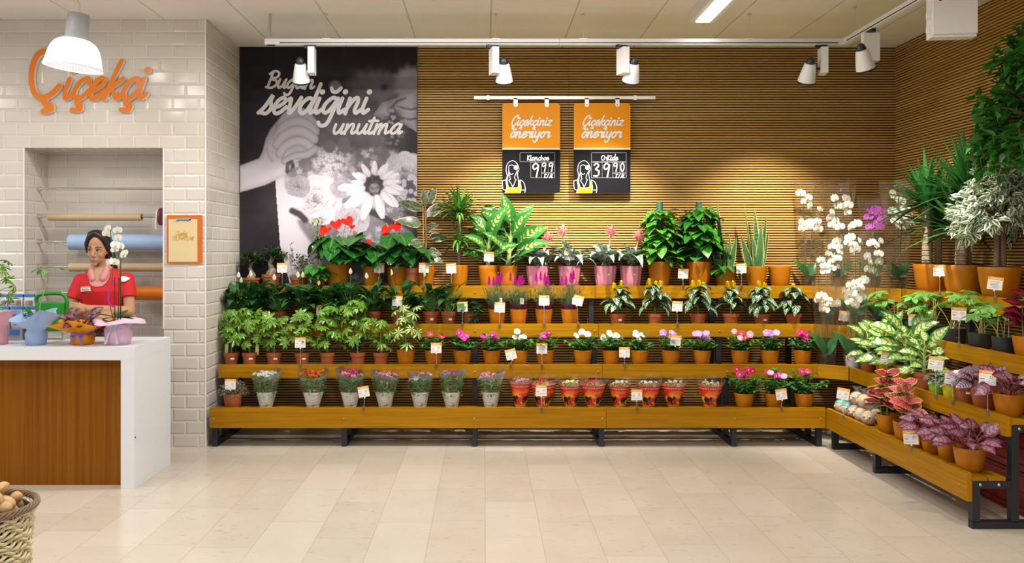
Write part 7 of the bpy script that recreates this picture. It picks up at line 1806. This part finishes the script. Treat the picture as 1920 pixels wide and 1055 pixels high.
# ------------------------------------------------------------------ watering can and packets at the back of the counter
tray_ = thing('tray', 'low grey tray under the green watering can', 'tray', (wx(100, 5.70), 5.70, CZT))
b = MB(); b.box(-.155, .10, -.06, .06, .045, .055); b.box(-.15, -.14, -.055, .055, 0.0005, .045); b.box(.085, .095, -.055, .055, .0005, .045); b.build('board', mat('grey_board', (.40, .38, .36), .5), tray_, bevel=.002)
M_CAN = mat('green_plastic', (.012, .23, .020), .32, var=.05)
wc = thing('watering_can', 'green plastic watering can behind the blue-wrapped seedling', 'watering can', (wx(95, 5.70), 5.70, CZT + .0555))
b = MB(); b.lathe([(.0001, 0), (.088, 0), (.094, .01), (.100, .10), (.103, .185), (.101, .192), (.06, .197), (.055, .19)], 36, ell=.52); b.build('body', M_CAN, wc)
b = MB(); b.tube(smoothpts([(-.085, 0, .17), (-.098, 0, .21), (-.080, 0, .245), (.0, 0, .255), (.08, 0, .250), (.108, 0, .215), (.112, 0, .165), (.100, 0, .11)], 4), .013, 10); b.build('handle', M_CAN, wc)
b = MB(); b.tube([(-.06, -.0, .03), (-.12, .0, .10), (-.17, .0, .16)], [.018, .014, .011], 10); b.build('spout', M_CAN, wc)
rk = thing('packet_rack', 'small stepped rack with a blue front edge at the left of the counter', 'rack', (wx(25, 5.7), 5.7, CZT))
b = MB(); b.box(-.20, .10, -.10, .12, .0005, .075); b.box(-.20, .10, -.03, .12, .075, .12); b.box(-.20, .10, .05, .12, .12, .20); b.build('steps', mat('rack_grey', (.30, .31, .33), .6), rk)
MB().box(-.20, .10, -.106, -.1005, .040, .074).build('blue_edge', mat('rack_blue', (.03, .16, .50), .4), rk)
M_PACK = mat('packet_white', (.66, .65, .66), .35, var=.05); M_PBLUE = mat('packet_blue', (.05, .20, .58), .35); M_PPIC = mat('packet_picture', (.30, .22, .18), .5, var=.9, nscale=60)
rows = [(-.065, .0755, 'front row', ((8, .036), (34, .042), (62, .036))), (.008, .1205, 'middle row', ((6, .038), (32, .042), (56, .040))), (.085, .2005, 'back row', ((3, .042), (30, .048), (55, .032)))]
for dy, dz, rn, ps in rows:
    for i, (px, hw) in enumerate(ps):
        Y = 5.7 + dy; p = thing('packet', 'white packet with a blue top, %s in the %s of the rack' % (('leftmost', 'middle', 'rightmost')[i], rn), 'packet', (wx(px, Y), Y, CZT + dz), 0, 'packets in the small rack')
        b = MB(); hh = .098; b.grid([[(-hw, 0, 0), (hw, 0, 0), (hw, .02, 0), (-hw, .02, 0)], [(-hw, -.010, hh * .3), (hw, -.010, hh * .3), (hw, .028, hh * .3), (-hw, .028, hh * .3)], [(-hw, -.004, hh * .8), (hw, -.004, hh * .8), (hw, .022, hh * .8), (-hw, .022, hh * .8)], [(-hw, .008, hh), (hw, .008, hh), (hw, .010, hh), (-hw, .010, hh)]], closed=True); b.build('pouch', M_PACK, p)
        b = MB(); b.box(-hw, hw, -.006, .016, hh * .84, hh * 1.02); b.build('blue_seal', M_PBLUE, p)
        b = MB(); b.box(hw * .1, hw * .8, -.0125, -.0105, hh * .25, hh * .6); b.build('picture', M_PPIC, p)
        b = MB()
        for k in range(3): b.box(-hw * .8, -hw * .05, -.0120, -.0100, hh * (.30 + .12 * k), hh * (.33 + .12 * k))
        b.build('print_lines', M_GREYLINE, p)

# ------------------------------------------------------------------ wicker basket of walnuts in the foreground
YB_ = 2.78; bxp = wx(-42, YB_); ZR = .640
M_WICK = G('wicker'); u, v, _ = M_WICK.sep(M_WICK.uv()); nz = M_WICK.noise(M_WICK.coord(), 60.0, 2.0)
M_WICK.set(color=M_WICK.mix(nz, (.50, .40, .20), (.76, .68, .44)), rough=.6); M_WICK = M_WICK.m
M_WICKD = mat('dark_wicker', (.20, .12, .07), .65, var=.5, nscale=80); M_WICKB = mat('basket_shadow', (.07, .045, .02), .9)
bk = thing('wicker_basket', 'tall wicker basket with a dark braided rim in the lower left foreground', 'basket', (bxp, YB_, 0))
prof_r = lambda z: .150 + .030 * (z / ZR) ** 3 + .012 * math.cos(z * 5)
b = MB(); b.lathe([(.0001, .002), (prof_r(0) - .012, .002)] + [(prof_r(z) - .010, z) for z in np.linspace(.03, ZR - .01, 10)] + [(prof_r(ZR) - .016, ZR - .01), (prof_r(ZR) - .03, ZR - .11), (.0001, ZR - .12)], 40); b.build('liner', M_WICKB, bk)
b = MB(); nst = 34
for i in range(nst):
    a = 2 * PI * i / nst; b.tube([((prof_r(z) - .004) * math.cos(a), (prof_r(z) - .004) * math.sin(a), z) for z in np.linspace(.005, ZR - .01, 10)], .0035, 5)
b.build('stakes', M_WICK, bk)
b = MB(); rows_n = 46
for k in range(rows_n):
    z0 = .012 + k * (ZR - .016) / rows_n; N = nst * 4; sl = .030
    rowsg = []
    pts = []
    for j in range(N + 1):
        a = 2 * PI * j / N + PI * .75; w_ = math.cos(PI * j / 4 + (PI if k % 2 else 0)) * .0045
        zz = z0 + .0062 * math.sin(12 * a + k * .9); rr = prof_r(z0) + w_
        pts.append((rr * math.cos(a), rr * math.sin(a), zz))
    b.tube(pts, .0056, 5, cap=False)
b.build('weave', M_WICK, bk)
b = MB()
for k in range(6):
    ph = k * 2 * PI / 6; pts = [((prof_r(ZR) + .006 + .008 * math.cos(9 * a + ph)) * math.cos(a), (prof_r(ZR) + .006 + .008 * math.cos(9 * a + ph)) * math.sin(a), ZR + .004 + .009 * math.sin(9 * a + ph)) for a in np.linspace(PI * .75, PI * 2.75, 160)]
    b.tube(pts, .0042, 5, cap=False)
b.build('braided_rim', M_WICKD, bk)
g = G('walnut_shell'); n1 = g.noise(g.scale(g.coord(), (60, 60, 30)), 1.0, 4.0, .6); n2 = g.noise(g.coord(), 8.0, 1.0)
g.set(color=g.mix(n1, (.40, .235, .095), g.mix(n2, (.66, .46, .23), (.60, .38, .13))), rough=.55); g.bump(n1, .5, .003); M_NUT = g.m
def nut_mesh(k):
    rs_ = random.Random(k); b = MB(); rows = []; n, m_ = 16, 12; ax = (.0195, .0195, .026 + .003 * rs_.random())
    for i in range(m_ + 1):
        th = PI * i / m_; row = []
        for j in range(n):
            a = 2 * PI * j / n; q = 1 + .035 * math.sin(5 * a + 3 * th + k) + .03 * math.sin(3 * th * 2 + 4 * a) + (.05 if j in (0, n // 2) else 0)
            row.append((ax[0] * math.sin(th) * math.cos(a) * q, ax[1] * math.sin(th) * math.sin(a) * q, -ax[2] * math.cos(th) * (1.06 if i == m_ else 1)))
        rows.append(row)
    b.grid(rows, closed=True); return b.mesh('walnut', M_NUT)
nm = [nut_mesh(k) for k in range(5)]
rs_ = random.Random(3); placed = []
def where_(x, y):
    d = 'right' if x > .05 else ('left' if x < -.05 else 'middle'); e = 'front' if y < -.045 else ('back' if y > .045 else 'centre'); return d, e
cnt = {}
for layer, (zc, rad) in enumerate(((ZR - .085, .118), (ZR - .055, .124), (ZR - .022, .130), (ZR + .010, .118), (ZR + .038, .085))):
    tries = 0
    while tries < 900:
        tries += 1; a = rs_.uniform(0, 2 * PI); q = rad * math.sqrt(rs_.random()); p = V(q * math.cos(a), q * math.sin(a), zc + rs_.uniform(-.006, .006))
        if p.x < -.05: continue
        if all((p - o_).length > .0405 for o_ in placed):
            placed.append(p)
for i, p in enumerate(sorted(placed, key=lambda p: -p.z)):
    o = link('walnut', nm[i % 5], None, loc=V(bxp, YB_, 0) + p, rot=(rs_.uniform(.6, 2.2), rs_.uniform(-.6, .6), rs_.uniform(0, 6)), scale=(1.02,) * 3)
    tag(o, 'brown walnut among those heaped in the wicker basket', 'walnut', 'walnuts in the basket')

# ------------------------------------------------------------------ red crates under the right-hand stand
M_CRATE = mat('red_crate', (.26, .012, .012), .4, var=.1)
for i, lb in enumerate(('red plastic crate on the floor behind the black end frame', 'red plastic crate stacked on another behind the black end frame')):
    c = thing('plastic_crate', lb, 'crate', (3.21, 4.92, .001 + i * .246), 0, 'stacked red crates')
    b = MB(); A, B_, H_ = .17, .26, .24
    for sx in (-1, 1): b.box(sx * A - .006, sx * A + .006, -B_, B_, 0, H_)
    for sy in (-1, 1): b.box(-A, A, sy * B_ - .006, sy * B_ + .006, 0, H_)
    b.box(-A, A, -B_, B_, 0, .01)
    for z in (.02, .11, .20):
        for sy in (-1, 1): b.box(-A - .012, A + .012, sy * (B_ + .009) - .006, sy * (B_ + .009) + .006, z, z + .02)
        for sx in (-1, 1): b.box(sx * (A + .009) - .006, sx * (A + .009) + .006, -B_ - .01, B_ + .01, z, z + .02)
    for k in range(-3, 4):
        for sy in (-1, 1): b.box(k * .048 - .004, k * .048 + .004, sy * (B_ + .008) - .004, sy * (B_ + .008) + .004, .02, .22)
    b.build('shell', M_CRATE, c, smooth=False)
    b = MB(); b.box(-A - .014, A + .014, -B_ - .016, B_ + .016, H_ - .001, H_ + .004); b.box(-A + .01, A - .01, -B_ + .01, B_ - .01, H_ - .001, H_ + .002); b.build('rim', MATS['black_plastic'], c)
# ------------------------------------------------------------------ leaves that would poke through a wall bend back along it
def keep_clear():
    for root in [o for o in COL.objects if o.parent is None and o.type == 'EMPTY' and o.get('category') in ('potted plant', 'bonsai', 'orchid', 'wrapped flowers')]:
        for ch in root.children:
            if ch.type != 'MESH' or ch.data.users > 1 or ch.name.startswith(('pot', 'soil')): continue
            me = ch.data; n = len(me.vertices); co = np.empty(n * 3, dtype=np.float32); me.vertices.foreach_get('co', co); co = co.reshape(-1, 3)
            lx, ly = root.location.x, root.location.y; ch_ = False
            for ax, off, lim, sg in ((1, ly, YB - SD - .006, 1), (0, lx, XR - SD - .006, 1), (0, lx, XL + .006, -1)):
                d = (co[:, ax] + off - lim) * sg; m = d > 0
                if sg == -1 and ly < YF: m &= False
                if m.any(): co[m, ax] -= sg * d[m] * 1.25; ch_ = True
            dz = co[:, 2] + root.location.z - (ZC - .01); m = dz > 0
            if m.any(): co[m, 2] -= dz[m] * 1.2; ch_ = True
            if ch_: me.vertices.foreach_set('co', co.ravel()); me.update()
keep_clear()
